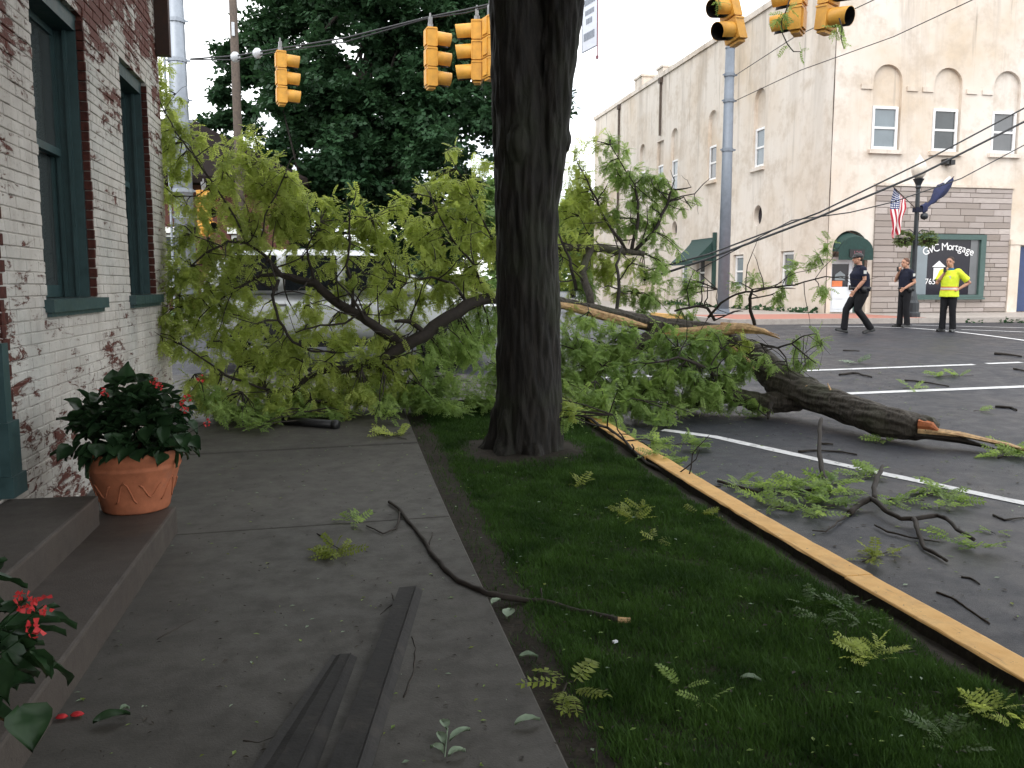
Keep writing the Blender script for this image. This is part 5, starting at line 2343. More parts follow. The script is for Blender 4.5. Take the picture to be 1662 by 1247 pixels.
random.seed(5)
DM = 37
mb_ = Vector((PD(520, 470, DM).x, PD(520, 470, DM).y, .45))
bl_m = pxblobs([(372, 80, 30), (360, 150, 30), (385, 190, 42), (345, 200, 20), (400, 110, 45), (440, 40, 60), (450, 140, 60), (455, 250, 52), (520, 10, 80), (530, 120, 75), (510, 215, 45), (610, -30, 100),
                (640, 80, 85), (610, 150, 55), (600, 270, 60), (640, 330, 55), (700, 240, 70), (720, 150, 80), (740, 40, 95), (690, 330, 45), (745, 300, 42), (790, 190, 66),
                (835, 100, 80), (878, 175, 45), (905, 140, 25), (860, 235, 45), (570, 340, 38), (790, -50, 110), (700, -110, 130), (560, -110, 110), (880, -20, 60), (480, -40, 60), (560, 400, 30), (620, 400, 30), (500, 310, 45), (440, 320, 40), (540, 300, 40), (600, 440, 40), (660, 410, 45), (700, 400, 45), (740, 380, 40), (560, 450, 40), (480, 400, 40), (640, 460, 40), (690, 450, 40), (470, 350, 45), (420, 380, 30), (570, 195, 62), (555, 255, 60), (520, 300, 58), (650, 255, 60), (590, 325, 50), (485, 195, 50), (620, 210, 60), (545, 160, 55), (680, 190, 60)], DM, 3.0)
bg_tree('tree', 'big dark green tree filling the sky behind the traffic signals', mb_, [PD(525, 380, DM), PD(560, 250, DM), PD(600, 100, DM), PD(620, -60, DM)], .42, bl_m, M['maple'], .48, 16, None, 'tree', 7)
for i, (u, dh, h, w, lab, mt) in enumerate([
        (770, 62, 8.5, 3.6, 'pale green tree far down the street just left of the trunk', 'fartree'),
        (930, 75, 8.5, 4.0, 'light green tree far down the street just right of the trunk', 'fartree'),
        (690, 58, 6.5, 3.5, 'small dark tree under the big crown behind the car', 'maple'),
        (860, 90, 9.5, 5.0, 'distant tree behind the trunk at the end of the street', 'fartree'),
        (985, 82, 7.0, 3.0, 'distant light tree beside the far end of the cream building', 'fartree')]):
    b = PD(u, 450, dh)
    b.z = .5
    random.seed(40 + i)
    blb = []
    for q in range(12):
        a = random.uniform(0, 2 * math.pi)
        f = random.uniform(.25, 1)
        blb.append((b + Vector((math.cos(a) * w * .75 * (1 - abs(f - .5)) * random.uniform(.2, 1), math.sin(a) * w * .6, h * (.18 + .74 * f))), w * random.uniform(.32, .5)))
    bg_tree('tree', lab, b, [b + Vector((0, 0, h * .4)), b + Vector((.3, 0, h * .8))], .22, blb, M[mt], .75, 7, 'trees far down the street', 'tree', 60 + i, False)
# far hedge line that closes the street
specs = []
random.seed(3)
for i in range(3800):
    x = random.uniform(-70, 60)
    p = Vector((x, 150 + random.uniform(-6, 6), .3 + random.random() ** 1.5 * (5 + 2.5 * math.sin(x * .21) + 1.5 * math.sin(x * .5))))
    specs.append((p, rdir(), Vector((0, 0, 1)), random.uniform(1.4, 2.4), 0))
tag(scatter('far_woodland', specs, M['fartree'], None, 'stuff', (11, 12, 13)), 'hazy green woodland closing the far end of the street', 'woodland')

# ------------------------------------------------------------------ the fallen limb
random.seed(21)
fall = thing('fallen_limb', 'huge broken tree limb lying from the street across the sidewalk, full of bright leaves', 'fallen tree', G(1250, 668, -.13))


def LP(lst):
    return [P(u, v, d) for u, v, d, r in lst], [r for u, v, d, r in lst]


thick = MB()
log = [(1505, 694, 8.42, .105), (1470, 691, 8.55, .14), (1430, 683, 8.72, .150), (1390, 668, 9.0, .150), (1345, 652, 9.35, .145), (1305, 640, 9.7, .165), (1268, 622, 10.0, .185), (1240, 592, 10.25, .165), (1210, 566, 10.45, .135), (1170, 552, 10.6, .115), (1120, 540, 10.7, .09)]
limb(thick, *LP(log), 18)
low = [(1290, 648, 9.8, .13), (1235, 655, 9.95, .105), (1180, 640, 10.1, .09), (1120, 655, 10.2, .06)]
limb(thick, *LP(low), 14)
blob(thick, P(1308, 628, 9.68), (.16, .16, .10), 12)
blob(thick, P(1500, 684, 8.42), (.09, .09, .06), 12)
me = remesh(thick, .0125, 3, 'log')
displaced(me, .026, 13, 2.6, 8.1, .6, Vector((-.38, .92, .08)).normalized())
finish(me, 'log', M['limbbark'], fall)


def torn(pts, rad, mat, name, n=8, flat=.45, jit=.25):
    mb = MB()
    mb.tube(pts, rad, n, 0, True, jit, flat)
    return put(mb.build(name, mat), fall)


# torn tail at the right end
torn([P(1490, 697, 8.42), P(1560, 706, 8.25), P(1640, 723, 8.0), P(1700, 742, 7.8)], [.09, .065, .045, .01], M['rawwood'], 'torn_wood', 8, .4)
torn([P(1485, 704, 8.46), P(1560, 714, 8.28), P(1615, 729, 8.12)], [.085, .06, .012], M['twig'], 'torn_bark', 8, .5)
torn([P(1492, 690, 8.40), P(1513, 692, 8.33), P(1522, 699, 8.3)], [.075, .05, .02], M['rawred'], 'torn_heartwood', 8, .8)
torn([P(1352, 641, 9.25), P(1343, 622, 9.3)], [.025, .004], M['rawwood'], 'splinter', 5, .5)
torn([P(1390, 652, 8.95), P(1440, 668, 8.62)], [.02, .008], M['rawwood'], 'splinter', 5, .6)
torn([P(1302, 632, 9.55), P(1310, 626, 9.5)], [.03, .01], M['rawwood'], 'splinter', 5, .5)
# upper torn limb
ul = [(1175, 540, 10.5, .075), (1140, 536, 10.5, .10), (1080, 530, 10.5, .10), (1030, 520, 10.5, .085), (980, 508, 10.5, .075), (935, 497, 10.45, .065), (890, 488, 10.35, .06), (830, 482, 10.1, .06)]
thick = MB()
limb(thick, *LP(ul), 14)
dk = [(1075, 540, 10.55, .09), (1050, 553, 10.45, .10), (1010, 575, 10.3, .095), (960, 606, 10.15, .075), (910, 628, 10.0, .05), (850, 640, 9.8, .035)]
limb(thick, *LP(dk), 14)
me = remesh(thick, .0115, 3, 'limb')
displaced(me, .016, 16, 3.0, 2.1, .6, Vector((-.9, .35, .15)).normalized())
finish(me, 'limb', M['limbbark'], fall)
torn([P(1266, 550, 10.1), P(1240, 538, 10.2), P(1205, 533, 10.3), P(1165, 536, 10.38), P(1120, 540, 10.42), P(1080, 537, 10.44)], [.006, .045, .075, .095, .10, .06], M['rawwood'], 'torn_wood', 10, .75, .18)
torn([P(1165, 546, 10.33), P(1120, 549, 10.36), P(1075, 543, 10.38)], [.03, .075, .04], M['rawred'], 'torn_heartwood', 9, .5)
torn([P(1265, 545, 10.1), P(1215, 527, 10.3), P(1170, 526, 10.42)], [.006, .03, .04], M['rawwood'], 'splinter', 7, .5)
torn([P(1050, 530, 10.42), P(1010, 521, 10.44), P(985, 514, 10.44), P(940, 502, 10.40), P(900, 493, 10.32)], [.03, .070, .070, .062, .04], M['rawwood'], 'torn_wood', 10, .8, .15)
torn([P(1185, 560, 10.4), P(1215, 585, 10.1), P(1225, 600, 10.0)], [.02, .03, .01], M['rawwood'], 'splinter', 7, .5)

branches = []


def branch(lst, mat='limbbark', n=9):
    pts, rad = LP(lst)
    # smooth the path a little with midpoints and a wobble
    pp, rr = [], []
    for i in range(len(pts) - 1):
        a, b = pts[i], pts[i + 1]
        for q in range(3):
            t = q / 3
            c = a.lerp(b, t)
            if q:
                w = (b - a).length * .035
                c += Vector((random.uniform(-w, w), random.uniform(-w, w), random.uniform(-w, w)))
            pp.append(c)
            rr.append(rad[i] + (rad[i + 1] - rad[i]) * t)
    pp.append(pts[-1])
    rr.append(rad[-1])
    mb = MB()
    mb.tube(pp, rr, n, 0, True, .10)
    put(mb.build('branch', M[mat], None, True), fall)
    branches.append((pp, rr))


# left part: fork in front of the car
branch([(835, 482, 10.1, .062), (795, 484, 9.9, .064), (755, 497, 9.75, .068), (715, 523, 9.6, .070), (680, 549, 9.5, .072), (655, 561, 9.45, .070), (620, 585, 9.4, .058), (580, 598, 9.4, .048), (530, 600, 9.4, .040), (500, 612, 9.4, .034), (470, 640, 9.4, .024)], 'twig', 12)
branch([(655, 556, 9.45, .060), (625, 541, 9.4, .056), (595, 520, 9.35, .052), (575, 508, 9.3, .050), (540, 486, 9.3, .048), (512, 460, 9.3, .045), (470, 450, 9.25, .038), (455, 446, 9.2, .030), (430, 415, 9.2, .018)], 'twig', 12)
branch([(458, 446, 9.2, .026), (420, 449, 9.2, .018), (380, 470, 9.1, .012), (340, 500, 9.0, .008)], 'twig')
branch([(452, 455, 9.2, .020), (442, 480, 9.1, .016), (452, 520, 9.05, .015), (475, 555, 9.0, .014), (505, 570, 9.0, .012), (545, 572, 9.0, .008)], 'twig')
branch([(512, 460, 9.3, .020), (503, 430, 9.3, .016), (498, 402, 9.3, .010), (520, 360, 9.3, .006)], 'twig')
branch([(574, 505, 9.3, .018), (572, 460, 9.25, .016), (562, 430, 9.2, .014), (568, 395, 9.2, .012), (567, 350, 9.2, .008), (578, 310, 9.2, .005)], 'twig')
branch([(592, 520, 9.3, .016), (570, 480, 9.1, .012), (545, 455, 9.0, .008)], 'twig')
branch([(598, 522, 9.35, .016), (592, 505, 9.3, .013), (560, 525, 9.2, .012), (520, 528, 9.1, .010), (480, 540, 9.0, .007)], 'twig')
branch([(685, 537, 9.5, .030), (665, 522, 9.45, .028), (640, 522, 9.4, .016)], 'twig')
branch([(430, 415, 9.2, .016), (400, 395, 9.2, .014), (370, 392, 9.15, .013), (335, 410, 9.1, .011), (300, 445, 9.1, .008), (290, 500, 9.0, .006)], 'twig')
branch([(400, 395, 9.2, .012), (380, 350, 9.2, .010), (340, 290, 9.2, .010), (318, 255, 9.25, .009), (285, 215, 9.3, .008), (258, 160, 9.3, .006), (245, 120, 9.3, .004)], 'twig')
branch([(345, 295, 9.2, .008), (320, 318, 9.2, .007), (285, 320, 9.2, .006)], 'twig')
branch([(420, 410, 9.2, .010), (430, 350, 9.2, .009), (455, 300, 9.3, .008), (470, 262, 9.3, .005)], 'twig')
branch([(295, 560, 8.9, .007), (325, 580, 8.9, .009), (365, 608, 8.95, .011), (410, 625, 9.1, .013), (470, 640, 9.3, .018)], 'twig')
branch([(760, 495, 9.75, .022), (735, 460, 9.7, .016), (700, 450, 9.7, .013), (660, 460, 9.6, .009)], 'twig')
branch([(790, 484, 9.85, .018), (770, 430, 9.9, .014), (735, 390, 10, .012), (700, 320, 10, .008)], 'twig')
branch([(815, 482, 10, .016), (800, 390, 10.2, .012), (770, 330, 10.2, .008), (725, 245, 10.3, .004)], 'twig')
# right part
branch([(960, 500, 10.6, .05), (945, 440, 10.9, .048), (960, 403, 11.1, .055), (1010, 408, 11.3, .05), (1045, 412, 11.4, .035)], 'limbbark', 10)
branch([(960, 403, 11.1, .05), (905, 402, 11.0, .05), (840, 410, 10.9, .045)], 'limbbark', 10)
branch([(1025, 408, 11.35, .026), (1034, 370, 11.4, .022), (1036, 330, 11.45, .018), (1030, 300, 11.5, .010), (990, 235, 11.5, .005)], 'twig')
branch([(1030, 408, 11.35, .028), (1062, 375, 11.4, .024), (1082, 335, 11.5, .020), (1090, 308, 11.5, .014), (1122, 304, 11.5, .006)], 'twig')
branch([(1082, 330, 11.5, .012), (1110, 320, 11.5, .009), (1122, 338, 11.5, .006)], 'twig')
branch([(1015, 405, 11.3, .022), (985, 360, 11.3, .018), (960, 310, 11.3, .013), (935, 260, 11.3, .006)], 'twig')
branch([(935, 470, 10.8, .022), (925, 420, 10.8, .018), (907, 380, 10.8, .012)], 'twig')
branch([(1000, 515, 10.5, .025), (1005, 470, 10.6, .022), (1000, 430, 10.8, .018), (1010, 400, 11, .012)], 'twig')
branch([(1160, 520, 10.5, .020), (1148, 500, 10.4, .018), (1130, 497, 10.3, .016), (1095, 505, 10.2, .012)], 'twig')
branch([(1150, 515, 10.4, .016), (1170, 492, 10.2, .014), (1195, 478, 10.1, .012), (1240, 470, 10.0, .010), (1290, 463, 9.9, .009), (1340, 449, 9.8, .007), (1378, 450, 9.75, .005)], 'twig')
branch([(1225, 528, 10.3, .022), (1218, 505, 10.25, .020), (1217, 485, 10.2, .020), (1221, 470, 10.2, .014)], 'twig')
branch([(1235, 558, 10.1, .014), (1262, 565, 9.9, .012), (1285, 558, 9.8, .010), (1305, 545, 9.7, .007), (1325, 542, 9.7, .005)], 'twig')
branch([(1285, 558, 9.8, .009), (1305, 575, 9.75, .008), (1325, 590, 9.7, .005)], 'twig')
branch([(1305, 578, 9.75, .006), (1308, 590, 9.7, .005), (1297, 606, 9.6, .004)], 'twig')
branch([(1262, 565, 9.9, .010), (1275, 580, 9.8, .008), (1280, 600, 9.7, .006)], 'twig')
branch([(1252, 655, 9.7, .028), (1248, 668, 9.6, .022), (1246, 680, 9.55, .012)], 'twig')
branch([(1120, 655, 10.2, .045), (1060, 640, 10.0, .03), (1000, 650, 9.8, .02), (940, 665, 9.5, .010)], 'twig')
branch([(1180, 640, 10.1, .035), (1150, 600, 9.8, .022), (1100, 580, 9.6, .014), (1050, 590, 9.5, .008)], 'twig')
branch([(1010, 575, 10.3, .030), (980, 560, 10.1, .022), (940, 570, 9.9, .014)], 'twig')
# one long thin branch lying over the curb
branch([(905, 665, 8.8, .012), (960, 680, 8.7, .014), (1000, 705, 8.3, .014), (1050, 752, 7.3, .013), (1085, 775, 6.9, .012), (1130, 787, 6.7, .010), (1170, 790, 6.7, .007)], 'twig')

pool = []
for pp, rr in branches:
    for p, r in zip(pp, rr):
        pool.append(p)
for u, v, d, r in log[6:] + ul + dk + low:
    pool.append(P(u, v, d))

# foliage masses: (u, v, distance, radius in picture pixels of 1662, tone, density)
FO = [
    (262, 120, 9.3, 30, 0, .7), (262, 165, 9.3, 34, 0, .9), (280, 215, 9.2, 34, 0, .9), (285, 265, 9.2, 32, 0, .8), (275, 315, 9.1, 30, 0, .8), (325, 250, 9.2, 32, 0, .7),
    (400, 225, 9.4, 30, 0, .6), (375, 270, 9.3, 45, 0, .9), (430, 285, 9.3, 45, 0, 1), (470, 305, 9.3, 38, 0, 1), (340, 330, 9.1, 40, 0, .7), (400, 340, 9.2, 42, 0, 1), (460, 350, 9.3, 45, 0, 1), (515, 345, 9.3, 42, 0, 1), (570, 320, 9.4, 16, 0, .7), (545, 380, 9.3, 40, 0, 1),
    (310, 395, 9.0, 42, 0, 1), (360, 400, 9.1, 42, 0, 1), (600, 385, 9.4, 40, 0, .9), (640, 360, 9.6, 40, 0, .8), (690, 385, 9.8, 42, 0, 1), (720, 300, 10, 34, 0, .7), (690, 300, 10.1, 16, 0, .6), (735, 245, 10.2, 14, 0, .5), (745, 350, 10, 45, 0, 1), (780, 390, 10, 42, 0, 1), (770, 310, 10.1, 34, 0, .8), (790, 270, 10.2, 24, 0, .6),
    (300, 455, 8.9, 44, 0, 1), (350, 460, 9.0, 42, 0, 1.1), (395, 480, 9.0, 35, 0, .8), (300, 510, 8.8, 42, 0, 1), (345, 520, 8.9, 44, 0, 1), (285, 550, 8.8, 34, 0, .9), (400, 540, 9.0, 42, 0, .9), (450, 500, 9.1, 30, 0, .6),
    (500, 500, 9.2, 34, 0, .7), (540, 540, 9.1, 44, 0, 1), (490, 560, 9.0, 40, 0, .9), (590, 460, 9.2, 34, 0, .7), (560, 435, 9.2, 24, 0, .5), (620, 490, 9.4, 34, 0, .8), (665, 480, 9.6, 40, 0, .8), (710, 470, 9.7, 40, 0, 1), (740, 430, 9.8, 40, 0, .9),
    (600, 570, 9.3, 40, 0, .9), (660, 520, 9.4, 26, 0, .6), (700, 580, 9.5, 44, 1, 1), (750, 560, 9.6, 45, 1, 1), (790, 530, 9.8, 40, 1, 1), (770, 470, 9.8, 40, 0, 1), (800, 600, 9.7, 44, 1, 1),
    (340, 590, 8.9, 36, 0, .6), (350, 640, 8.9, 40, 0, .9), (400, 625, 9.0, 40, 0, .9), (320, 640, 8.8, 30, 0, .8), (450, 620, 9.2, 42, 0, .9), (500, 640, 9.3, 42, 0, 1), (560, 640, 9.3, 44, 0, 1), (620, 630, 9.3, 44, 0, 1), (680, 640, 9.4, 44, 1, 1), (740, 640, 9.5, 44, 1, 1), (790, 660, 9.4, 36, 1, .9),
    (248, 130, 9.2, 24, 0, 1), (255, 175, 9.2, 26, 0, 1), (268, 230, 9.1, 28, 0, .9), (420, 700, 8.5, 30, 1, .8), (360, 715, 8.3, 26, 1, .8), (480, 690, 8.7, 28, 1, .8), (560, 690, 8.8, 26, 1, .7), (620, 690, 8.6, 24, 1, .6), (470, 590, 9.0, 36, 0, .8), (430, 570, 8.9, 34, 0, .8), (640, 590, 9.2, 34, 0, .8), (420, 440, 9.0, 30, 0, .6), (380, 440, 9.0, 34, 0, .8), (520, 420, 9.2, 26, 0, .6), (650, 420, 9.5, 34, 0, .8), (700, 420, 9.7, 36, 0, .8),
    (400, 705, 8.1, 26, 1, .7), (450, 668, 8.7, 34, 0, .9), (520, 655, 8.9, 34, 0, .9), (580, 660, 8.9, 34, 0, .9), (700, 668, 8.9, 26, 1, .8), (740, 675, 8.8, 26, 1, .8), (600, 600, 9.2, 34, 0, .8), (540, 590, 9.2, 34, 0, .8), (360, 560, 8.9, 36, 0, .9), (620, 540, 9.3, 28, 0, .6), (560, 480, 9.2, 26, 0, .5), (480, 380, 9.2, 34, 0, .8), (430, 390, 9.1, 34, 0, .8), (580, 360, 9.4, 34, 0, .8), (620, 430, 9.4, 26, 0, .6), (480, 420, 9.1, 22, 0, .5),
    (900, 560, 9.9, 30, 1, .8), (905, 610, 9.7, 30, 1, .9), (960, 580, 9.6, 36, 1, .9), (1020, 560, 9.8, 32, 1, .9), (1060, 610, 9.5, 36, 1, .9), (1105, 600, 9.5, 32, 1, .8), (1000, 640, 9.3, 36, 1, .9), (1150, 640, 9.4, 30, 1, .7), (960, 660, 8.8, 30, 1, .8), (910, 500, 10.2, 22, 0, .6), (1215, 650, 9.5, 20, 1, .4),
    (420, 680, 8.9, 34, 1, .8), (370, 690, 8.6, 34, 1, .8), (480, 670, 9.1, 34, 1, .9), (550, 670, 9.2, 36, 1, 1), (610, 665, 9.2, 36, 1, 1), (670, 665, 9.1, 32, 1, .8), (350, 665, 8.7, 36, 1, .9),
    (935, 290, 11.3, 34, 0, .8), (945, 240, 11.3, 24, 0, .6), (988, 235, 11.5, 26, 1, .6), (1010, 250, 11.5, 20, 1, .5), (985, 290, 11.4, 32, 1, .7), (1020, 300, 11.5, 36, 1, .8), (1055, 300, 11.5, 34, 1, .8), (1075, 330, 11.5, 30, 1, .7), (1110, 330, 11.5, 20, 1, .5), (960, 340, 11.3, 42, 0, .9), (920, 340, 11.2, 36, 0, .9),
    (1010, 350, 11.4, 40, 1, .8), (1045, 375, 11.4, 36, 1, .7), (930, 400, 11, 40, 0, .9), (975, 430, 11, 40, 0, .8), (1010, 450, 11, 36, 0, .8), (1060, 440, 11.2, 34, 1, .6), (1085, 400, 11.4, 26, 1, .5), (920, 450, 10.9, 30, 0, .8), (950, 465, 10.8, 26, 1, .8), (1040, 490, 10.8, 32, 1, .8), (1085, 470, 10.9, 36, 1, .7), (1120, 455, 10.8, 24, 1, .5), (1110, 500, 10.6, 28, 1, .6),
    (945, 545, 9.9, 40, 1, 1), (990, 555, 9.9, 42, 1, 1), (940, 590, 9.8, 44, 1, 1), (985, 610, 9.7, 46, 1, 1), (1040, 590, 9.7, 40, 1, .9), (1080, 560, 9.9, 40, 1, .9), (1120, 575, 9.9, 44, 1, 1.1), (1150, 560, 9.9, 36, 1, 1), (1175, 590, 9.8, 36, 1, .9), (1140, 610, 9.8, 40, 1, 1), (1090, 620, 9.7, 40, 1, .9), (1040, 635, 9.6, 40, 1, .9), (1185, 620, 9.7, 30, 1, .6), (1220, 600, 9.7, 20, 1, .4), (1240, 590, 9.6, 16, 1, .4), (1200, 570, 10, 26, 0, .7),
    (930, 640, 9.3, 40, 1, 1), (970, 665, 9.0, 36, 1, .9), (1020, 670, 9.3, 34, 1, .8), (1080, 660, 9.5, 36, 1, .8), (1130, 650, 9.6, 34, 1, .8), (1175, 660, 9.6, 26, 1, .7), (1220, 670, 9.6, 24, 1, .5), (1000, 690, 8.7, 26, 1, .7), (1060, 695, 9.0, 30, 1, .7), (1110, 690, 9.2, 28, 1, .6), (1085, 735, 7.8, 26, 1, .8), (1040, 720, 8.0, 22, 1, .6), (1100, 760, 7.2, 16, 1, .7), (1145, 740, 8.0, 12, 1, .4), (1060, 760, 7.2, 14, 1, .6), (1110, 790, 6.7, 14, 1, .6), (925, 680, 8.7, 26, 1, .9), (900, 655, 7.45, 16, 0, .6), (890, 680, 7.4, 12, 1, .5),
    (1285, 560, 9.8, 16, 1, .5), (1310, 590, 9.7, 14, 1, .5), (1325, 545, 9.7, 12, 1, .5), (1285, 590, 9.7, 14, 1, .5),
    (1195, 470, 10.1, 16, 1, .5), (1235, 450, 10.0, 18, 1, .6), (1300, 440, 9.9, 22, 1, .7), (1330, 415, 9.85, 14, 1, .6), (1340, 470, 9.8, 12, 1, .5), (1265, 475, 9.9, 14, 1, .5), (1345, 395, 9.85, 10, 1, .4),
]
specs = []
twigs = MB()
ground_ok = lambda p: p.z > (gz(p.x, p.y) - (.13 if p.x > 2.7 or p.y > 12.8 else 0)) + .03
# thin branchlets springing off the limbs
for pp, rr in branches:
    for q in range(len(pp) // 2):
        i = random.randrange(len(pp))
        if rr[i] > .06:
            continue
        a = pp[i]
        d = (rdir() + Vector((0, -.35, .25))).normalized()
        L = random.uniform(.25, .7)
        b = a + d * L * .5 + rdir() * .05
        e = b + (d + rdir() * .5).normalized() * L * .5
        if ground_ok(b) and ground_ok(e):
            r0 = min(rr[i] * .6, .010)
            twigs.tube([a, a.lerp(b, .5) + rdir() * .015, b, b.lerp(e, .5) + rdir() * .02, e], [r0, r0 * .9, r0 * .75, r0 * .6, r0 * .3], 5, 0, False)
            pool += [b, e]
for (u, v, d, r, tone, den) in FO:
    c = P(u, v, d + .22)
    R_ = r / FPX * d
    near = sorted(pool, key=lambda q: (q - c).length)[:6]
    ncl = max(3, int(den * (R_ / .16) ** 2 * 8.2))
    hub = near[0]
    for k in range(ncl):
        w = rdir()
        e = c + Vector((w.x, w.y * 1.1, w.z)) * R_ * random.uniform(.45, 1.05)
        if not ground_ok(e):
            e.z += .10
            if not ground_ok(e):
                continue
        a = min(random.sample(pool, 90) + near, key=lambda q: (q - e).length)
        if (a - e).length > .6:
            a = e + (a - e).normalized() * .6 + rdir() * .08
        mid = a.lerp(e, .5) + rdir() * .06 * (a - e).length + Vector((0, 0, .03))
        if random.random() < .4:
            twigs.tube([a, mid, e], [.0075, .0055, .003], 4, 0, False)
        t = (e - mid).normalized()
        nn = random.randint(3, 5)
        for q in range(nn):
            f = q / nn
            p = mid.lerp(e, .35 + .65 * f) + rdir() * .01
            for s in range(random.randint(2, 3)):
                dr = (t * .35 + rdir() * .9 + Vector((0, 0, -.38))).normalized()
                upv = Vector((random.uniform(-.5, .5), random.uniform(-.6, .3), 1))
                L = random.uniform(.095, .155)
                tip = p + dr * L
                if not ground_ok(tip):
                    dr.z = abs(dr.z) * .3
                specs.append((p, dr, upv, L, tone))
print('fronds', len(specs), 'twig tris', len(twigs.f) * 2)
o = put(twigs.build('twigs', M['twig'], None, True, fix=False), fall)
o['kind'] = 'stuff'


def frond_mesh(k, mat):
    key = 'leaf_%d_%s' % (k, mat.name)
    if key not in bpy.data.meshes:
        tv, tf = TPL[k]
        me_ = bpy.data.meshes.new(key)
        me_.from_pydata([tuple(x) for x in tv], [], [tuple(x) for x in tf])
        me_.materials.append(mat)
        me_.update()
    return bpy.data.meshes[key]


def leaf_obj(p, d, up_, L, mat, parent, k=None, name='leaf'):
    d = Vector(d).normalized()
    s = Vector(up_).cross(d).normalized()
    u = d.cross(s)
    o_ = bpy.data.objects.new(name, frond_mesh(k or random.choice((1, 2, 3, 4)), mat))
    COL.objects.link(o_)
    o_.parent = parent
    loc = Vector(p) - Vector(parent.location)
    o_.matrix_local = Matrix(((d.x * L, s.x * L, u.x * L, loc.x), (d.y * L, s.y * L, u.y * L, loc.y), (d.z * L, s.z * L, u.z * L, loc.z), (0, 0, 0, 1)))
    return o_


order = sorted(range(len(specs)), key=lambda i: (specs[i][0] - EYE).length / specs[i][3])
first = set(order[:300])
for i in order[:300]:
    p, d, up_, L, tone = specs[i]
    leaf_obj(p, d, up_, L, M['leafmid'] if tone else M['leaf'], fall)
scatter('foliage', [s for i, s in enumerate(specs) if i not in first], [M['leaf'], M['leafmid']], fall, 'stuff')

# ------------------------------------------------------------------ broken branches and sprigs on the ground
random.seed(77)


def surf(u, v):
    """point of whichever surface lies there: road beyond the curb, else pavement or lawn"""
    p = G(u, v, 0)
    if p.x > 2.71:
        return G(u, v, -.13)
    if .70 < p.x < 2.54:
        q = G(u, v, -.03)
        q.z = lawn_h(q.x, q.y)
        return q
    return p


def stick(name, label, cat, px, r0, r1, lift=.012, parts=(), leaves=(), mat='twig', group=None, mat_leaf='leafmid', wob=.02):
    pts = [surf(u, v) + Vector((0, 0, lift + (h if len(pp) > 2 else 0))) for pp in px for (u, v, *hh) in [pp] for h in [hh[0] if hh else 0]]
    t = thing(name, label, cat, pts[0], 0, group)

    def dense(ps, a, b):
        out, rr = [], []
        for i in range(len(ps) - 1):
            for q in range(4):
                c = ps[i].lerp(ps[i + 1], q / 4)
                if q:
                    w = (ps[i + 1] - ps[i]).length * wob
                    c = c + Vector((random.uniform(-w, w), random.uniform(-w, w), random.uniform(0, w)))
                out.append(c)
                f = (i + q / 4) / (len(ps) - 1)
                rr.append((a + (b - a) * f) * random.uniform(.88, 1.15))
        out.append(ps[-1])
        rr.append(b)
        return out, rr
    o_, r_ = dense(pts, r0, r1)
    mb = MB()
    mb.tube(o_, r_, 7)
    put(mb.build('stem', M[mat], None, True), t)
    for pp, a, b in parts:
        ps = [surf(u, v) + Vector((0, 0, lift + (hh[0] if hh else 0))) for (u, v, *hh) in pp]
        o2, r2 = dense(ps, a, b)
        mb = MB()
        mb.tube(o2, r2, 6)
        put(mb.build('side_twig', M[mat], None, True), t)
    for (u, v, n, L) in leaves:
        c = surf(u, v) + Vector((0, 0, lift + .01))
        for q in range(n):
            a = random.uniform(0, 2 * math.pi)
            d = Vector((math.cos(a), math.sin(a), random.uniform(.05, .8)))
            leaf_obj(c + Vector((math.cos(a), math.sin(a), 0)) * .02, d, Vector((random.uniform(-.9, .9), random.uniform(-.9, .9), 1)), L * random.uniform(.7, 1.2), M[mat_leaf], t)
    return t


stick('broken_branch', 'long bare curved branch lying from the sidewalk onto the lawn', 'branch',
      [(632, 818), (650, 832), (678, 868), (698, 900), (720, 926), (745, 948), (790, 968), (850, 981), (890, 984), (940, 997), (1005, 1015)], .011, .016, .014,
      [([(650, 833), (642, 862), (622, 870), (595, 857)], .007, .004), ([(696, 888), (702, 880, .03)], .006, .003), ([(880, 982), (878, 975, .04)], .006, .004)], [(575, 852, 7, .12)])
mb = MB()
c = surf(1010, 1015) + Vector((0, 0, .016))
mb.tube([c + Vector((-.02, .006, 0)), c + Vector((.035, -.01, 0))], [.015, .013], 8)
o = put(mb.build('broken_end', M['rawwood']), bpy.data.objects['broken_branch'])

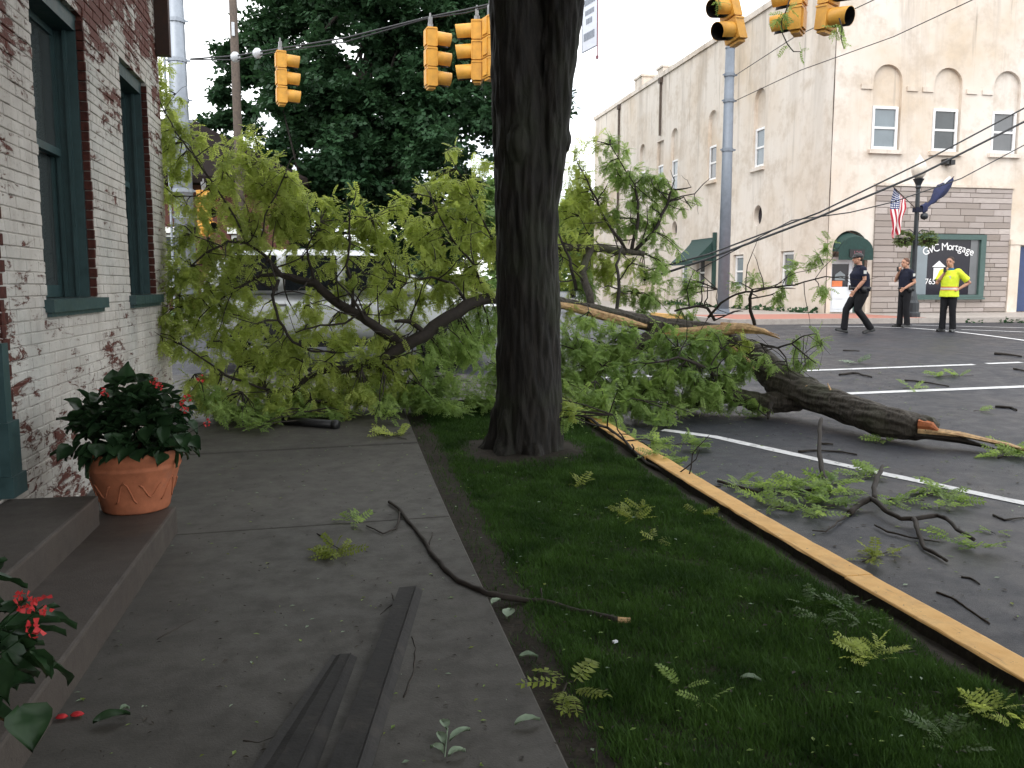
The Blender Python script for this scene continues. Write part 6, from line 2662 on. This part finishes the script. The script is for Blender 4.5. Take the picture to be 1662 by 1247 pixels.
stick('broken_branch', 'forked dark branch lying on the wet road beyond the yellow curb', 'branch',
      [(1378, 838), (1395, 829, .03), (1412, 827, .06), (1422, 832, .06), (1440, 845, .04), (1462, 854, .03), (1485, 856, .04), (1520, 853, .05), (1535, 858, .05), (1552, 872, .03), (1580, 886, .02)], .022, .012, .02,
      [([(1418, 828, .06), (1417, 815, .09), (1424, 800, .12), (1431, 788, .14)], .022, .015), ([(1482, 856, .04), (1492, 880, .02), (1500, 895), (1520, 905), (1537, 916)], .017, .009),
       ([(1378, 838), (1355, 857), (1340, 868)], .008, .005), ([(1340, 868), (1318, 866)], .005, .003), ([(1420, 857), (1440, 868), (1480, 878), (1525, 885)], .008, .004)],
      [(1545, 880, 5, .14), (1590, 895, 9, .15)])
stick('broken_branch', 'leafy broken branch lying across the road edge beside the yellow curb', 'branch',
      [(1165, 785), (1190, 792), (1230, 803), (1270, 804), (1310, 800), (1345, 800)], .012, .010, .02,
      [([(1345, 802), (1335, 785, .06), (1328, 765, .16), (1328, 748, .26), (1331, 738, .32)], .022, .017), ([(1250, 828), (1290, 828), (1330, 828), (1370, 822)], .008, .006)],
      [(1200, 795, 9, .17), (1235, 797, 7, .17), (1280, 797, 11, .2), (1310, 795, 9, .18), (1355, 790, 12, .2), (1365, 805, 10, .18), (1250, 825, 7, .17), (1300, 835, 11, .19), (1340, 820, 12, .19), (1325, 842, 6, .16), (1355, 825, 7, .16), (1300, 815, 9, .15), (1220, 812, 8, .15), (1345, 808, 9, .16)], 'twig', None, 'leafmid')
for lab, px, r, lv in [
    ('leafy sprig on the road over the near white line at the right', [(1500, 806), (1530, 800), (1560, 812)], .006, [(1510, 800, 7, .17), (1535, 803, 10, .18), (1548, 815, 8, .17), (1538, 825, 7, .16)]),
    ('small leafy sprig on the road left of the forked dark branch tip', [(1428, 818), (1460, 812), (1500, 815)], .008, [(1450, 822, 8, .15), (1468, 818, 6, .15)]),
    ('pale leafy sprig lying hard against the road side of the yellow curb', [(1400, 915), (1420, 905), (1440, 900)], .005, [(1415, 912, 7, .15), (1440, 905, 6, .13)]),
    ('leafy sprig on the road just under the belly of the fallen log', [(1420, 722), (1445, 716)], .005, [(1433, 718, 7, .16)]),
    ('leafy sprig at the right edge of the road by the torn end of the log', [(1620, 745), (1662, 738)], .008, [(1625, 742, 9, .2), (1645, 738, 10, .2), (1662, 745, 9, .2)]),
    ('leafy sprig beside the white line below the fallen log', [(1390, 782), (1430, 770)], .005, [(1400, 776, 7, .18), (1425, 772, 7, .18)]),
    ('small sprig on the far road between the two crosswalk lines', [(1520, 613), (1580, 611)], .005, [(1530, 612, 6, .2), (1555, 612, 5, .2)]),
    ('single sprig across the middle crosswalk line', [(1465, 632), (1495, 632)], .004, [(1480, 632, 5, .2)]),
    ('tiny sprig on the open road right of the fallen log', [(1580, 669), (1595, 667)], .004, [(1587, 668, 4, .15)]),
    ('lone pale sprig on the road before the walking officer', [(1375, 590), (1400, 588)], .004, [(1388, 590, 5, .2)]),
    ('small sprig on the near road right of the forked dark branch', [(1608, 866), (1616, 870)], .003, [(1613, 868, 5, .08)]),
    ('yellow-green sprig alone in the middle of the sidewalk', [(520, 872), (535, 885), (560, 900)], .004, [(545, 896, 9, .11), (555, 905, 8, .11), (538, 905, 7, .11)]),
    ('sprig at the far right corner of the sidewalk near the trunk', [(610, 706), (660, 715)], .006, [(625, 705, 7, .17), (645, 710, 7, .17)]),
    ('fern-like pale sprig in the middle of the lawn', [(1000, 845), (1025, 835), (1060, 830)], .004, [(1010, 838, 7, .10), (1025, 834, 8, .10), (1042, 832, 7, .10), (1030, 850, 8, .10)]),
    ('short pale sprig just below the fern-like one on the lawn', [(1040, 885), (1085, 884)], .003, [(1065, 882, 5, .12)]),
    ('small yellow sprig on the lawn beside the curb joint', [(1120, 838), (1150, 845)], .003, [(1135, 840, 7, .12)]),
    ('bright green sprig on the lawn nearest the bottom right curb', [(1485, 1062), (1450, 1066), (1420, 1075)], .004, [(1396, 1068, 8, .085), (1412, 1066, 8, .09), (1428, 1068, 8, .085), (1408, 1082, 7, .085), (1422, 1080, 6, .08)]),
    ('wide dull green sprig on the lawn along the curb', [(1300, 995), (1345, 985), (1400, 1010)], .005, [(1315, 990, 6, .10), (1345, 985, 7, .11), (1380, 1000, 7, .11), (1335, 1015, 5, .10), (1400, 1020, 5, .10)]),
    ('grey-green upright sprig near the bottom right of the lawn', [(1500, 1195), (1530, 1200), (1545, 1225)], .004, [(1525, 1198, 6, .09), (1535, 1208, 6, .09), (1545, 1225, 4, .08)]),
    ('sprig with small leaves in the bottom right corner of the lawn', [(1590, 1150), (1620, 1165), (1645, 1180)], .004, [(1592, 1155, 5, .075), (1612, 1160, 6, .08), (1628, 1168, 7, .085), (1645, 1185, 5, .075)]),
    ('small pale sprig on the lawn just right of the tree base', [(925, 790), (955, 795)], .003, [(940, 792, 6, .14)]),
    ('pale twig with few leaves low in the middle of the lawn', [(1080, 1125), (1110, 1130), (1150, 1150)], .004, [(1105, 1125, 4, .09), (1145, 1148, 4, .08)]),
]:
    ml = 'dull' if 'dull' in lab else 'leafyel' if ('fern-like' in lab or 'yellow' in lab or 'short pale' in lab or 'small pale' in lab) else ('dull' if 'grey-green' in lab else 'leafpale' if 'lone pale' in lab else ('leaf' if 'bright' in lab or 'corner' in lab else 'leafmid'))
    stick('leafy_sprig', lab, 'sprig', px, r, r * .6, .012, (), lv, 'twig', 'broken sprigs strewn on the ground', ml)
# the showiest sprig: long fronds fanned over the sidewalk edge
t = stick('leafy_sprig', 'large bright yellow sprig with fanned fronds at the lawn edge near the bottom', 'sprig', [(905, 1150), (920, 1120), (945, 1110)], .004, .003, .02, [([(915, 1130), (930, 1150), (945, 1165)], .003, .002)], (), 'twig', 'broken sprigs strewn on the ground')
c0 = surf(925, 1130) + Vector((0, 0, .035))
for (u, v, L) in ((880, 1090, .15), (862, 1120, .14), (905, 1175, .13), (950, 1100, .17), (975, 1085, .17), (920, 1185, .13), (940, 1185, .13), (973, 1145, .13), (885, 1160, .12), (960, 1150, .12)):
    q = surf(u, v) + Vector((0, 0, .03))
    d = q - c0
    leaf_obj(c0.lerp(q, .25), d + Vector((0, 0, .05)), (random.uniform(-.5, .5), random.uniform(-.5, .2), 1), L, M['leafyel'], t)

for lab, px, r in [('long thin bare twig lying across the near white line', [(1296, 735), (1320, 733), (1360, 735), (1391, 740)], .011),
                   ('short twig just above the near white line', [(1330, 722), (1352, 723)], .012),
                   ('knobbly twig on the near road at the lower right', [(1520, 963), (1545, 972), (1570, 990), (1588, 1002), (1606, 1014)], .006),
                   ('straight dark stick on the road left of the officers\' crosswalk', [(1362, 610), (1385, 607), (1415, 614)], .016),
                   ('long dark stick on the road between the crosswalk lines', [(1468, 619), (1500, 622), (1540, 629)], .014),
                   ('thick stick on the far road at the right edge', [(1614, 576), (1640, 578), (1658, 581)], .022),
                   ('bent twig on the road at the far right beyond the log', [(1615, 662), (1642, 664), (1650, 668)], .016),
                   ('short stick near the white stop line at far right', [(1645, 600), (1664, 604)], .016),
                   ('thin twig on the far road in front of the walking officer', [(1368, 570), (1395, 571)], .012),
                   ('thin twig resting on the road at the right frame edge', [(1612, 838), (1630, 846), (1662, 842)], .008),
                   ('small curved twig on the road near the right curb', [(1560, 938), (1575, 940), (1590, 950)], .006),
                   ('fine crooked twig on the sidewalk left of the boards', [(255, 1040), (300, 1015), (335, 1000), (345, 992)], .0035),
                   ('short curved twig on the sidewalk by the left board', [(395, 1205), (420, 1208), (447, 1198)], .004),
                   ('thin bent twig lying right of the longer board', [(655, 1135), (672, 1090), (675, 1055), (668, 1035)], .004),
                   ('tiny forked twig at the top end of the longer board', [(617, 1000), (640, 980), (636, 965)], .004),
                   ('short twig among the leaves by the yellow sprig on the sidewalk', [(515, 868), (530, 878)], .005)]:
    stick('twig', lab, 'twig', px, r, r * .7, r, (), (), 'twig', 'bare twigs strewn on the ground')


# broad single leaves
def broad_leaf(name, label, u, v, L, w, ang, mat, n=1, stem_=None, cat='leaf'):
    c = surf(u, v) + Vector((0, 0, .012))
    t_ = thing(name, label, cat, c)
    for k in range(n):
        a = ang + (k - (n - 1) / 2) * (.75 if n > 1 else 0)
        off = Vector((0, 0, 0))
        if n > 1:
            side = -1 if k % 2 else 1
            f = k // 2
            off = Vector((math.cos(ang) * .055 * f, math.sin(ang) * .055 * f, .004 * k)) + rdir() * .008
            a = ang + side * random.uniform(.5, 1.3) + random.uniform(-.2, .2)
            L_, w_ = L * random.uniform(.75, 1.3), w * random.uniform(.8, 1.15)
        if n == 1:
            L_, w_ = L, w
        vs, fs = [], []
        m_ = 8
        for i in range(m_ + 1):
            tt = i / m_
            ww = w_ * math.sin(math.pi * min(1, tt ** .8)) * .5
            bx = L_ * (tt + (.1 if n > 1 else -.5))
            for s in (-1, 0, 1):
                z = .012 * math.sin(tt * math.pi) + (.010 if s else 0) * (1 + .4 * random.random()) + .004
                p = Vector((bx * math.cos(a) - s * ww * math.sin(a), bx * math.sin(a) + s * ww * math.cos(a), z))
                vs.append(c + off + p)
        for i in range(m_):
            for s in range(2):
                fs.append((i * 3 + s, i * 3 + s + 1, (i + 1) * 3 + s + 1, (i + 1) * 3 + s))
        mb = MB()
        mb.add(vs, fs)
        put(mb.build('leaf', mat, None, True, fix=False), t_)
    if n > 1:
        mb = MB()
        mb.tube([c + Vector((0, 0, .005)), c + Vector((math.cos(ang) * .17, math.sin(ang) * .17, .01))], .0025, 5)
        put(mb.build('stem', M['leafpale']), t_)
    return t_


broad_leaf('leaf_spray', 'pale green spray of five oval leaves at the bottom of the sidewalk', 722, 1236, .075, .036, R(80), M['leafpale'], 5)
broad_leaf('fallen_leaf', 'single pale oval leaf near the sidewalk edge at the bottom', 856, 1181, .095, .042, R(8), M['leafpale'])
broad_leaf('fallen_leaf', 'broad grey-green leaf beside the long branch at the sidewalk edge', 826, 1004, .11, .06, R(70), M['leafpale'])
broad_leaf('fallen_leaf', 'curled white leaf on the bare soil by the sidewalk edge', 858, 1071, .08, .04, R(-10), M['leafpale'])
broad_leaf('fallen_leaf', 'lone silvery leaf standing out in the dark lawn centre', 1218, 1113, .08, .04, R(-30), M['leafpale'])
broad_leaf('fallen_leaf', 'dull green leaf on the sidewalk beside the lower step', 182, 1175, .12, .07, R(20), M['begonia'])
broad_leaf('fallen_leaf', 'small white leaf lying on top of the dull green leaf', 203, 1162, .035, .025, R(35), M['leafpale'])
broad_leaf('fallen_leaf', 'pale leaf on the sidewalk just above the bent twig', 805, 985, .07, .04, R(40), M['leafpale'])
c = surf(113, 1168) + Vector((0, 0, .012))
pt = thing('fallen_petals', 'two fallen red begonia petals on the sidewalk by the step', 'petals', c)
for s, k in ((-1, 1.0), (1, 1.1)):
    mb = MB()
    mb.lathe([(.001, .012), (.014 * k, .010), (.022 * k, .002), (.001, .0)], 9, c + Vector((s * .024, s * .004, 0)), 0, (1, .7))
    put(mb.build('petal', M['petal'], None, True), pt)
for u, v, lab in ((998, 1052, 'small white fleck of bark alone on the dark lawn'), (1012, 1013, None)):
    if lab:
        p = surf(u, v) + Vector((0, 0, .03))
        mb = MB()
        mb.box(p, (.022, .014, .008), Matrix.Rotation(.4, 3, 'Z'))
        tag(mb.build('wood_chip', M['insul']), lab, 'wood chip')


# boards on the sidewalk
def board(label, quad, h, groove):
    a, b, c_, d_ = [surf(u, v) for u, v in quad]       # far left, far right, near right, near left
    t_ = thing('wooden_board', label, 'board', a, 0, 'weathered boards lying on the sidewalk')
    prof_n = 7
    vs = []
    n = 14
    for i in range(n + 1):
        f = i / n
        l, r = a.lerp(d_, f), b.lerp(c_, f)
        wv = .0025 * noise.noise((f * 9, h * 50, 2))
        for q in range(prof_n):
            t = q / (prof_n - 1)
            z = h * (1.0 if t < .72 else 1.0 - (t - .72) / .28 * .92)
            if groove and .12 < t < .20:
                z -= .006
            vs.append(l.lerp(r, t) + Vector((0, 0, z + wv + .004)))
        vs.append(r + Vector((0, 0, .004)))
        vs.append(l + Vector((0, 0, .004)))
    m_ = prof_n + 2
    fs = [(i * m_ + q, i * m_ + (q + 1) % m_, (i + 1) * m_ + (q + 1) % m_, (i + 1) * m_ + q) for i in range(n) for q in range(m_)]
    fs += [tuple(range(m_)), tuple(n * m_ + q for q in range(m_ - 1, -1, -1))]
    mb = MB()
    mb.add(vs, fs)
    put(mb.build('plank', M['plank']), t_)
    mb = MB()
    e0, e1 = a.lerp(b, .74), d_.lerp(c_, .74)
    mb.tube([e0 + Vector((0, 0, h + .0045)), e1 + Vector((0, 0, h + .0045))], .003, 5)
    put(mb.build('bead', M['plank']), t_)
    return t_


board('shorter grey weathered board lying at the bottom of the sidewalk', [(540, 1072), (580, 1070), (505, 1275), (400, 1275)], .022, True)
board('longer grey weathered board pointing up the middle of the sidewalk', [(648, 966), (686, 962), (596, 1275), (528, 1275)], .034, False)

# dark length of pipe under the branches
p0, p1 = surf(462, 690), surf(548, 697)
mb = MB()
pz = Vector((0, 0, .045))
mb.tube([p0 + pz, p1 + pz], [.043, .043], 14)
pp_ = thing('drain_pipe', 'short black length of pipe on the sidewalk under the fallen branches', 'pipe', p0)
put(mb.build('tube', M['black'], None, True), pp_)
mb = MB()
dd_ = (p1 - p0).normalized()
mb.tube([p1 + pz - dd_ * .05, p1 + pz + dd_ * .004], [.049, .049], 14)
put(mb.build('collar', M['black'], None, True), pp_)

# fine litter: petals, crumbs, single leaflets
specs = MB()
rl = random.Random(9)
for i in range(2600):
    y = 2.0 + 11 * rl.random() ** 1.6
    x = rl.uniform(-1.0, 2.5 + (y * .55))
    if math.hypot(x - TREE.x, y - TREE.y) < .45:
        continue
    if x > 2.72:
        z = rz(x, y)
    elif x > .70:
        if x > 2.5:
            continue
        z = lawn_h(x, y) + .022
    else:
        z = gz(x, y)
    s = rl.uniform(.004, .013) * (1 + y * .05) * (1.5 if x > 2.7 else 1)
    a = rl.uniform(0, 6.28)
    dx, dy = math.cos(a) * s, math.sin(a) * s
    e = rl.uniform(.25, .6)
    mi = rl.choices((0, 1, 2, 3), (.62, .18, .13, .07))[0]
    zz = z + .006
    specs.add([(x - dx, y - dy, zz), (x + dy * e, y - dx * e, zz + .003), (x + dx, y + dy, zz + .002), (x - dy * e, y + dx * e, zz + .004)], [(0, 1, 2, 3)], mi)
o = specs.build('leaf_litter', [M['mulch'], M['leafmid'], M['leafpale'], M['leafyel']], fix=False)
tag(o, 'fine scattered leaflets and crumbs of bark over the ground', 'litter', None, 'stuff')

# ------------------------------------------------------------------ grass
rg = np.random.default_rng(4)
N = 400000
y = 1.9 + 8.1 * rg.random(N) ** 1.55
x = .70 + 1.84 * rg.random(N)
r_t = np.hypot(x - TREE.x, y - TREE.y)
keep = np.ones(N)


def vnoise(x, y, s, o):
    # cheap smooth pseudo noise
    return (np.sin(x * s * 1.7 + o) * np.cos(y * s * 1.3 - o * 2) + np.sin(x * s * .9 + y * s * 1.1 + o * 3)) / 2


pat = vnoise(x, y, 7, 1.0) * .5 + vnoise(x, y, 17, 2.3) * .3
edge_l = np.clip((x - (.80 + .06 * pat + .05 * (y > 4))) / .10, .05, 1)
edge_r = np.clip(((2.46 + .03 * pat) - x) / .08, .0, 1)
tr = np.clip((r_t - .48 - .12 * pat) / .25, 0, 1)
keep = edge_l * edge_r * tr * np.clip(.9 + .6 * pat, .18, 1)
m_ = rg.random(N) < keep
x, y, pat = x[m_], y[m_], pat[m_]
n = len(x)
z = np.array([lawn_h(a, b) for a, b in zip(x, y)]) - .004
h = rg.uniform(.018, .046, n) * (1 + .45 * pat) * np.where(rg.random(n) < .03, 1.8, 1.0)
w = rg.uniform(.0011, .0022, n) * (1 + .12 * y)
az = rg.uniform(0, 2 * np.pi, n)
ln = rg.uniform(.2, 1.1, n) * h
la = az + rg.uniform(-.8, .8, n) + np.pi / 2
v0 = np.stack([x - np.cos(az) * w, y - np.sin(az) * w, z], 1)
v1 = np.stack([x + np.cos(az) * w, y + np.sin(az) * w, z], 1)
v2 = np.stack([x + np.cos(la) * ln, y + np.sin(la) * ln, z + h], 1)
V = np.stack([v0, v1, v2], 1).reshape(-1, 3)
Fc = np.arange(n * 3).reshape(-1, 3)
o = np_mesh('grass', V, Fc, M['grass'])
tag(o, 'short dark green lawn grass between sidewalk and yellow curb', 'grass', None, 'stuff')

# ------------------------------------------------------------------ begonias in terracotta pots
random.seed(31)


def begonia(label_pot, label_plant, base, rim, h, spread, height, nleaf, flowers, top=None, tilt=(0, 0)):
    t_ = thing('flower_pot', label_pot, 'flower pot', base)
    mb = MB()
    rb = rim * .68
    mb.lathe([(rb * .96, .0), (rb, .012), (rb * 1.04, .05), (rim * .90, h * .66), (rim * .93, h * .70), (rim * .95, h * .74), (rim * .93, h * .76), (rim * .955, h * .80), (rim * .985, h * .86), (rim, h * .93), (rim, h * .985), (rim * .97, h), (rim * .90, h), (rim * .87, h * .94), (rim * .80, h * .88)], 44, base)
    put(mb.build('bowl', M['terracotta'], None, True), t_)
    mb = MB()
    mb.lathe([(.001, h * .885), (rim * .84, h * .88)], 24, base)
    put(mb.build('potting_soil', M['soil']), t_)
    # moulded swags round the bowl
    for k in range(10):
        a0 = 2 * math.pi * k / 10
        pts = []
        for i in range(9):
            f = i / 8
            a = a0 + f * .56
            zz = h * (.20 + .36 * (0.5 - 0.5 * math.cos(f * 2 * math.pi)) * (1 if k % 2 else -.6) + (.0 if k % 2 else .30))
            rr = rb * 1.04 + (rim * .90 - rb * 1.04) * ((zz - .05) / (h * .66 - .05)) + .0015
            pts.append(Vector(base) + Vector((rr * math.cos(a), rr * math.sin(a), zz)))
        mb = MB()
        mb.tube(pts, .0055, 5)
        put(mb.build('moulding', M['terracotta'], None, True), t_)
    p_ = thing('begonia', label_plant, 'potted plant', Vector(base) + Vector((0, 0, h * .88)), 0, 'begonias in terracotta pots')
    c = Vector(base) + Vector((0, 0, h * .9))
    for q in range(9):
        a = 2 * math.pi * q / 9 + .3
        e = c + Vector((math.cos(a) * spread * .6, math.sin(a) * spread * .6, height * random.uniform(.3, .75)))
        mb = MB()
        mb.tube([c + Vector((math.cos(a) * .05, math.sin(a) * .05, -.01)), c.lerp(e, .55) + Vector((0, 0, .05)), e], [.008, .006, .004], 6)
        put(mb.build('stem', M['begonia'], None, True), p_)

    def leaf(pt, d, L, wd):
        d = Vector(d).normalized()
        up_ = (Vector((0, 0, 1)) + rdir() * .5).normalized()
        s = up_.cross(d).normalized()
        u = d.cross(s)
        vs, fs = [], []
        m2 = 6
        for i in range(m2 + 1):
            f = i / m2
            wv = wd * (math.sin(math.pi * f ** .62) if 0 < f < 1 else (.12 if f == 0 else .0))
            for k in (-2, -1, 0, 1, 2):
                kk = k / 2
                dz = .16 * L * (kk * kk) * (1 if abs(k) else 0) - .35 * L * f * f + random.uniform(-.004, .004)
                asym = 1.15 if k > 0 else .85
                vs.append(pt + d * L * f + s * kk * wv * asym + u * dz)
        for i in range(m2):
            for k in range(4):
                fs.append((i * 5 + k, i * 5 + k + 1, (i + 1) * 5 + k + 1, (i + 1) * 5 + k))
        mb = MB()
        mb.add(vs, fs)
        put(mb.build('leaf', M['begonia'], None, True, fix=False), p_)
    for q in range(nleaf):
        a = random.uniform(0, 2 * math.pi)
        e = math.acos(random.uniform(.0, 1))
        rr = random.uniform(.40, 1.0)
        d = Vector((math.sin(e) * math.cos(a) + tilt[0], math.sin(e) * math.sin(a) + tilt[1], math.cos(e)))
        pt = c + Vector((d.x * spread * rr, d.y * spread * rr, d.z * height * rr + .02))
        if pt.x < WX + .04:
            pt.x = WX + .04 + random.random() * .05
        leaf(pt, d * .8 + rdir() * .6 + Vector((0, 0, -.35)), random.uniform(.07, .125), random.uniform(.036, .06))
    if top:
        for dx, L in top:
            leaf(c + Vector((dx, 0, height * .92)), Vector((dx * 2.0, .1, 1.0)), L, .06)
    for fp in flowers:
        f_ = Vector(fp)
        mb = MB()
        for k in range(14):
            pc = f_ + rdir() * .020
            d = rdir()
            s = d.cross(rdir()).normalized()
            L = random.uniform(.008, .013)
            mb.add([pc - d * L * .4, pc + s * L * .8, pc + d * L, pc - s * L * .8], [(0, 1, 2, 3)])
        put(mb.build('flower', M['petal'], None, True, fix=False), p_)
        mb = MB()
        mb.tube([f_, f_.lerp(c, .3) + Vector((0, 0, -.02))], .0018, 4)
        put(mb.build('flower_stalk', M['begonia']), p_)


pb = PZ(203, 838, .168)
pb.y += .20
pb.x += .02
d1 = (pb - EYE).dot(FH)
print('pot', pb, d1)


def near_pot(u, v, dd=0.0):
    return PD(u, v, (pb - EYE).dot(FH) - .30 + dd)


begonia('terracotta pot with moulded swags standing on the end of the lower step', 'dark leafy begonia with red flowers in the pot by the brick wall', pb, .285, .37, .37, .47, 400,
        [near_pot(170, 640), near_pot(163, 634), near_pot(250, 618), near_pot(258, 627), near_pot(298, 655), near_pot(300, 666), near_pot(326, 615), near_pot(335, 686), near_pot(305, 645)],
        [(-.02, .13), (-.08, .09)])
pb2 = PZ(-185, 1350, .168)
print('pot2', pb2)


def near_pot2(u, v):
    return PD(u, v, (pb2 - EYE).dot(FH) - .02)


begonia('terracotta pot cut off by the lower left corner of the view', 'dark leafy begonia with red flowers cut off by the left edge at the bottom', pb2, .25, .33, .36, .38, 260,
        [near_pot2(40, 973), near_pot2(44, 980), near_pot2(72, 982), near_pot2(55, 1022)], None, (.05, .1))

# hanging baskets on the lamp
for s, lab in ((-1, 'left hanging basket of trailing green plants on the street lamp'), (1, 'right hanging basket of trailing green plants on the street lamp')):
    c = lb + Vector((s * .40, -.02, 2.27))
    t_ = thing('hanging_basket', lab, 'hanging basket', c, 0, 'hanging baskets on the street lamp')
    mb = MB()
    mb.lathe([(.001, -.16), (.10, -.14), (.17, -.04), (.19, .04), (.17, .04)], 14, c)
    put(mb.build('basket', M['black'], None, True), t_)
    for k in range(3):
        a = 2 * math.pi * k / 3
        mb = MB()
        mb.tube([c + Vector((.17 * math.cos(a), .17 * math.sin(a), .04)), lb + Vector((s * .40, 0, 2.52))], .006, 4)
        put(mb.build('chain', M['black']), t_)
    sp_ = []
    for q in range(90):
        v = rdir()
        p = c + Vector((v.x * .26, v.y * .24, .02 + v.z * .20))
        sp_.append((p, v + Vector((0, 0, -.5)), Vector((random.uniform(-.5, .5), random.uniform(-.5, .5), 1)), random.uniform(.10, .18), 0))
    scatter('foliage', sp_, M['flower_basket'], t_, 'stuff', (11, 12, 13))

# leafy twigs caught on the signals at the top
for lab, pts, dd_, lv in [
    ('leafy twig dangling from the signal seen from behind', [(1283, -5), (1275, 20), (1268, 35), (1270, 55), (1278, 72), (1288, 84), (1300, 84)], None, [(1272, 22, 7), (1262, 30, 6), (1280, 12, 5), (1300, 82, 4), (1276, 74, 2)]),
    ('leafy twig hanging below the signal at the top right', [(1362, 30), (1367, 45), (1365, 62), (1370, 80)], None, [(1355, 48, 6), (1362, 40, 5), (1366, 65, 3)]),
    ('wisp of leaves stuck on the tilted signal', [(1165, -8), (1168, 8)], None, [(1167, 3, 4)])]:
    P3 = []
    for i, (u, v) in enumerate(pts):
        q = PWire(u, v)
        q -= (q - EYE).normalized() * .45
        P3.append(q)
    t_ = thing('caught_twig', lab, 'twig', P3[0])
    mb = MB()
    mb.tube(P3, [.014] + [.010] * (len(P3) - 2) + [.006], 6)
    put(mb.build('stem', M['twig'], None, True), t_)
    for u, v, n in lv:
        q = PWire(u, v)
        q -= (q - EYE).normalized() * .46
        for k in range(n):
            leaf_obj(q, rdir() + Vector((0, 0, -.7)), rdir() + Vector((0, 0, .6)), random.uniform(.16, .24), M['leafmid'], t_)

# weeds and rubble at the foot of the cream building
sp_ = []
for i in range(130):
    y_ = random.uniform(26.3, 40)
    sp_.append((Vector((BX - random.uniform(.02, .35), y_, gz(BX, y_) + .02)), Vector((random.uniform(-1, .2), random.uniform(-.5, .5), .8)), Vector((0, .3, 1)), random.uniform(.15, .4), 0))
tag(scatter('weeds', sp_, M['maple'], None, 'stuff', (11, 12, 13)), 'weeds along the foot of the cream side wall', 'weeds')
sp_ = []
for i in range(70):
    x_ = random.uniform(17.5, 24)
    sp_.append((Vector((x_, 21.5 + random.uniform(-.5, .15), rz(x_, 21.4) + .02)), Vector((random.uniform(-1, 1), random.uniform(-.5, .5), .4)), Vector((0, .3, 1)), random.uniform(.12, .3), 0))
tag(scatter('gutter_debris', sp_, M['maple'], None, 'stuff', (11, 12, 13)), 'leafy debris swept along the far gutter', 'debris')
